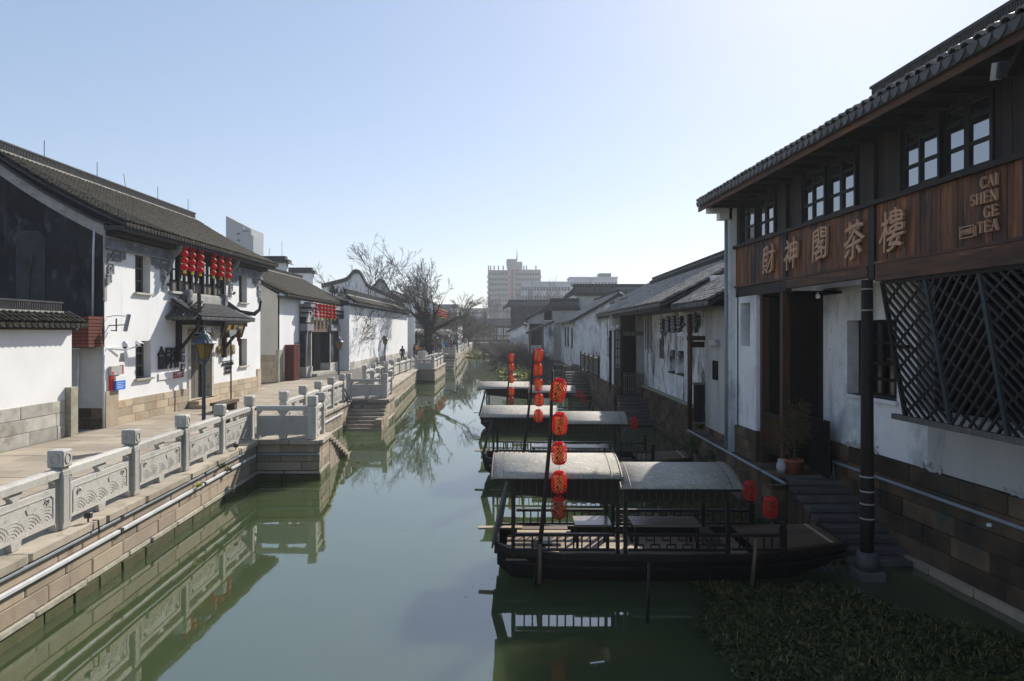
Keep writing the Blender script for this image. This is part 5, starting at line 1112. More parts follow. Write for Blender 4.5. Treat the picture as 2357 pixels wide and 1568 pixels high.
TB('dark_panel', 'black_wood', TH, (15.95, wallo(16) + .3, 1.12), (16.84, wallo(16) + .36, 2.45))
# column in the water
M('step_stone', (.11, .10, .095), (.075, .07, .066), .6, 3, bump=.2, rand=.15)
cl = thing('timber_column', tw(12.62, .09, 0), 'thick dark timber column with pale bands standing on a stone foot in the water', 'column'); cxw, cyw = tw(12.62, .09, 0)[:2]
MB().lathe([(.118, .48), (.122, 1.2), (.112, 2.2), (.098, 5.5)], 14, (cxw, cyw, 0)).build('shaft', 'dark_wood', cl, True)
for z_ in (5.33, 4.94, 1.87, 1.6, 1.37, 1.1): MB().lathe([((.098 if z_ > 4 else .12), z_ - .014), ((.108 if z_ > 4 else .127), z_ - .012), ((.108 if z_ > 4 else .127), z_ + .012), ((.098 if z_ > 4 else .12), z_ + .014)], 14, (cxw, cyw, 0)).build('band', 'lime', cl)
MB().box((cxw - .24, cyw - .24, -.3), (cxw + .24, cyw + .24, .16)).build('stone_foot', 'step_stone', cl, bevel=.03); MB().lathe([(.2, .16), (.21, .3), (.17, .48)], 12, (cxw, cyw, 0)).build('stone_drum', 'step_stone', cl, True)
# lattice screen
ls = thing('lattice_screen', tw(9, -.2, 3), 'dark herringbone lattice screen hanging under the tea house boards', 'lattice screen')
def lt(s, v, d=0.): return tw(s, -.05 - .42 * (1 - v) - d, 3.02 + 2.42 * v)     # v 0 bottom, 1 top
sA, sB, Hh = 4.0, 12.38, 2.42
posts = [12.38, 11.2, 10.0, 8.8, 7.6, 6.4, 5.2, 4.0]
for i, s_ in enumerate(posts): MB().beam(lt(s_, 0), lt(s_, 1), .075, .06, (1, 0, 0)).build('upright', 'black_wood' if i == 0 else 'lattice_post', ls)
MB().beam(lt(12.75, -.02), lt(sA, -.02), .09, .10).build('bottom_rail', 'grey_wood', ls); MB().beam(lt(sB, 1), lt(sA, 1), .07, .08).build('top_rail', 'black_wood', ls); MB().beam(lt(12.62, .42), lt(12.38, .42), .03, .04).build('tie', 'black_wood', ls)
rest = MB()
def clip(p, q, a, b):
    (x0, z0), (x1, z1) = p, q; t0_, t1_ = 0., 1.
    for p_, q_ in ((x0 - x1, x0 - a), (x1 - x0, b - x0), (z0 - z1, z0), (z1 - z0, Hh - z0)):
        if abs(p_) < 1e-9:
            if q_ < 0: return None
        elif p_ < 0: t0_ = max(t0_, q_ / p_)
        else: t1_ = min(t1_, q_ / p_)
    if t1_ - t0_ < .02: return None
    return ((x0 + (x1 - x0) * t0_, z0 + (z1 - z0) * t0_), (x0 + (x1 - x0) * t1_, z0 + (z1 - z0) * t1_))
for k, (b, a) in enumerate(zip(posts, posts[1:])):
    sgn = 1 if k % 2 == 0 else -1; pitch = .14; W = b - a; cnt = int((W + Hh) / (pitch * 1.414)) + 2
    for i in range(-1, cnt):
        off = i * pitch * 1.414
        def pt(u): x = a + u if sgn > 0 else b - u; return x
        p, q = (pt(0), off - W), (pt(W), off); r_ = clip(p, q, a, b)
        if r_: MB().beam(lt(r_[0][0], r_[0][1] / Hh), lt(r_[1][0], r_[1][1] / Hh), .042, .035, (1, 0, 0)).build('slat', 'lattice', ls)
        nn = int(W * 1.414 / .34) + 1                                     # staggered cross pieces between two slats
        for j in range(nn):
            u_ = (j + (.5 if i % 2 else 0)) * .34 / 1.414 ; x0_ = pt(u_); z0_ = off - W + u_; hh = pitch / 1.414
            x1_ = x0_ - sgn * hh; z1_ = z0_ + hh
            r_ = clip((x0_, z0_), (x1_, z1_), a, b)
            if r_ and k < 2: MB().beam(lt(r_[0][0], r_[0][1] / Hh, .012), lt(r_[1][0], r_[1][1] / Hh, .012), .034, .03, (1, 0, 0)).build('cross_piece', 'lattice', ls)
            elif r_: rest.beam(lt(r_[0][0], r_[0][1] / Hh, .012), lt(r_[1][0], r_[1][1] / Hh, .012), .034, .03, (1, 0, 0))
rest.build('cross_pieces_beyond', 'lattice', ls, kind='stuff')
# lettering
sgn_ = thing('tea_sign', tw(14, 0, 6.3), 'five large carved brown characters on the tea house boards', 'sign')
rt_ = Vector(tw(12, 0, 0)) - Vector(tw(13, 0, 0))
for ch, px, pyc in zip('財神閣茶樓', (1775, 1828, 1894, 1973, 2062), (602, 590, 568, 559, 537)):
    s_ = 7.35 / ((px - HX) / F + .055); z_ = CZ - (pyc - HY) * s_ / F; lettering(ch, tw(s_, .055, z_), rt_, (0, 0, 1), .76, .05, 'letter', sgn_, .004, .95, 'character')
def strokes(paths, parent, o, u0, z0, hgt, name):
    """serif capitals: strokes (x0,y0,x1,y1,w) in a unit box, standing proud of the boards"""
    m = MB()
    for st_ in paths:
        if st_[0] == 'a':
            _, cx_, cy_, rx, ry, a0, a1 = st_; n_ = 14
            for i in range(n_):
                t0_, t1_ = R(a0 + (a1 - a0) * i / n_), R(a0 + (a1 - a0) * (i + 1) / n_); wdt = .06 + .10 * abs(math.cos((t0_ + t1_) / 2))
                m.beam(tw(u0 - (cx_ + rx * math.cos(t0_)) * hgt, o, z0 + (cy_ + ry * math.sin(t0_)) * hgt), tw(u0 - (cx_ + rx * math.cos(t1_)) * hgt, o, z0 + (cy_ + ry * math.sin(t1_)) * hgt), .04, wdt * hgt)
        else:
            x0, y0, x1, y1, wd_ = st_; m.beam(tw(u0 - x0 * hgt, o, z0 + y0 * hgt), tw(u0 - x1 * hgt, o, z0 + y1 * hgt), .04, wd_ * hgt)
    return m.build(name, 'letter', parent)
def sf(x, y, w=.13): return (x - w, y, x + w, y, .05)
GLY = {'C': [('a', .36, .5, .32, .47, 45, 315), (.6, .98, .6, .72, .05), (.6, .02, .6, .28, .05)], 'A': [(.08, 0, .4, 1, .07), (.4, 1, .72, 0, .15), (.2, .36, .6, .36, .06), sf(.08, .025, .1), sf(.72, .025, .12)],
       'I': [(.16, 0, .16, 1, .16), sf(.16, .025, .15), sf(.16, .975, .15)], 'S': [('a', .3, .74, .22, .24, 40, 270), ('a', .3, .26, .24, .24, 90, -130), (.5, .96, .5, .74, .05), (.08, .04, .08, .28, .05)],
       'H': [(.14, 0, .14, 1, .16), (.66, 0, .66, 1, .16), (.14, .5, .66, .5, .06), sf(.14, .025), sf(.14, .975), sf(.66, .025), sf(.66, .975)], 'E': [(.14, 0, .14, 1, .16), (.05, .97, .6, .97, .06), (.14, .5, .5, .5, .06), (.05, .03, .62, .03, .06), (.6, .97, .6, .78, .05), (.62, .03, .62, .25, .05), (.5, .4, .5, .6, .05)],
       'N': [(.14, 0, .14, 1, .07), (.1, .98, .7, .02, .17), (.7, 0, .7, 1, .07), sf(.14, .025), sf(.12, .975, .12), sf(.7, .975)], 'G': [('a', .36, .5, .32, .47, 45, 350), (.62, .98, .62, .74, .05), (.64, .02, .64, .42, .15), sf(.62, .42, .12)],
       'T': [(.36, 0, .36, 1, .16), (.04, .97, .68, .97, .06), (.04, .97, .04, .76, .05), (.68, .97, .68, .76, .05), sf(.36, .025)]}
ADV = dict(C=.78, A=.86, I=.40, S=.66, H=.90, E=.76, N=.92, G=.86, T=.80)
ts = thing('latin_sign', tw(9.4, 0, 6.4), 'four short rows of raised capital letters at the right end of the tea house boards', 'sign')
for wd_, z_ in (('CAI', 6.60), ('SHEN', 6.385), ('GE', 6.17), ('TEA', 5.965)):
    hgt = .165; tot = sum(ADV[c] for c in wd_) * hgt; u0 = 9.52 + tot - .02
    for c in wd_: strokes(GLY[c], ts, .045, u0, z_, hgt, 'letter'); u0 -= ADV[c] * hgt
TB('seal_back', 'plank_dark', ts, (9.99, .03, 5.95), (10.27, .034, 6.10)); m = MB(tw)
for a, b in (((9.98, .03, 6.10), (10.28, .05, 6.115)), ((9.98, .03, 5.935), (10.28, .05, 5.95)), ((9.98, .03, 5.935), (9.995, .05, 6.115)), ((10.265, .03, 5.935), (10.28, .05, 6.115)), ((9.94, .03, 5.94), (9.95, .05, 6.1))): m.box(a, b)
m.build('seal_frame', 'letter', ts)
for i, ch in enumerate('小西街'): lettering(ch, tw(10.215 - i * .085, .045, 6.025), rt_, (0, 0, 1), .095, .015, 'letter', ts, .002, name='character')
# small floodlight under the eave and camera under the beam
fl = thing('floodlight', tw(8.6, .7, 7.8), 'black floodlight under the tea house eave at the upper right', 'floodlight'); MB().beam(tw(8.55, .75, 7.72), tw(8.45, .8, 7.9), .13, .08).build('housing', 'black_metal', fl, bevel=.02); MB().beam(tw(8.58, .80, 7.71), tw(8.48, .85, 7.89), .12, .012).build('glass', 'pipe_white', fl); MB().beam(tw(8.4, .6, 8.1), tw(8.45, .75, 7.8), .04, .04).build('bracket', 'black_metal', fl)
sc = thing('security_camera', tw(16.4, -.3, 5.3), 'small security camera under the tea house beam by the doorway', 'camera'); MB().beam(tw(15.6, -.5, 5.36), tw(15.3, -.35, 5.33), .09, .09).build('body', 'white_metal', sc, bevel=.01); MB().tube([tw(15.6, -.5, 5.36), tw(15.7, -.55, 5.44)], .02, 5).build('bracket', 'white_metal', sc)
# ------------------------------------------------------------------ landing, bank wall and stairs at the tea house
bw = thing('bank_wall', (6.1, 20, 0), 'dark stone bank wall in front of the tea house corner', 'quay wall')
masonry(bw, (6.1, 23.5), (6.1, 16.0), -.05, [.28, .3, .3, .3], 'stone_dark', .35, .5, 1.1, proud=.03); masonry(bw, (6.1, 16.2), (6.4, 16.2), -.05, [.28, .3, .3, .3], 'stone_dark', .35, .3, .5)
masonry(bw, (7.0, 23.55), (6.1, 23.55), -.05, [.28, .3, .3, .3], 'stone_dark', .3, .3, .6)
ld = struct(MB().box((6.12, 16.2, 1.1), (8.4, 23.4, 1.13)).build('landing', 'mortar'))
y = 16.22
while y < 23.3:
    d = rng.uniform(.5, .8); x = 6.16
    while x < 8.1: w = rng.uniform(.6, 1.1); block('paving_slab', 'stone_dark', ld, (x + w / 2, y + d / 2, 1.13), (w - .015, d - .015, .06), 0, .008); x += w
    y += d
st = thing('stone_stairs', (7, 14.5, 0), 'dark stone steps going down to the water beside the tea house column', 'stairs', 'stairs')
for i in range(9):
    zt = 1.08 - .122 * i; ya = 16.2 - i * .335; xl = 6.45 + .02 * i
    block('step', 'step_stone', st, ((xl + 7.78 + .023 * i) / 2, ya - .16, zt - .05), (7.8 + .023 * i - xl, .36, .10), 0, .012)
    block('riser', 'stone_dark', st, ((xl + 7.78) / 2, ya - .13, (zt - .11) / 2 - .15), (7.74 + .023 * i - xl, .30, zt + .18), 0, .012)
pipe('hand_pipe', [(6.04, 23.4, 1.16), (6.04, 15.1, 1.18)], .035, 'pipe_grey', 'pale grey pipe along the top of the dark bank wall', 8)
pa = [Vector(tw(s_, wallo(s_) + .09, z_)) for s_, z_ in ((16.2, 1.08), (16.2, 1.46), (-1, 1.44))]
pipe('wall_pipe', pa, .032, 'pipe_grey', 'pale grey pipe along the stone base of the tea house', 8)
pipe('corner_downpipe', [tw(19.3, .24, 8.0), tw(19.3, .24, 1.2)], .045, 'pipe_grey', 'tall pale downpipe at the corner of the tea house', 8)
oc = thing('pipe_cap', tw(11.4, wallo(11.4) + .1, 1.3), 'round white outlet cap under the wall pipe at the right', 'pipe cap'); MB().lathe([(.02, .03), (.04, .02), (.042, -.02)], 10, tw(11.35, wallo(11.3) + .12, 1.33)).build('cap', 'white_metal', oc)
pt_ = thing('potted_shrub', (6.72, 16.27, 1.16), 'bushy dry shrub in a terracotta pot on the tea house landing', 'potted plant')
MB().lathe([(.15, 0), (.2, .28), (.22, .29), (.225, .35), (.195, .35), (.18, .3)], 16, (6.72, 16.27, 1.16)).build('pot', 'terracotta', pt_, True); MB().lathe([(.18, .30), (.02, .31)], 12, (6.72, 16.27, 1.16)).build('soil', 'bark_dark', pt_)
m = MB(); m.tube([(6.72, 16.27, 1.45), (6.74, 16.27, 1.9), (6.71, 16.25, 2.3)], [.03, .025, .02], 6); rr = random.Random(8); tips = []
for i in range(40):
    a = rr.uniform(0, 6.28); z_ = rr.uniform(1.8, 2.35); e = Vector((6.72 + math.cos(a) * rr.uniform(.1, .36), 16.27 + math.sin(a) * rr.uniform(.1, .36), z_ + rr.uniform(.1, .5))); m.tube([(6.72, 16.27, z_ - .1), ((6.72 + e.x) / 2, (16.27 + e.y) / 2, z_ + .1), e], [.01, .007, .004], 4, False); tips += [e, (e + Vector((6.72, 16.27, z_))) / 2]
m.build('stem', 'bark', pt_); o = scatter_leaves(pt_, 'foliage', 'leaf_dry', tips, 3600, .03, 4, .09)
jr = thing('jar', (6.5, 16.3, 1.16), 'white rounded jar beside the terracotta pot', 'jar'); MB().lathe([(.08, 0), (.12, .12), (.11, .22), (.08, .27), (.09, .30)], 12, (6.46, 16.36, 1.16)).build('body', 'plaster_flake', jr, True); MB().lathe([(.088, .30), (.095, .31), (.088, .325)], 12, (6.46, 16.36, 1.16)).build('rim', 'plaster_flake', jr, True)
for k, (x_, yy, z_, lab) in enumerate(((6.02, 22.4, 1.1, 'green fern on the bank wall below the grey block'), (6.02, 20.6, .9, 'dark fern hanging on the bank wall near the tea house'), (6.75, 24.6, 1.5, 'ivy clump on the stone base behind the brown post'))):
    t = thing('fern', (x_, yy, z_), lab, 'fern'); scatter_leaves(t, 'foliage', 'leaf', [(x_ + rng.gauss(0, .05), yy + rng.gauss(0, .16), z_ - rng.random() * .5) for _ in range(12)], 260, .06, 60 + k, .06)
# ------------------------------------------------------------------ restaurant beyond the tea house
XR = 6.95
rs = thing('restaurant', (XR, 30, 1.1), 'old white restaurant with streaked plaster and a deep tiled eave', 'restaurant')
nich = [(29.1, 30.1, 2.8, 3.75), (27.6, 28.6, 2.8, 3.75), (31.2, 32.1, 3.29, 4.23)]
wall_open(rs, XR, 23.7, 36.0, 1.75, 6.5, nich, .35, 'plaster_old', 'y', 1)
for a, b, z0, z1 in nich[:2]: B('niche_back', 'plaster_grey', rs, (XR + .3, a, z0), (XR + .36, b, z1)); B('niche_sill', 'stone_dark', rs, (XR - .06, a - .05, z0 - .06), (XR + .3, b + .05, z0))
a, b, z0, z1 = nich[2]; w = B('window', 'glass_dark', rs, (XR + .1, a, z0), (XR + .14, b, z1)); m = MB()
for yy in (a + .04, (a + b) / 2, b - .04): m.box((XR - .02, yy - .04, z0), (XR + .1, yy + .04, z1))
for z_ in (z0 + .03, (z0 + z1) / 2, z1 - .03): m.box((XR - .015, a, z_ - .03), (XR + .095, b, z_ + .03))
m.build('frame', 'grey_wood', w)
masonry(rs, (XR - .1, 36), (XR - .1, 23.6), -.1, [.3, .33, .33, .33, .3, .25], 'stone_dark', .4, .5, 1.1, proud=.03); B('plinth_ledge', 'stone_green', rs, (XR - .2, 23.7, 1.68), (XR, 36, 1.76))
for yy in (35.2, 34.8, 34.45, 34.1, 33.75): MB().tube([(XR - .05, yy, 6.0), (XR - .06, yy + .02, 4.6), (XR - .05, yy - .02, 3.2 + rng.random() * .6)], .022, 5).build('cable', 'black_metal', rs)
# projecting wing with the doorway facing the steps
wall_open(rs, 5.43, 36.0, 41.8, 1.7, 5.6, [(38.0, 39.0, 3.1, 4.2)], .3, 'plaster_old', 'y', 1, 'wing_wall'); B('wing_window', 'interior', rs, (5.65, 38, 3.1), (5.7, 39, 4.2))
masonry(rs, (5.38, 42), (5.38, 36.0), -.1, [.3, .35, .35, .35, .3, .15], 'stone_dark', .4, .5, 1.1, proud=.03); masonry(rs, (5.38, 36.0), (5.9, 36.0), -.1, [.3, .35, .35, .35, .3, .15], 'stone_dark', .3, .3, .6)
B('wing_pier', 'plaster_grey', rs, (5.43, 35.98, 4.6), (6.95, 36.1, 6.2)); B('door_back', 'interior', rs, (5.3, 37.2, 1.2), (7.0, 37.25, 4.6)); B('door_side', 'plaster_grey', rs, (6.58, 35.96, 1.3), (6.95, 36.3, 4.6)); B('lintel', 'grey_wood', rs, (5.75, 35.9, 4.32), (6.9, 36.1, 4.55))
B('door_post', 'dark_wood', rs, (5.72, 35.9, 1.3), (5.86, 36.06, 5.8)); B('upper_board', 'dark_wood', rs, (5.86, 35.95, 4.6), (6.5, 36.0, 6))
lf = B('lattice_leaf', 'grey_wood', rs, (5.36, 35.92, 1.6), (5.44, 35.99, 4.65)); m = MB()
for x_ in (5.44, 5.56, 5.68): m.box((x_ - .02, 35.92, 1.6), (x_ + .02, 35.97, 4.65))
for z_ in (1.65, 2.6, 2.75, 3.2, 3.65, 4.1, 4.6): m.box((5.40, 35.915, z_ - .03), (5.72, 35.965, z_ + .03))
m.box((5.42, 35.95, 1.6), (5.7, 35.98, 2.6)); m.build('leaf_grid', 'grey_wood', lf)
pg = thing('picket_gate', (6.3, 35.7, 1.2), 'grey picket gate at the restaurant doorway', 'gate')
for i in range(10): B('picket', 'grey_wood', pg, (5.84 + i * .11, 35.66, 1.22), (5.89 + i * .11, 35.69, 2.42 + rng.uniform(-.04, .04)))
for z_ in (1.5, 2.2): B('rail', 'grey_wood', pg, (5.82, 35.69, z_), (6.92, 35.73, z_ + .06))
st = thing('stone_stairs', (6.3, 34.5, 0), 'dark steps going down to the water below the restaurant door', 'stairs', 'stairs')
for i in range(9): block('step', 'step_stone', st, (6.2, 35.75 - i * .36, 1.14 - .13 * i), (1.4, .38, .1), 0, .01); block('riser', 'stone_dark', st, (6.2, 35.78 - i * .36, (1.06 - .13 * i) / 2 - .1), (1.36, .34, 1.2 - .13 * i), 0, .01)
# roofs
tile_roof(rs, (5.2, 42.2, 5.5), (5.2, 24.0, 5.5), (1, 0, 0), 3.4, 1.8, mat='tile_shiny', col=.27, expo=.21, curve=.12, parts=300, drip='tile_dark'); tile_roof(rs, (12.0, 24, 5.5), (12.0, 42.2, 5.5), (-1, 0, 0), 3.4, 1.8, mat='tile_dark', col=.5, expo=.5, curve=.12, parts=0, eave=False, pans=False)
ridge(rs, (8.6, 20, 7.27), (8.6, 42, 7.27), .36, .24); B('soffit', 'plank_dark', rs, (5.3, 24.1, 5.36), (7.2, 42.1, 5.4)); B('eave_board', 'dark_wood', rs, (5.26, 24.1, 5.3), (5.32, 42.1, 5.44))
MB().prism([(5.4, 41.8, 5.4), (8.6, 41.8, 7.15), (11.8, 41.8, 5.4), (11.8, 41.8, 1.1), (5.43, 41.8, 1.1)], (0, .3, 0)).build('gable_wall', 'plaster_old', rs)
for yy in (36.05, 41.75): MB().prism([(5.43, yy - .1, 5.4), (5.43, yy - .1, 4.7), (5.25, yy - .1, 5.1), (5.15, yy - .1, 5.4)], (0, .2, 0)).build('eave_bracket', 'plaster_grey', rs)
rsn = thing('restaurant_sign', (XR, 28, 5), 'raised slate coloured characters on the streaked restaurant wall', 'sign')
for i, ch in enumerate('江南春早·餐厅'):
    px = (1530.5, 1543.5, 1557, 1571, 1582.5, 1594, 1607)[i]; yy = XR * F / (px - HX); o_ = lettering(ch, (XR - .10, yy, 4.80), (0, -1, 0), (0, 0, 1), .72 if ch != '·' else .6, .14, 'letter_teal', rsn, .004, 1.05, 'character'); lettering(ch, (XR - .178, yy, 4.80), (0, -1, 0), (0, 0, 1), .72 if ch != '·' else .6, .012, 'letter_face_skylit', rsn, .004, 1.05, 'character_face_skylit')  # second, paler front layer paints the sky light on the letter fronts
lf = thing('sign_leaf', (XR, 25.2, 4.9), 'raised leaf emblem at the right end of the restaurant characters', 'emblem')
m = MB()
for dy, dz, l in ((-.25, .55, .5), (0, .75, .6), (.2, .6, .5), (-.4, .25, .4), (.35, .3, .4)):
    a = Vector((XR - .15, 25.3, 4.65)); e = a + Vector((0, -dy, dz)); d = (e - a).normalized(); q = Vector((0, -d.z, d.y)) * .07; mid = (a + e) / 2; m.prism([a, mid + q, e, mid - q], (-.05, 0, 0))
m.build('leaf', 'letter_teal', lf); 
le = thing('sign_leaf', (XR, 31.3, 4.3), 'raised leaf emblem above the small window of the restaurant', 'emblem'); m = MB()
for dy, dz in ((-.35, .2), (-.2, .35), (.0, .42), (.2, .35), (.35, .15), (-.3, -.1), (.1, -.45)):
    a = Vector((XR - .1, 30.85, 4.35)); e = a + Vector((0, -dy, dz)); d = (e - a).normalized(); q = Vector((0, -d.z, d.y)) * .07; mid = (a + e) / 2; m.prism([a, mid + q, e, mid - q], (-.05, 0, 0))
m.build('leaf', 'letter_teal', le)
# lean-to porch with brown post
lo = thing('porch', (6.4, 22, 1.1), 'tiled lean-to porch on a brown post with grey plastered block', 'porch')
B('block_wall', 'plaster_grey', lo, (6.6, 19.5, 1.3), (6.9, 23.3, 5.75)); B('block_return', 'plaster_grey', lo, (6.62, 23.0, 1.3), (7.6, 23.3, 5.6)); masonry(lo, (6.57, 23.3), (6.57, 19.5), 1.05, [.28], 'stone_dark', .3, .4, .8)
wd = B('barred_window', 'interior', lo, (6.59, 21.85, 2.98), (6.6, 22.4, 3.6)); 
for i in range(5): B('bar', 'dark_wood', wd, (6.56, 21.88 + i * .11, 2.98), (6.59, 21.92 + i * .11, 3.6))
MB().prism([(6.6, 21.6, 4.1), (6.6, 22.65, 4.1), (6.6, 22.55, 4.28), (6.6, 21.7, 4.28)], (-.16, 0, 0)).build('hood', 'plaster_grey', lo)
tile_roof(lo, (5.6, 24.0, 5.38), (5.6, 19.48, 5.38), (1, 0, 0), 1.7, 1.0, mat='tile_shiny', col=.25, expo=.19, curve=.1, parts=300, drip='tile_dark'); B('soffit', 'plank_dark', lo, (5.7, 19.5, 5.26), (7.2, 23.95, 5.3)); B('eave_beam', 'grey_wood', lo, (5.95, 19.5, 5.20), (6.05, 23.95, 5.26))
MB().lathe([(.085, 0), (.085, 4.0)], 10, (6.15, 23.6, 1.15)).build('post', 'post_wood', lo, True); MB().tube([(6.05, 23.6, 4.32), (6.75, 23.6, 4.32)], .08, 8).build('tie_beam', 'post_wood', lo); B('lintel', 'dark_wood', lo, (6.2, 23.4, 4.0), (6.6, 23.5, 4.2))
pn = B('half_panel', 'dark_wood', lo, (6.22, 23.35, 1.45), (6.6, 23.4, 2.75)); B('panel_rail', 'grey_wood', pn, (6.2, 23.3, 2.72), (6.6, 23.44, 2.8)); B('panel_foot', 'grey_wood', pn, (6.2, 23.3, 1.38), (6.6, 23.44, 1.46))
for i in range(4): B('panel_strip', 'plank_dark', pn, (6.24 + i * .09, 23.32, 1.46), (6.3 + i * .09, 23.35, 2.72))
MB().prism([(6.6, 19.7, 5.3), (6.15, 19.7, 5.3), (6.2, 19.7, 5.12), (6.4, 19.7, 4.85), (6.48, 19.7, 4.45), (6.6, 19.7, 4.45)], (0, .2, 0)).build('bracket', 'dark_wood', lo)
sc = thing('security_camera', (6.05, 23.7, 4.5), 'white security camera on the brown porch post', 'camera'); MB().beam((5.95, 23.7, 4.5), (5.75, 23.75, 4.42), .12, .12).build('body', 'white_metal', sc, bevel=.015); MB().tube([(6.1, 23.6, 4.4), (5.9, 23.7, 4.42)], .025, 6).build('bracket', 'white_metal', sc); MB().lathe([(.09, 0), (.09, .03), (.03, .1)], 10, (6.0, 23.65, 4.36)).build('lamp_shade', 'white_metal', sc, True)
sc = thing('security_camera', (5.6, 35.5, 4.7), 'white box camera at the restaurant doorway', 'camera'); MB().beam((5.62, 35.8, 4.72), (5.48, 35.5, 4.82), .14, .14).build('body', 'white_metal', sc, bevel=.015); MB().tube([(5.7, 35.9, 4.66), (5.6, 35.75, 4.7)], .02, 5).build('bracket', 'white_metal', sc)
# ------------------------------------------------------------------ houses farther along the right bank
def house(label, x0, x1, ya, yb, ze, zr_, matw, matf, parts=0, mat='tile_shiny', wins=(), base='stone_dark', cat='house', over=.6):
    t = thing('canal_house', (x0, ya, 1.1), label, cat); xm = (x0 + x1) / 2
    B('facade', matf, t, (x0, ya + .2, 1.1), (x0 + .3, yb, ze)); MB().prism([(x0 + .01, ya, 1.1), (x0 + .01, ya, ze), (xm, ya, zr_ - .1), (x1, ya, ze), (x1, ya, 1.1)], (0, .3, 0)).build('gable_wall', matw, t)
    tile_roof(t, (x0 - over, yb, ze - .1), (x0 - over, ya - .3, ze - .1), (1, 0, 0), xm - x0 + over, zr_ - ze + .1, mat=mat, col=.24, expo=.18, curve=.1, parts=parts, drip='tile_dark'); tile_roof(t, (x1 + over, ya - .3, ze - .1), (x1 + over, yb, ze - .1), (-1, 0, 0), x1 - xm + over, zr_ - ze + .1, mat='tile_dark', col=.5, expo=.5, curve=.1, parts=0, eave=False, pans=False)
    m = MB()
    for sx, xe in ((1, x0 - over), (-1, x1 + over)): m.beam((xe, ya - .22, ze - .22), (xm, ya - .22, zr_ - .12), .12, .22)
    m.build('verge_board', 'ridge_tile', t); ridge(t, (xm, ya - .1, zr_), (xm, yb, zr_), .35, .24)
    masonry(t, (x0 - .06, yb), (x0 - .06, ya), -.1, [.4, .4, .4], base, .3, .6, 1.2)
    for (a, b, z0, z1) in wins:
        w = B('window', 'interior_dim', t, (x0 - .02, a, z0), (x0, b, z1)); B('window_frame', 'grey_wood', w, (x0 - .05, a, (z0 + z1) / 2 - .04), (x0 - .02, b, (z0 + z1) / 2 + .04)); B('window_sill', 'stone_pale', w, (x0 - .12, a - .1, z0 - .1), (x0, b + .1, z0))
    return t
house('white gabled house with narrow windows past the restaurant', 5.75, 13.6, 62, 80, 5.5, 7.95, 'plaster_tea', 'plaster_old', 200, wins=[(64.5, 66, 3.0, 4.9), (69, 70.6, 3.0, 5.0), (72.5, 74, 3.0, 5.0)])
house('small dark house with a glazed gable window by the bushes', 2.2, 9, 86, 98, 6.2, 8.3, 'plaster_grey', 'plaster_old', 0, wins=[(88, 90, 3, 5)])
t = thing('lean_to', (2, 80, 1.1), 'dark open lean-to with tiled roof at the water edge', 'lean-to')
tile_roof(t, (1.75, 86, 4.35), (1.75, 80.3, 4.35), (1, 0, 0), 3.2, 1.35, mat='tile_shiny', col=.24, expo=.18, curve=0, parts=0); B('back_wall', 'interior', t, (2.2, 85.5, 1.1), (5, 85.8, 5.5)); B('front_post', 'grey_wood', t, (2.0, 80.5, 0), (2.25, 80.8, 4.4)); B('front_post', 'grey_wood', t, (3.5, 80.5, 0), (3.75, 80.8, 5.1)); B('white_panel', 'plaster_tea', t, (2.25, 80.9, .6), (3.5, 81, 2.9)); B('side_wall', 'plaster_old', t, (3.75, 80.5, 0), (4.9, 80.9, 5.4)); B('end_wall', 'plaster_grey', t, (2.0, 82, 0), (2.2, 86, 4.3))
w = B('gable_window', 'interior', t, (4.05, 85.9, 5.9), (5.0, 85.97, 7.2)); B('window_frame', 'white_paint', w, (4.0, 85.85, 5.85), (5.05, 85.9, 5.95))
for k, (xa, xb, yt, yb, Y_, lab) in enumerate(((1322, 1545, 655, 760, 84, 'long dark fire wall with a thick tiled cap behind the gabled house'), (1268, 1332, 688, 770, 83, 'short dark fire wall with a tiled cap beside the small dark house'), (1172, 1262, 691, 790, 132, 'far dark fire wall streaked with damp above the bushes'))):
    a, b = at(xa, yt, Y_), at(xb, yt, Y_); t = thing('fire_wall', (a.x, Y_, 1.1), lab, 'wall'); B('wall', 'plaster_grey' if k < 2 else 'plaster_black', t, (a.x + .3, Y_, 1.1), (b.x, Y_ + .5, a.z - 1.4)); B('cap_course', 'ridge_tile', t, (a.x + .1, Y_ - .3, a.z - 1.4), (b.x + .2, Y_ + .8, a.z - 1.1))
    tile_roof(t, (a.x, Y_ - .7, a.z - 1.05), (b.x, Y_ - .7, a.z - 1.05), (0, 1, 0), .9, .6, mat='tile_dark', col=.26, expo=.2, curve=0, parts=0, drip='tile_dark'); ridge(t, (a.x - .1, Y_ + .2, a.z - .5), (b.x, Y_ + .2, a.z - .5), .55, .3, base=False)
    MB().prism([(a.x + .1, Y_ - .3, a.z - .2), (a.x - 1.3, Y_ - .3, a.z - 1.5), (a.x - 1.3, Y_ - .3, a.z - 1.9), (a.x + .2, Y_ - .3, a.z - 1.2)], (0, 1, 0)).build('cap_slope', 'ridge_tile', t)
house('pale small house low behind the bushes', -.4, 4.5, 120, 128, 4.6, 5.9, 'plaster_tea', 'plaster_old', 0, mat='tile_dark')
house('second dark roofed house behind the restaurant', 8.9, 15.1, 30, 58, 7.0, 8.75, 'plaster_grey', 'plaster_grey', 0)
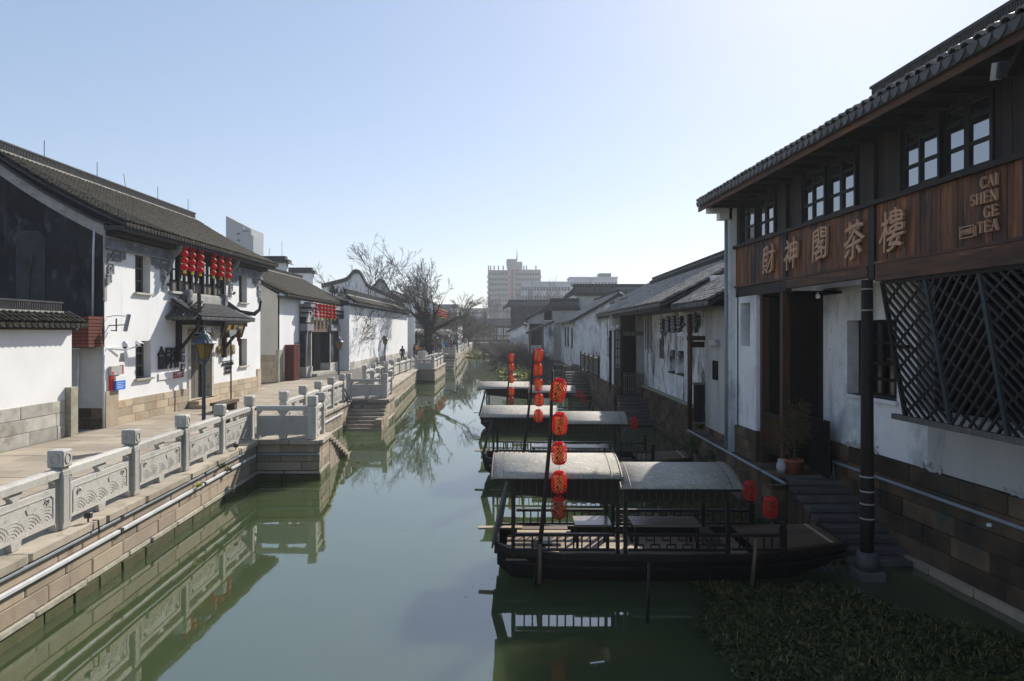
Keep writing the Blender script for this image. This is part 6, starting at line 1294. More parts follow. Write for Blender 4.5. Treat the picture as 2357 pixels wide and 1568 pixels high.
# fence on the terrace between restaurant and gabled house
tf = thing('terrace_fence', (5.5, 48, 1.4), 'weathered wooden terrace fence beyond the restaurant', 'fence')
for i in range(26): f_ = i / 25; B('picket', 'grey_wood', tf, (5.48, 43.2 + 11 * f_, 1.75), (5.53, 43.42 + 11 * f_, 2.75))
for z_ in (1.75, 2.75): B('rail', 'grey_wood', tf, (5.46, 43.1, z_), (5.58, 54.4, z_ + .09))
for i in range(5): B('post', 'dark_wood', tf, (5.42, 43.1 + i * 2.8, 1.2), (5.56, 43.25 + i * 2.8, 2.95))
tw_ = thing('bank_wall', (5.5, 52, 0), 'dark terrace wall under the wooden fence', 'quay wall'); masonry(tw_, (5.45, 62), (5.45, 42.2), -.1, [.35, .35, .35, .35, .3], 'stone_dark', .4, .6, 1.2); masonry(tw_, (5.45, 80), (5.45, 62), -.1, [.4, .4, .4], 'stone_dark', .4, .8, 1.6)
st = thing('stone_stairs', (4.6, 47, 0), 'dark steps going down beside the terrace wall', 'stairs', 'stairs')
for i in range(9): block('step', 'step_stone', st, (4.7, 50.5 - i * .5, 1.5 - .16 * i), (1.5, .52, .1), 0, .01); block('riser', 'stone_dark', st, (4.7, 50.55 - i * .5, (1.4 - .16 * i) / 2 - .05), (1.46, .48, 1.45 - .16 * i), 0, .01)
fb = thing('flower_bush', (6.0, 47, 1.6), 'bush with orange blossoms behind the terrace fence', 'bush'); scatter_leaves(fb, 'foliage', 'leaf_dry', [(6.0 + rng.gauss(0, .3), 45.5 + rng.gauss(0, .8), 2.6 + rng.gauss(0, .35)) for _ in range(30)], 500, .07, 77, .15); scatter_leaves(fb, 'blossom', 'cloth_orange', [(5.9, 44.5 + rng.gauss(0, .4), 2.7 + rng.gauss(0, .2)) for _ in range(20)], 110, .05, 78, .1)
for i, (x_, yy) in enumerate(((3.9, 58), (4.6, 55.5))):
    t = thing('barrel_stand', (x_, yy, .2), '%s dark timber stand on the landing below the gabled house' % ('left', 'right')[i], 'stand')
    for a, b in ((-.3, -.3), (.3, -.3), (-.3, .3), (.3, .3)): B('leg', 'dark_wood', t, (x_ + a - .05, yy + b - .05, -.2), (x_ + a + .05, yy + b + .05, 1.7))
    for z_ in (.6, 1.2, 1.7): B('board', 'grey_wood', t, (x_ - .4, yy - .4, z_), (x_ + .4, yy + .4, z_ + .07))
# ------------------------------------------------------------------ canopied boats (built at the origin: x stern to bow, y near to far side, z above water)
def make_boat(lower_right=.18):
    t = thing('canopy_boat', (0, 0, 0), 'boat', 'boat', 'canopied boats moored along the right bank')
    st_ = [(-.02, .66, .62, .24, .62), (.25, .80, .66, .02, .56), (1.2, .90, .72, -.15, .50), (3.4, .93, .74, -.15, .48), (4.8, .88, .66, -.12, .51), (5.6, .76, .52, .02, .55), (6.2, .64, .44, .22, .60), (6.45, .60, .42, .36, .63)]
    m = MB(); n = 6; yc = .93
    for x, w, wb, zb, zt in st_: m.v += [(x, yc - w, zt), (x, yc - (w + wb) / 2 - .02, (zt + zb) / 2 - .04), (x, yc - wb, zb), (x, yc + wb, zb), (x, yc + (w + wb) / 2 + .02, (zt + zb) / 2 - .04), (x, yc + w, zt)]
    for i in range(len(st_) - 1):
        for k in range(5): a = i * n + k; m.f.append((a, a + 1, a + n + 1, a + n))
    m.f.append(tuple(range(5, -1, -1))); m.f.append(tuple((len(st_) - 1) * n + k for k in range(6)))
    m.build('hull', 'hull_wood', t)
    for sg in (-1, 1):
        g = MB()
        for (a, b) in zip(st_, st_[1:]): g.beam((a[0], yc + sg * (a[1] - .01), a[4] - .03), (b[0], yc + sg * (b[1] - .01), b[4] - .03), .09, .11)
        g.build('gunwale', 'boat_wood', t)
        g = MB()
        for (a, b) in zip(st_[1:], st_[2:]): g.beam((a[0], yc + sg * (a[1] * .93), a[4] - .24), (b[0], yc + sg * (b[1] * .93), b[4] - .24), .04, .04)
        g.build('rubbing_strake', 'boat_wood', t)
    B('transom', 'boat_wood', t, (-.07, yc - .68, .45), (.0, yc + .68, .66))
    for i in range(8): B('floor_board', 'floor_wood', t, (.15, yc - .8 + i * .2, .36), (4.7, yc - .61 + i * .2, .39))
    for i in range(6):                                                    # bow deck planks
        y0 = -.55 + i * .19; k0 = 1.0 + (.0 if abs(y0 + .09) < .4 else 0)
        m = MB(); x0, x1 = 4.75, 6.38
        f0, f1 = .86, .59; a0, a1 = y0 / .57, (y0 + .18) / .57
        m.prism([(x0, yc + a0 * f0, .52), (x0, yc + a1 * f0, .52), (x1, yc + a1 * f1, .625), (x1, yc + a0 * f1, .625)], (0, 0, .03)); m.build('deck_plank', 'deck_wood', t)
    B('deck_edge', 'pale_plank', t, (6.15, yc - .60, .635), (6.20, yc + .60, .66)); B('bow_plank', 'boat_wood', t, (6.36, yc - .6, .56), (6.46, yc + .6, .67))
    # posts
    px = [.28, 2.18, 2.32, 4.18]; near, far = .08, 1.78
    for i, x in enumerate(px):
        for y_ in (near, far): B('pillar', 'boat_wood', t, (x - .034, y_ - .034, .45), (x + .034, y_ + .034, 1.98 - (lower_right if i > 1 else 0)))
    for y_ in (near, far):
        B('bow_post', 'boat_wood', t, (5.12, y_ - .05, .45), (5.23, y_ + .05, 1.0)); MB().lathe([(.035, 0), (.06, .03), (.06, .08), (.02, .11)], 8, (5.175, y_, 1.0)).build('finial', 'boat_wood', t)
    # roofs: arched woven mats
    for (x0, x1, zt) in ((-.12, 2.26, 1.92), (2.2, 4.42, 1.92 - lower_right)):
        m = MB(); K = 10; vs = []
        for x in (x0, (x0 + x1) / 2, x1):
            for k in range(K + 1):
                a = -1 + 2 * k / K; vs.append((x, yc + a * 1.02, zt + .24 * (1 - abs(a) ** 1.9)))
        for x in (x0, (x0 + x1) / 2, x1):
            for k in range(K + 1):
                a = -1 + 2 * k / K; vs.append((x, yc + a * 1.0, zt - .035 + .24 * (1 - abs(a) ** 1.9)))
        fs = []; N = 3 * (K + 1)
        for i in range(2):
            for k in range(K): a = i * (K + 1) + k; b = a + K + 1; fs += [(a, a + 1, b + 1, b), (N + a, N + b, N + b + 1, N + a + 1)]
        for k in range(K): a = k; fs.append((a, N + a, N + a + 1, a + 1)); a = 2 * (K + 1) + k; fs.append((a, a + 1, N + a + 1, N + a))
        for i in range(2):
            for k in (0, K): a = i * (K + 1) + k; b = a + K + 1; fs.append((a, b, N + b, N + a))
        rf = m.add(vs, fs).build('mat_roof', 'mat', t, True)
        for x in (x0 + .02, x1 - .02, x0 + .2, x1 - .2): MB().tube([(x, yc + (-1 + 2 * k / K) * 1.02, zt + .006 + .24 * (1 - abs(-1 + 2 * k / K) ** 1.9)) for k in range(K + 1)], .006 if abs(x - (x0 + x1) / 2) < (x1 - x0) / 2 - .1 else .012, 5).build('roof_batten', 'bamboo', rf)
        for y_ in (yc - 1.0, yc + 1.0): B('eave_pole', 'boat_wood', rf, (x0 + .05, y_ - .02, zt - .06), (x1 - .05, y_ + .02, zt - .02))
    # blinds
    def blind(x0, x1, ztop, zl, zr_, y_, name='blind'):
        o = MB().prism([(x0, y_, ztop), (x1, y_, ztop), (x1, y_, zr_), (x0, y_, zl)], (0, .015, 0)).build(name, 'blind', t)
        nn = int((x1 - x0) / .13)
        for i in range(nn + 1):
            f = i / nn; x = x0 + (x1 - x0) * f; MB().beam((x, y_ - .006, ztop), (x, y_ - .006, zl + (zr_ - zl) * f), .008, .008).build('blind_cord', 'bamboo', o)
        MB().beam((x0, y_ + .005, zl), (x1, y_ + .005, zr_), .035, .035).build('blind_bar', 'bamboo_dark', o)
    blind(.3, 2.2, 1.88, 1.62, 1.42, .03); zt = 1.88 - lower_right
    blind(2.34, 4.2, zt, zt - .22, zt - .22, .03); blind(2.34, 4.2, zt, zt - .35, zt - .32, 1.83); blind(.3, 2.2, 1.88, 1.7, 1.68, 1.83)
    # railings
    def balusters(x0, x1, y_, zt, zb, n_):
        B('top_rail', 'boat_wood', t, (x0, y_ - .04, zt - .05), (x1, y_ + .04, zt)); B('bottom_rail', 'boat_wood', t, (x0, y_ - .03, zb), (x1, y_ + .03, zb + .04))
        for i in range(1, n_): x = x0 + (x1 - x0) * i / n_; B('baluster', 'boat_wood', t, (x - .014, y_ - .014, zb + .03), (x + .014, y_ + .014, zt - .04))
    def fret(x0, x1, y_, zt, zb):
        B('top_rail', 'boat_wood', t, (x0, y_ - .04, zt - .05), (x1, y_ + .04, zt)); B('bottom_rail', 'boat_wood', t, (x0, y_ - .03, zb), (x1, y_ + .03, zb + .04)); h = zt - .05 - zb - .04; n_ = 6; w = (x1 - x0) / n_
        for i in range(n_):
            m = MB(); xa = x0 + i * w; z0 = zb + .04
            for a, b in (((.12, .66), (.62, .66)), ((.4, .33), (.95, .33)), ((.12, .66), (.12, 1.)), ((.62, .33), (.62, 1.)), ((.95, .0), (.95, .33)), ((.4, .0), (.4, .33))): m.beam((xa + a[0] * w, y_, z0 + a[1] * h), (xa + b[0] * w, y_, z0 + b[1] * h), .022, .022)
            m.build('fretwork', 'boat_wood', t)
    for y_ in (near, far): balusters(.33, 2.13, y_, .88, .56, 12); fret(2.37, 4.13, y_, .88, .56); balusters(4.24, 5.12, y_, .88, .58, 6)
    # tables and benches
    B('table_top', 'table_wood', t, (1.45, .62, .84), (2.15, 1.25, .88)); B('table_top', 'table_wood', t, (2.55, .62, .84), (3.85, .92, .88)); B('table_top', 'table_wood', t, (2.55, .93, .84), (3.85, 1.25, .88))
    for x in (1.5, 2.08, 2.62, 3.78):
        for y_ in (.68, 1.19): B('table_leg', 'boat_wood', t, (x - .025, y_ - .025, .38), (x + .025, y_ + .025, .84))
    for x in (.75, 3.95): B('bench', 'boat_wood', t, (x, .35, .56), (x + .26, 1.5, .60))
    B('loose_board', 'pale_plank', t, (.35, .9, .62), (1.4, 1.08, .645)); B('loose_board', 'deck_wood', t, (.4, 1.15, .62), (1.35, 1.35, .645))
    # woven screen at the stern
    MB().prism([(-.12, .08, .6), (-.12, 1.3, .6), (.2, 1.45, 1.9), (.2, .02, 1.9), (.06, .04, 1.1)], (.03, 0, .0)).build('stern_screen', 'screen', t)
    MB().beam((-.42, 1.25, .64), (.45, 1.2, .66), .14, .035).build('stern_plank', 'pale_plank', t)
    return t
boat = make_boat()
def place(o, x, y, rot, label, s_=1.): o.location = (x, y, 0); o.rotation_euler.z = R(rot); o.scale = (s_, s_, s_); o['label'] = label
b2 = copy_tree(boat); b3 = copy_tree(boat)
place(boat, -.26, 12.35, -.6, 'nearest canopied boat with its bow against the timber column')
place(b2, -.86, 21.1, -3.0, 'second canopied boat, moored behind the nearest one', 1.0)
place(b3, -1.45, 31.6, -1.5, 'third canopied boat, farthest from the camera', 1.0)

# ------------------------------------------------------------------ bamboo lanterns
def lantern_meshes():
    prof = lambda f: .138 * (1 - abs(2 * f - 1) ** 5 * .42)                  # barrel radius, f 0..1
    H = .375; m = MB()
    nstr = 16
    for sg in (-1, 1):
        for k in range(nstr):
            vs = []; n = 12
            for i in range(n + 1):
                f = i / n; a = 2 * math.pi * k / nstr + sg * f * 2.3; r = prof(f); da = .0155 / .14
                for j in (-1, 1): vs.append((math.cos(a + j * da / 2) * r, math.sin(a + j * da / 2) * r, -H / 2 + f * H))
            m.add(vs, [(2 * i, 2 * i + 1, 2 * i + 3, 2 * i + 2) for i in range(n)])
    for f0, f1 in ((0, .10), (.90, 1.0)):
        n = 20; m.add([(math.cos(6.2832 * k / n) * (prof(f) + .002), math.sin(6.2832 * k / n) * (prof(f) + .002), -H / 2 + f * H) for f in (f0, f1) for k in range(n)], [(k, (k + 1) % n, n + (k + 1) % n, n + k) for k in range(n)])
    for k in range(10):                                                      # vertical red side ribs
        pass
    body = m.mesh('lantern', 'lantern_red')
    lin = MB().lathe([(.05, -.17), (.078, -.14), (.084, 0), (.078, .14), (.05, .17)], 14).mesh('backlit_core', 'lantern_backlight', True)  # added inner cylinder, imitates the backlit middle of the lantern
    fab = MB()                                                                # red cloth on the flanks
    n = 28
    for k in range(n):
        a0, a1 = 6.2832 * k / n, 6.2832 * (k + 1) / n
        if k % 14 not in (0, 1): continue
        vs = [(math.cos(a) * (prof(f) - .004), math.sin(a) * (prof(f) - .004), -H / 2 + f * H) for f in (.06, .25, .5, .75, .94) for a in (a0, a1)]
        fab.add(vs, [(2 * i, 2 * i + 1, 2 * i + 3, 2 * i + 2) for i in range(4)])
    fab = fab.mesh('red_cloth', 'lantern_red', True)
    rim = MB(); n = 16
    for z, r in ((.192, .075),):
        rim.tube([(math.cos(6.2832 * k / n) * r, math.sin(6.2832 * k / n) * r, z) for k in range(n + 1)], .010, 5, False)
    rim = rim.mesh('rim', 'lantern_red')
    ch = MB()
    for a0 in (-1.75,):                                                   # ink characters down the cloth
        rr = random.Random(4)
        for j in range(4):
            for k in range(5):
                a = a0 + rr.uniform(-.22, .22); z = .12 - j * .08 + rr.uniform(-.028, .028); l = rr.uniform(.012, .03); v = rr.random() < .5; r = .143
                p = (math.cos(a) * r, math.sin(a) * r, z - (l if v else 0)); a2 = a + (0 if v else l / r * 1.5); q = (math.cos(a2) * r, math.sin(a2) * r, z + (l if v else 0)); ch.beam(p, q, .010, .010)
    ch = ch.mesh('ink_characters', 'ink')
    return body, lin, fab, rim, ch
LBODY, LCORE, LFAB, LRIM, LCH = lantern_meshes()
def bamboo_lantern(parent, p, s_, tilt=(0, 0), rz=0., backlit_core=True):
    mm = Matrix.Translation(p) @ Matrix.Rotation(tilt[0], 4, 'Y') @ Matrix.Rotation(tilt[1], 4, 'X') @ Matrix.Rotation(rz, 4, 'Z') @ Matrix.Scale(s_, 4)
    o = link('lantern', LBODY, parent, mm)
    for nm, me in (('backlit_core', LCORE), ('red_cloth', LFAB), ('rim', LRIM), ('ink_characters', LCH)):
        if nm == 'backlit_core' and not backlit_core: continue
        c = bpy.data.objects.new(nm, me); C.objects.link(c); c.parent = o
    return o
def pole_string(base, tip, ys, px, Y_, s_, label, plabel, tilts):
    pl = tag(MB().tube([base, Vector(base).lerp(Vector(tip), .35) + Vector((.03, 0, 0)), Vector(base).lerp(Vector(tip), .7) + Vector((.05, 0, 0)), tip], [.045, .04, .034, .022], 8).build('bamboo_pole', 'bamboo_dark', smooth=True), plabel, 'pole', 'leaning bamboo poles')
    x0 = (px - HX) / F * Y_; t = thing('lantern_string', (x0, Y_, 2), label, 'lantern string', 'lantern strings on bamboo poles')
    zs = [CZ - (y_ - HY) * Y_ / F for y_ in ys]
    MB().tube([tip, (x0, Y_, zs[0] + .2 * s_), (x0, Y_, zs[-1])], .005, 4).build('cord', 'black_metal', t)
    for i, z_ in enumerate(zs): bamboo_lantern(t, (x0 + rng.uniform(-.02, .02), Y_, z_), s_ * (1.05 if i == 0 else 1), tilts[i], rng.uniform(-.35, .35))
Y_ = 12.05
pole_string(at(1234, 1345, 12.15), at(1272, 852, Y_), (899, 976, 1044, 1111, 1169), 1287, Y_, 1.0, 'string of five red bamboo lanterns nearest the camera', 'nearest leaning bamboo pole standing in the water by the first boat', [(.18, .05), (.02, .1), (-.03, 0), (.0, 0), (.0, .05)])
pole_string((.22, 20.9, -.2), at(1229, 800, 20.8), (818, 851, 886, 921, 958), 1239, 20.8, 1.0, 'middle string of five red bamboo lanterns, by the second boat', 'middle leaning bamboo pole by the second boat', [(.15, 0), (0, .05), (.08, 0), (0, 0), (-.03, 0)])
pole_string((-.35, 31.2, -.2), at(1172, 815, 31), (824, 846.5, 872, 901.5, 923), 1176.5, 31, 1.0, 'farthest string of red bamboo lanterns, by the third boat', 'farthest leaning bamboo pole by the third boat', [(.08, 0), (0, 0), (.03, 0), (0, 0), (0, 0)])
def boat_lantern(px, py, Y_, s_, label):
    p = at(px, py, Y_); t = thing('boat_lantern', p, label, 'lantern', 'single lanterns at the bows of the boats'); bamboo_lantern(t, p, s_, backlit_core=False); 
    MB().tube([(p.x, p.y, p.z + .18), (p.x, p.y, p.z + .42 * s_)], .012, 5).build('hanger', 'bamboo', t); MB().tube([(p.x - .38 * s_, p.y, p.z + .43 * s_), (p.x + .22 * s_, p.y, p.z + .42 * s_)], .014, 5).build('cross_stick', 'bamboo', t)
boat_lantern(1773, 1168, 12.5, .98, 'red lantern at the near corner of the nearest boat bow')
boat_lantern(1727, 1130, 14.0, 1.0, 'red lantern half hidden behind the mat roof of the nearest boat')
boat_lantern(1458.5, 975, 21.3, .92, 'red lantern at the near corner of the second boat bow')
boat_lantern(1432, 962, 22.8, .85, 'red lantern at the far corner of the second boat bow')
boat_lantern(1343.5, 917, 31.8, .92, 'red lantern at the near corner of the third boat bow')
boat_lantern(1332.5, 907, 33.4, .92, 'red lantern at the far corner of the third boat bow')
def stake(a, b, r, mat, label): return tag(MB().tube([a, b], [r, r * .85], 8).build('stake', mat, smooth=True), label, 'stake')
stake(at(1243, 1343, 12.1), at(1244, 1252, 12.1), .042, 'bamboo', 'short bamboo stake beside the foot of the nearest pole')
stake(gp(1490, 1436, -.02), gp(1490, 1436, -.02) + Vector((.03, 0, .95)), .032, 'bamboo_dark', 'thin stake standing in open water before the nearest boat')
stake(at(1731, 1348, 12.15), at(1741, 1240, 12.2), .042, 'bamboo', 'pale wooden stake leaning on the side of the nearest boat')
# ------------------------------------------------------------------ floating weeds
def weed_mat(name, poly, label, seed, nleaf, nstem, ml='weed', ml2='weed_leaf', size=.055, hgt=.10, stem='weed_stem'):
    rr = random.Random(seed); xs = [p[0] for p in poly]; ys = [p[1] for p in poly]
    def inside(x, y):
        c = False; j = len(poly) - 1
        for i in range(len(poly)):
            (xi, yi), (xj, yj) = poly[i], poly[j]
            if (yi > y) != (yj > y) and x < (xj - xi) * (y - yi) / (yj - yi) + xi: c = not c
            j = i
        return c
    def rp():
        while True:
            x, y = rr.uniform(min(xs), max(xs)), rr.uniform(min(ys), max(ys))
            g_ = rr.gauss(0, .10); jx, jy = x + .35 * math.sin(y * 2.3 + x) * .6 + g_, y + .3 * math.sin(x * 3.1) + .12 * math.sin(x * 9.3) + rr.gauss(0, .08)
            if inside(jx, jy): return x, y
    o = thing(name, (xs[0], ys[0], 0), label, 'water plants'); o['kind'] = 'stuff'
    def leaves(n, mat, s0, h0, nm, flat=.5):
        V = []
        for i in range(n):
            x, y = rp(); z = .005 + h0 * rr.random() ** 1.6; a = Vector((rr.gauss(0, flat), rr.gauss(0, flat), 1)).normalized(); b = a.orthogonal().normalized(); b.rotate(Matrix.Rotation(rr.uniform(0, 6.28), 3, a)); s_ = s0 * rr.uniform(.5, 1.4); c = Vector((x, y, z)); q = a.cross(b)
            V += [c + b * s_, c + q * s_ * .6, c - b * s_, c - q * s_ * .6]
        q = link(nm, np_mesh(nm, np.array([tuple(v) for v in V]), np.arange(4 * n).reshape(n, 4), mat), o); q['kind'] = 'stuff'
    leaves(nleaf, ml, size, hgt, 'weed_bed', .6); leaves(nleaf // 5, ml2, size * 1.3, hgt * 1.3, 'weed_leaves', .5); leaves(nleaf // 60, ml2, size * 2.4, hgt * 1.6, 'broad_leaves', .35); leaves(nleaf // 25, 'leaf_dry', size * 1.5, hgt * 1.2, 'dead_leaves', .4)
    V = []
    for i in range(nstem):
        x, y = rr.choice([rp()]); a = rr.uniform(0, 6.28); l = rr.uniform(.06, .26) * size / .045; d = Vector((math.cos(a), math.sin(a), rr.uniform(.1, 1.1))) * l; s_ = Vector((-math.sin(a), math.cos(a), 0)) * .0045 * size / .055; c = Vector((x, y, .03)); m_ = c + d * .6 + Vector((0, 0, .04)); e = c + d
        V += [c - s_, c + s_, m_ + s_, m_ - s_, m_ - s_, m_ + s_, e + s_ * .4, e - s_ * .4]
    q = link('weed_stems', np_mesh('weed_stems', np.array([tuple(v) for v in V]), np.arange(8 * nstem).reshape(-1, 4), stem), o); q['kind'] = 'stuff'
    return o
G = lambda x, y: tuple(gp(x, y, 0)[:2])
weed_mat('floating_weed', [G(1612, 1352), G(1760, 1346), G(1880, 1350), G(2060, 1392), G(2200, 1440), G(2357, 1500), (9.6, 8.6), (7.6, 5.6), (4.2, 5.8), G(1690, 1600), G(1665, 1520), G(1640, 1450), G(1625, 1400)], 'dense green weed mat floating at the bottom right', 3, 120000, 2400, size=.025, hgt=.045)
weed_mat('floating_weed', [(3.4, 14.4), (5.9, 14.4), (6.05, 17.5), (5.9, 20.2), (4.6, 19.5), (3.4, 16.5)], 'weed mat between the first two boats by the bank', 4, 14000, 700, size=.036)
weed_mat('floating_weed', [G(1146, 850), G(1165, 838), G(1215, 838), G(1225, 856), G(1200, 868), G(1160, 862)], 'bright yellow green weed patch below the farthest lanterns', 5, 9000, 500, 'leaf_yellow', 'leaf', .2, .25)
weed_mat('floating_weed', [G(1150, 834), G(1170, 829), G(1212, 829), G(1215, 835)], 'thin yellow weed strip just behind the bright patch', 6, 3000, 200, 'leaf_yellow', 'leaf', .25, .25)
weed_mat('floating_weed', [G(1068, 822), G(1082, 813), G(1112, 814), G(1120, 821), G(1090, 825)], 'far green weed patch at the end of the left quay', 7, 4000, 200, 'leaf_yellow', 'leaf', .3, .3)
# small leaves and scum drifting on the water
fl_ = thing('floating_leaves', (0, 15, 0), 'scattered dry leaves and specks drifting on the open water', 'leaves'); fl_['kind'] = 'stuff'
rr = random.Random(77); V = []; nfl = 0
while nfl < 260:
    y_ = rr.uniform(8, 60); x_ = rr.gauss(-1.5, 2.6) if rr.random() < .7 else rr.uniform(-6.8, -5)
    if not (e1(y_) + .5 < x_ < 5.5): continue
    s_ = rr.uniform(.008, .028); a = rr.uniform(0, 6.28); b = Vector((math.cos(a), math.sin(a), rr.uniform(-.1, .1))) * s_; q = Vector((-math.sin(a), math.cos(a), 0)) * s_ * .45; c = Vector((x_, y_, .006))
    V += [c + b, c + q, c - b, c - q]; nfl += 1
q = link('leaf_specks', np_mesh('leaf_specks', np.array([tuple(v) for v in V]), np.arange(4 * nfl).reshape(-1, 4), 'leaf_dry'), fl_); q['kind'] = 'stuff'
# specks of litter on the water
for k, (px, py, lab) in enumerate(((1375, 1525, 'white litter strip on the dark water left of the weeds'), (1128, 931, 'dark stick floating by the third boat'))):
    p = gp(px, py, .01); t = tag(MB().beam(p - Vector((.10 + .15 * k, .02, 0)), p + Vector((.10 + .15 * k, .03, 0)), .022, .008).build('floating_litter', ('white_paint', 'dark_wood')[k]), lab, 'litter')
# ------------------------------------------------------------------ covered bridge
cb_ = thing('covered_bridge', (-6, 172, 1), 'dark covered corridor bridge closing the canal in the distance', 'bridge')
xa, xb, Yb = -12.5, 1.5, 170.
B('deck', 'stone_dark', cb_, (xa, Yb, 1.9), (xb, Yb + 4, 2.6)); tile_roof(cb_, (xa - .5, Yb - .9, 5.9), (xb + .5, Yb - .9, 5.9), (0, 1, 0), 2.9, 1.5, mat='tile_dark', col=.4, expo=.3, curve=.1, parts=0); tile_roof(cb_, (xb + .5, Yb + 4.9, 5.9), (xa - .5, Yb + 4.9, 5.9), (0, -1, 0), 2.9, 1.5, mat='tile_dark', col=.5, expo=.5, curve=.1, parts=0, eave=False, pans=False); ridge(cb_, (xa, Yb + 2, 7.35), (xb, Yb + 2, 7.35), .4, .3)
B('eave_beam', 'dark_wood', cb_, (xa, Yb - .1, 5.4), (xb, Yb + .2, 5.9))
for i in range(9):
    x = xa + .3 + i * (xb - xa - .6) / 8
    for y_ in (Yb + .1, Yb + 3.8): B('bridge_post', 'dark_wood', cb_, (x - .12, y_ - .12, 2.6), (x + .12, y_ + .12, 5.5))
    if i < 8: 
        m = MB()
        for k in range(9): m.box((x + .2 + k * .17, Yb + .05, 2.7), (x + .26 + k * .17, Yb + .1, 3.5))
        m.build('balustrade', 'dark_wood', cb_); B('bridge_rail', 'dark_wood', cb_, (x, Yb + .02, 3.5), (x + 1.7, Yb + .14, 3.62))
for x in (-9.2, -5.5, -1.8): B('pier', 'stone_dark', cb_, (x - .4, Yb + .5, -1), (x + .4, Yb + 3.5, 1.9))
# ------------------------------------------------------------------ bushes at the far right bank
def bush(p, w, h, mat, label, seed, n=520, r=.022):
    rr = random.Random(seed); t = thing('bare_bush', p, label, 'bush'); p = Vector(p); m = MB(); k2 = MB()
    for i in range(n):
        a = rr.uniform(0, 6.28); rad = w * rr.random() ** .5; b = p + Vector((math.cos(a) * rad * .6, math.sin(a) * rad * .6, 0)); d = Vector((math.cos(a) * .8 + rr.gauss(0, .5), math.sin(a) * .8 + rr.gauss(0, .5), rr.uniform(.2, 1.2))).normalized(); L = h * rr.uniform(.5, 1.2)
        q = b + d * L * .55 + Vector((0, 0, .15)); e = q + (d + Vector((rr.gauss(0, .4), rr.gauss(0, .4), -.35))).normalized() * L * .5
        (m if i % 12 == 0 else k2).tube([b, q, e], [r * (2.2 if i % 12 == 0 else 1), r, r * .6], 4 if i % 12 == 0 else 3, False)
        e2 = q + Vector((rr.gauss(0, 1), rr.gauss(0, 1), rr.gauss(.2, .6))).normalized() * L * .4; k2.tube([q, e2], [r * .8, r * .4], 3, False)
    m.build('stem', 'bark_dark', t); k2.build('twigs', mat, t); return t
for k, (px, Y_, w, h, mt, lab) in enumerate(((1190, 84, 2.4, 2.1, 'twig_red', 'dense dark red brown bush on the right bank, nearest of the thicket'), (1222, 79, 1.6, 1.9, 'twig_red', 'dark bush at the foot of the open lean-to'), (1168, 96, 2.6, 2.4, 'twig_brown', 'arching brown bush behind the nearest one'), (1205, 104, 2.8, 3.2, 'twig_brown', 'taller brown bush below the far fire wall'), (1152, 118, 3, 2.8, 'twig', 'greyish bush over the far water'), (1180, 128, 3, 3.6, 'twig_brown', 'far brown bush before the pale small house'))):
    bush(((px - HX) / F * Y_, Y_, .55), w, h, mt, lab, 90 + k)
# ------------------------------------------------------------------ distant buildings
def facade_windows(t, x0, x1, Y_, z0, z1, floors, cols, wf=.7, hf=.45, mat='window_far'):
    fh = (z1 - z0) / floors; cw = (x1 - x0) / cols
    for i in range(floors):
        for j in range(cols): B('window', mat, t, (x0 + cw * (j + .5 - wf / 2), Y_ - .12, z0 + fh * (i + .5 - hf / 2)), (x0 + cw * (j + .5 + wf / 2), Y_ - .02, z0 + fh * (i + .5 + hf / 2)))
Yh = 380.
def hx(px): return (px - HX) / F * Yh
def hz(py): return CZ - (py - HY) / F * Yh
ht = thing('hotel_tower', (hx(1180), Yh, 1.2), 'tall beige hotel block with ribbon windows and antenna', 'building')
B('left_wing', 'concrete_hotel', ht, (hx(1123), Yh, 1.2), (hx(1170), Yh + 18, hz(622))); B('right_wing', 'concrete_hotel', ht, (hx(1183), Yh + 2, 1.2), (hx(1245), Yh + 20, hz(620))); B('lift_tower', 'concrete_hotel', ht, (hx(1168), Yh - 2, 1.2), (hx(1185), Yh + 12, hz(602)))
MB().prism([(hx(1165), Yh - 3, hz(604)), (hx(1202), Yh - 3, hz(604)), (hx(1202), Yh - 3, hz(618)), (hx(1196), Yh - 3, hz(622)), (hx(1168), Yh - 3, hz(622))], (0, 14, 0)).build('top_block', 'concrete_hotel', ht); B('plant_room', 'concrete_grey', ht, (hx(1166), Yh, hz(602)), (hx(1190), Yh + 8, hz(596.5)))
B('glass_strip', 'window_far', ht, (hx(1177), Yh - 2.2, 1.2), (hx(1181), Yh - 2, hz(622)))
for k in range(8):
    z1 = hz(628 + k * 12.2); z0 = hz(634 + k * 12.2)
    for (a, b, yy, n) in ((1126, 1168, Yh, 7), (1187, 1243, Yh + 2, 9)):
        rb_ = B('window_band', 'window_far', ht, (hx(a), yy - .1, z0), (hx(b), yy, z1))
        for i in range(1, n): x = hx(a + (b - a) * i / n); B('mullion', 'concrete_hotel', rb_, (x - .18, yy - .25, z0), (x + .18, yy - .1, z1))
    for (a, b, yy) in ((1121.5, 1170, Yh), (1183, 1246.5, Yh + 2)): B('floor_band', 'concrete_hotel', ht, (hx(a), yy - .7, hz(634.3 + k * 12.2)), (hx(b), yy, hz(640 + k * 12.2)))
B('parapet_band', 'hotel_band', ht, (hx(1126), Yh - .5, hz(627)), (hx(1169), Yh, hz(623.5)))
for i, px in enumerate((1124, 1129, 1137, 1147, 1158, 1206, 1212, 1234)): MB().lathe([(.35, 0), (.35, 2.8)], 6, (hx(px), Yh + 3, hz(622))).build('roof_stub', 'concrete_grey', ht)
MB().tube([(hx(1190), Yh + 3, hz(598)), (hx(1190), Yh + 3, hz(586)), (hx(1190), Yh + 3, hz(572))], [.35, .25, .08], 5).build('antenna', 'black_metal', ht)
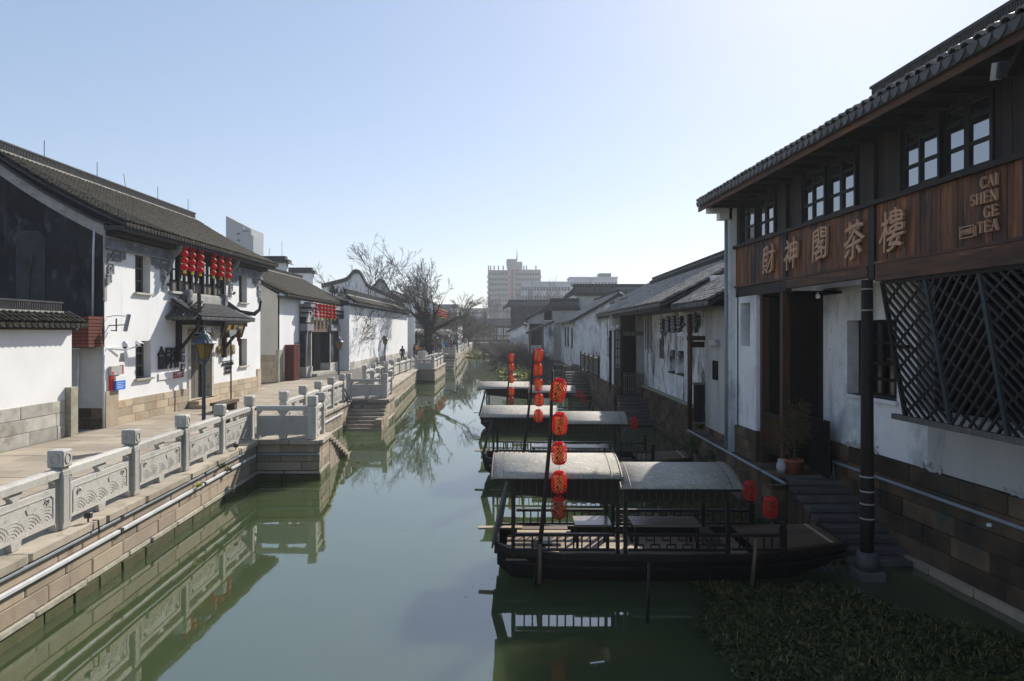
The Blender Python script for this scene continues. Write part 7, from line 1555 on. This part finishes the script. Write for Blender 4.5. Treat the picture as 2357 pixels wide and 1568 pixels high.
for i, ch in enumerate('浙北大酒店'): lettering(ch, (hx(1173.5), Yh - 2.3, hz(640 + i * 13)), (1, 0, 0), (0, 0, 1), 2.0, .2, 'red_paint', ht, .02)
def far_block(px0, px1, py, Y_, mat, label, floors, cols, depth=15, name='apartment_block'):
    a, b = at(px0, py, Y_), at(px1, py, Y_); t = thing(name, (a.x, Y_, 1.2), label, 'building'); B('wall', mat, t, (a.x, Y_, 1.2), (b.x, Y_ + depth, a.z)); B('roof_slab', mat, t, (a.x - .4, Y_ - .5, a.z), (b.x + .4, Y_ + depth, a.z + .5)); facade_windows(t, a.x, b.x, Y_, 6, a.z - .8, floors, cols); return t, a, b
t, a, b = far_block(1200, 1312, 651, 300, 'concrete_white', 'long low white block right of the hotel behind bare trees', 5, 16)
t, a, b = far_block(1312, 1368, 640, 330, 'concrete_white', 'white block left of the blue topped building', 5, 8)
t, a, b = far_block(1368, 1421, 640, 320, 'concrete_white', 'white block with a blue grey roof room at the right of the skyline', 5, 7); B('roof_room', 'lamp_metal', t, (at(1380, 0, 320).x, 322, a.z + .5), (at(1408, 0, 320).x, 330, a.z + 2.4))
t, a, b = far_block(1062, 1122, 712, 330, 'concrete_hotel', 'low beige blocks left of the hotel', 4, 9); t, a, b = far_block(930, 985, 660, 420, 'concrete_grey', 'hazy grey tower blocks behind the dark tree', 8, 7)
Yt = 200.; tt = thing('grey_tower', (at(550, 0, Yt).x, Yt, 1.2), 'grey tower with a slanting top rising behind the white house roof', 'building')
q = lambda px, py: at(px, py, Yt)
MB().prism([q(520, 497), q(578, 527), q(578, 700), q(520, 700)], (0, 10, 0)).build('tower_wall', 'concrete_grey', tt); MB().prism([q(578, 541), q(583, 543), q(583, 700), q(578, 700)], (0, 8, 0)).build('side_wall', 'concrete_grey', tt)
B('opening', 'white_paint', tt, (q(559, 0).x, Yt - .05, q(0, 526.5).z), (q(564, 0).x, Yt, q(0, 523.5).z))
for (xa_, ya_, xb_, yb_) in ((545, 536, 553, 541), (546, 551, 553, 556), (558, 531, 574, 533.5)): B('window', 'window_far', tt, (q(xa_, 0).x, Yt - .06, q(0, yb_).z), (q(xb_, 0).x, Yt, q(0, ya_).z))
# far thin trees before the blocks: a mass nobody would count
fw = None
for k in range(26):
    px = 1075 + k * 10.2 + rng.uniform(-4, 4); Y_ = rng.uniform(225, 260); hh = (8 + 3 * rng.random()) if px < 1118 else (12 + 3 * rng.random()) if px < 1185 else 15 + 6 * rng.random()
    p = at(px, 760, Y_); o = grow(200 + k, (p.x, Y_, 1.2), hh, .12, .30, 5, 2, 'twig', 'twig', trunk_frac=.36, label='x', min_r=.028, wig=.1, twigs=2, name='far_tree')
    if fw is None: fw = tag(thing('far_wood', (10, 240, 1.2), 'band of thin bare trees in front of the distant blocks', 'trees'), kind='stuff'); 
    for ch in list(o.children): ch.location = -fw.location; ch.parent = fw; ch['kind'] = 'stuff'
    bpy.data.objects.remove(o)
# ------------------------------------------------------------------ haze
hz_ = MB().box((-450, -40, -2.6), (450, 700, 70)).build('haze', None); tag(hz_, kind='stuff'); hz_['label'] = 'thin pale winter haze filling the air'; hz_['category'] = 'haze'
hm = bpy.data.materials.new('haze_air'); hm.use_nodes = True; hn = hm.node_tree; hn.nodes.remove(hn.nodes['Principled BSDF'])
pv_ = hn.nodes.new('ShaderNodeVolumePrincipled'); pv_.inputs['Color'].default_value = (.86, .90, .95, 1); pv_.inputs['Density'].default_value = .0006; pv_.inputs['Anisotropy'].default_value = .3
hn.links.new(pv_.outputs[0], hn.nodes['Material Output'].inputs['Volume']); hz_.data.materials.append(hm)
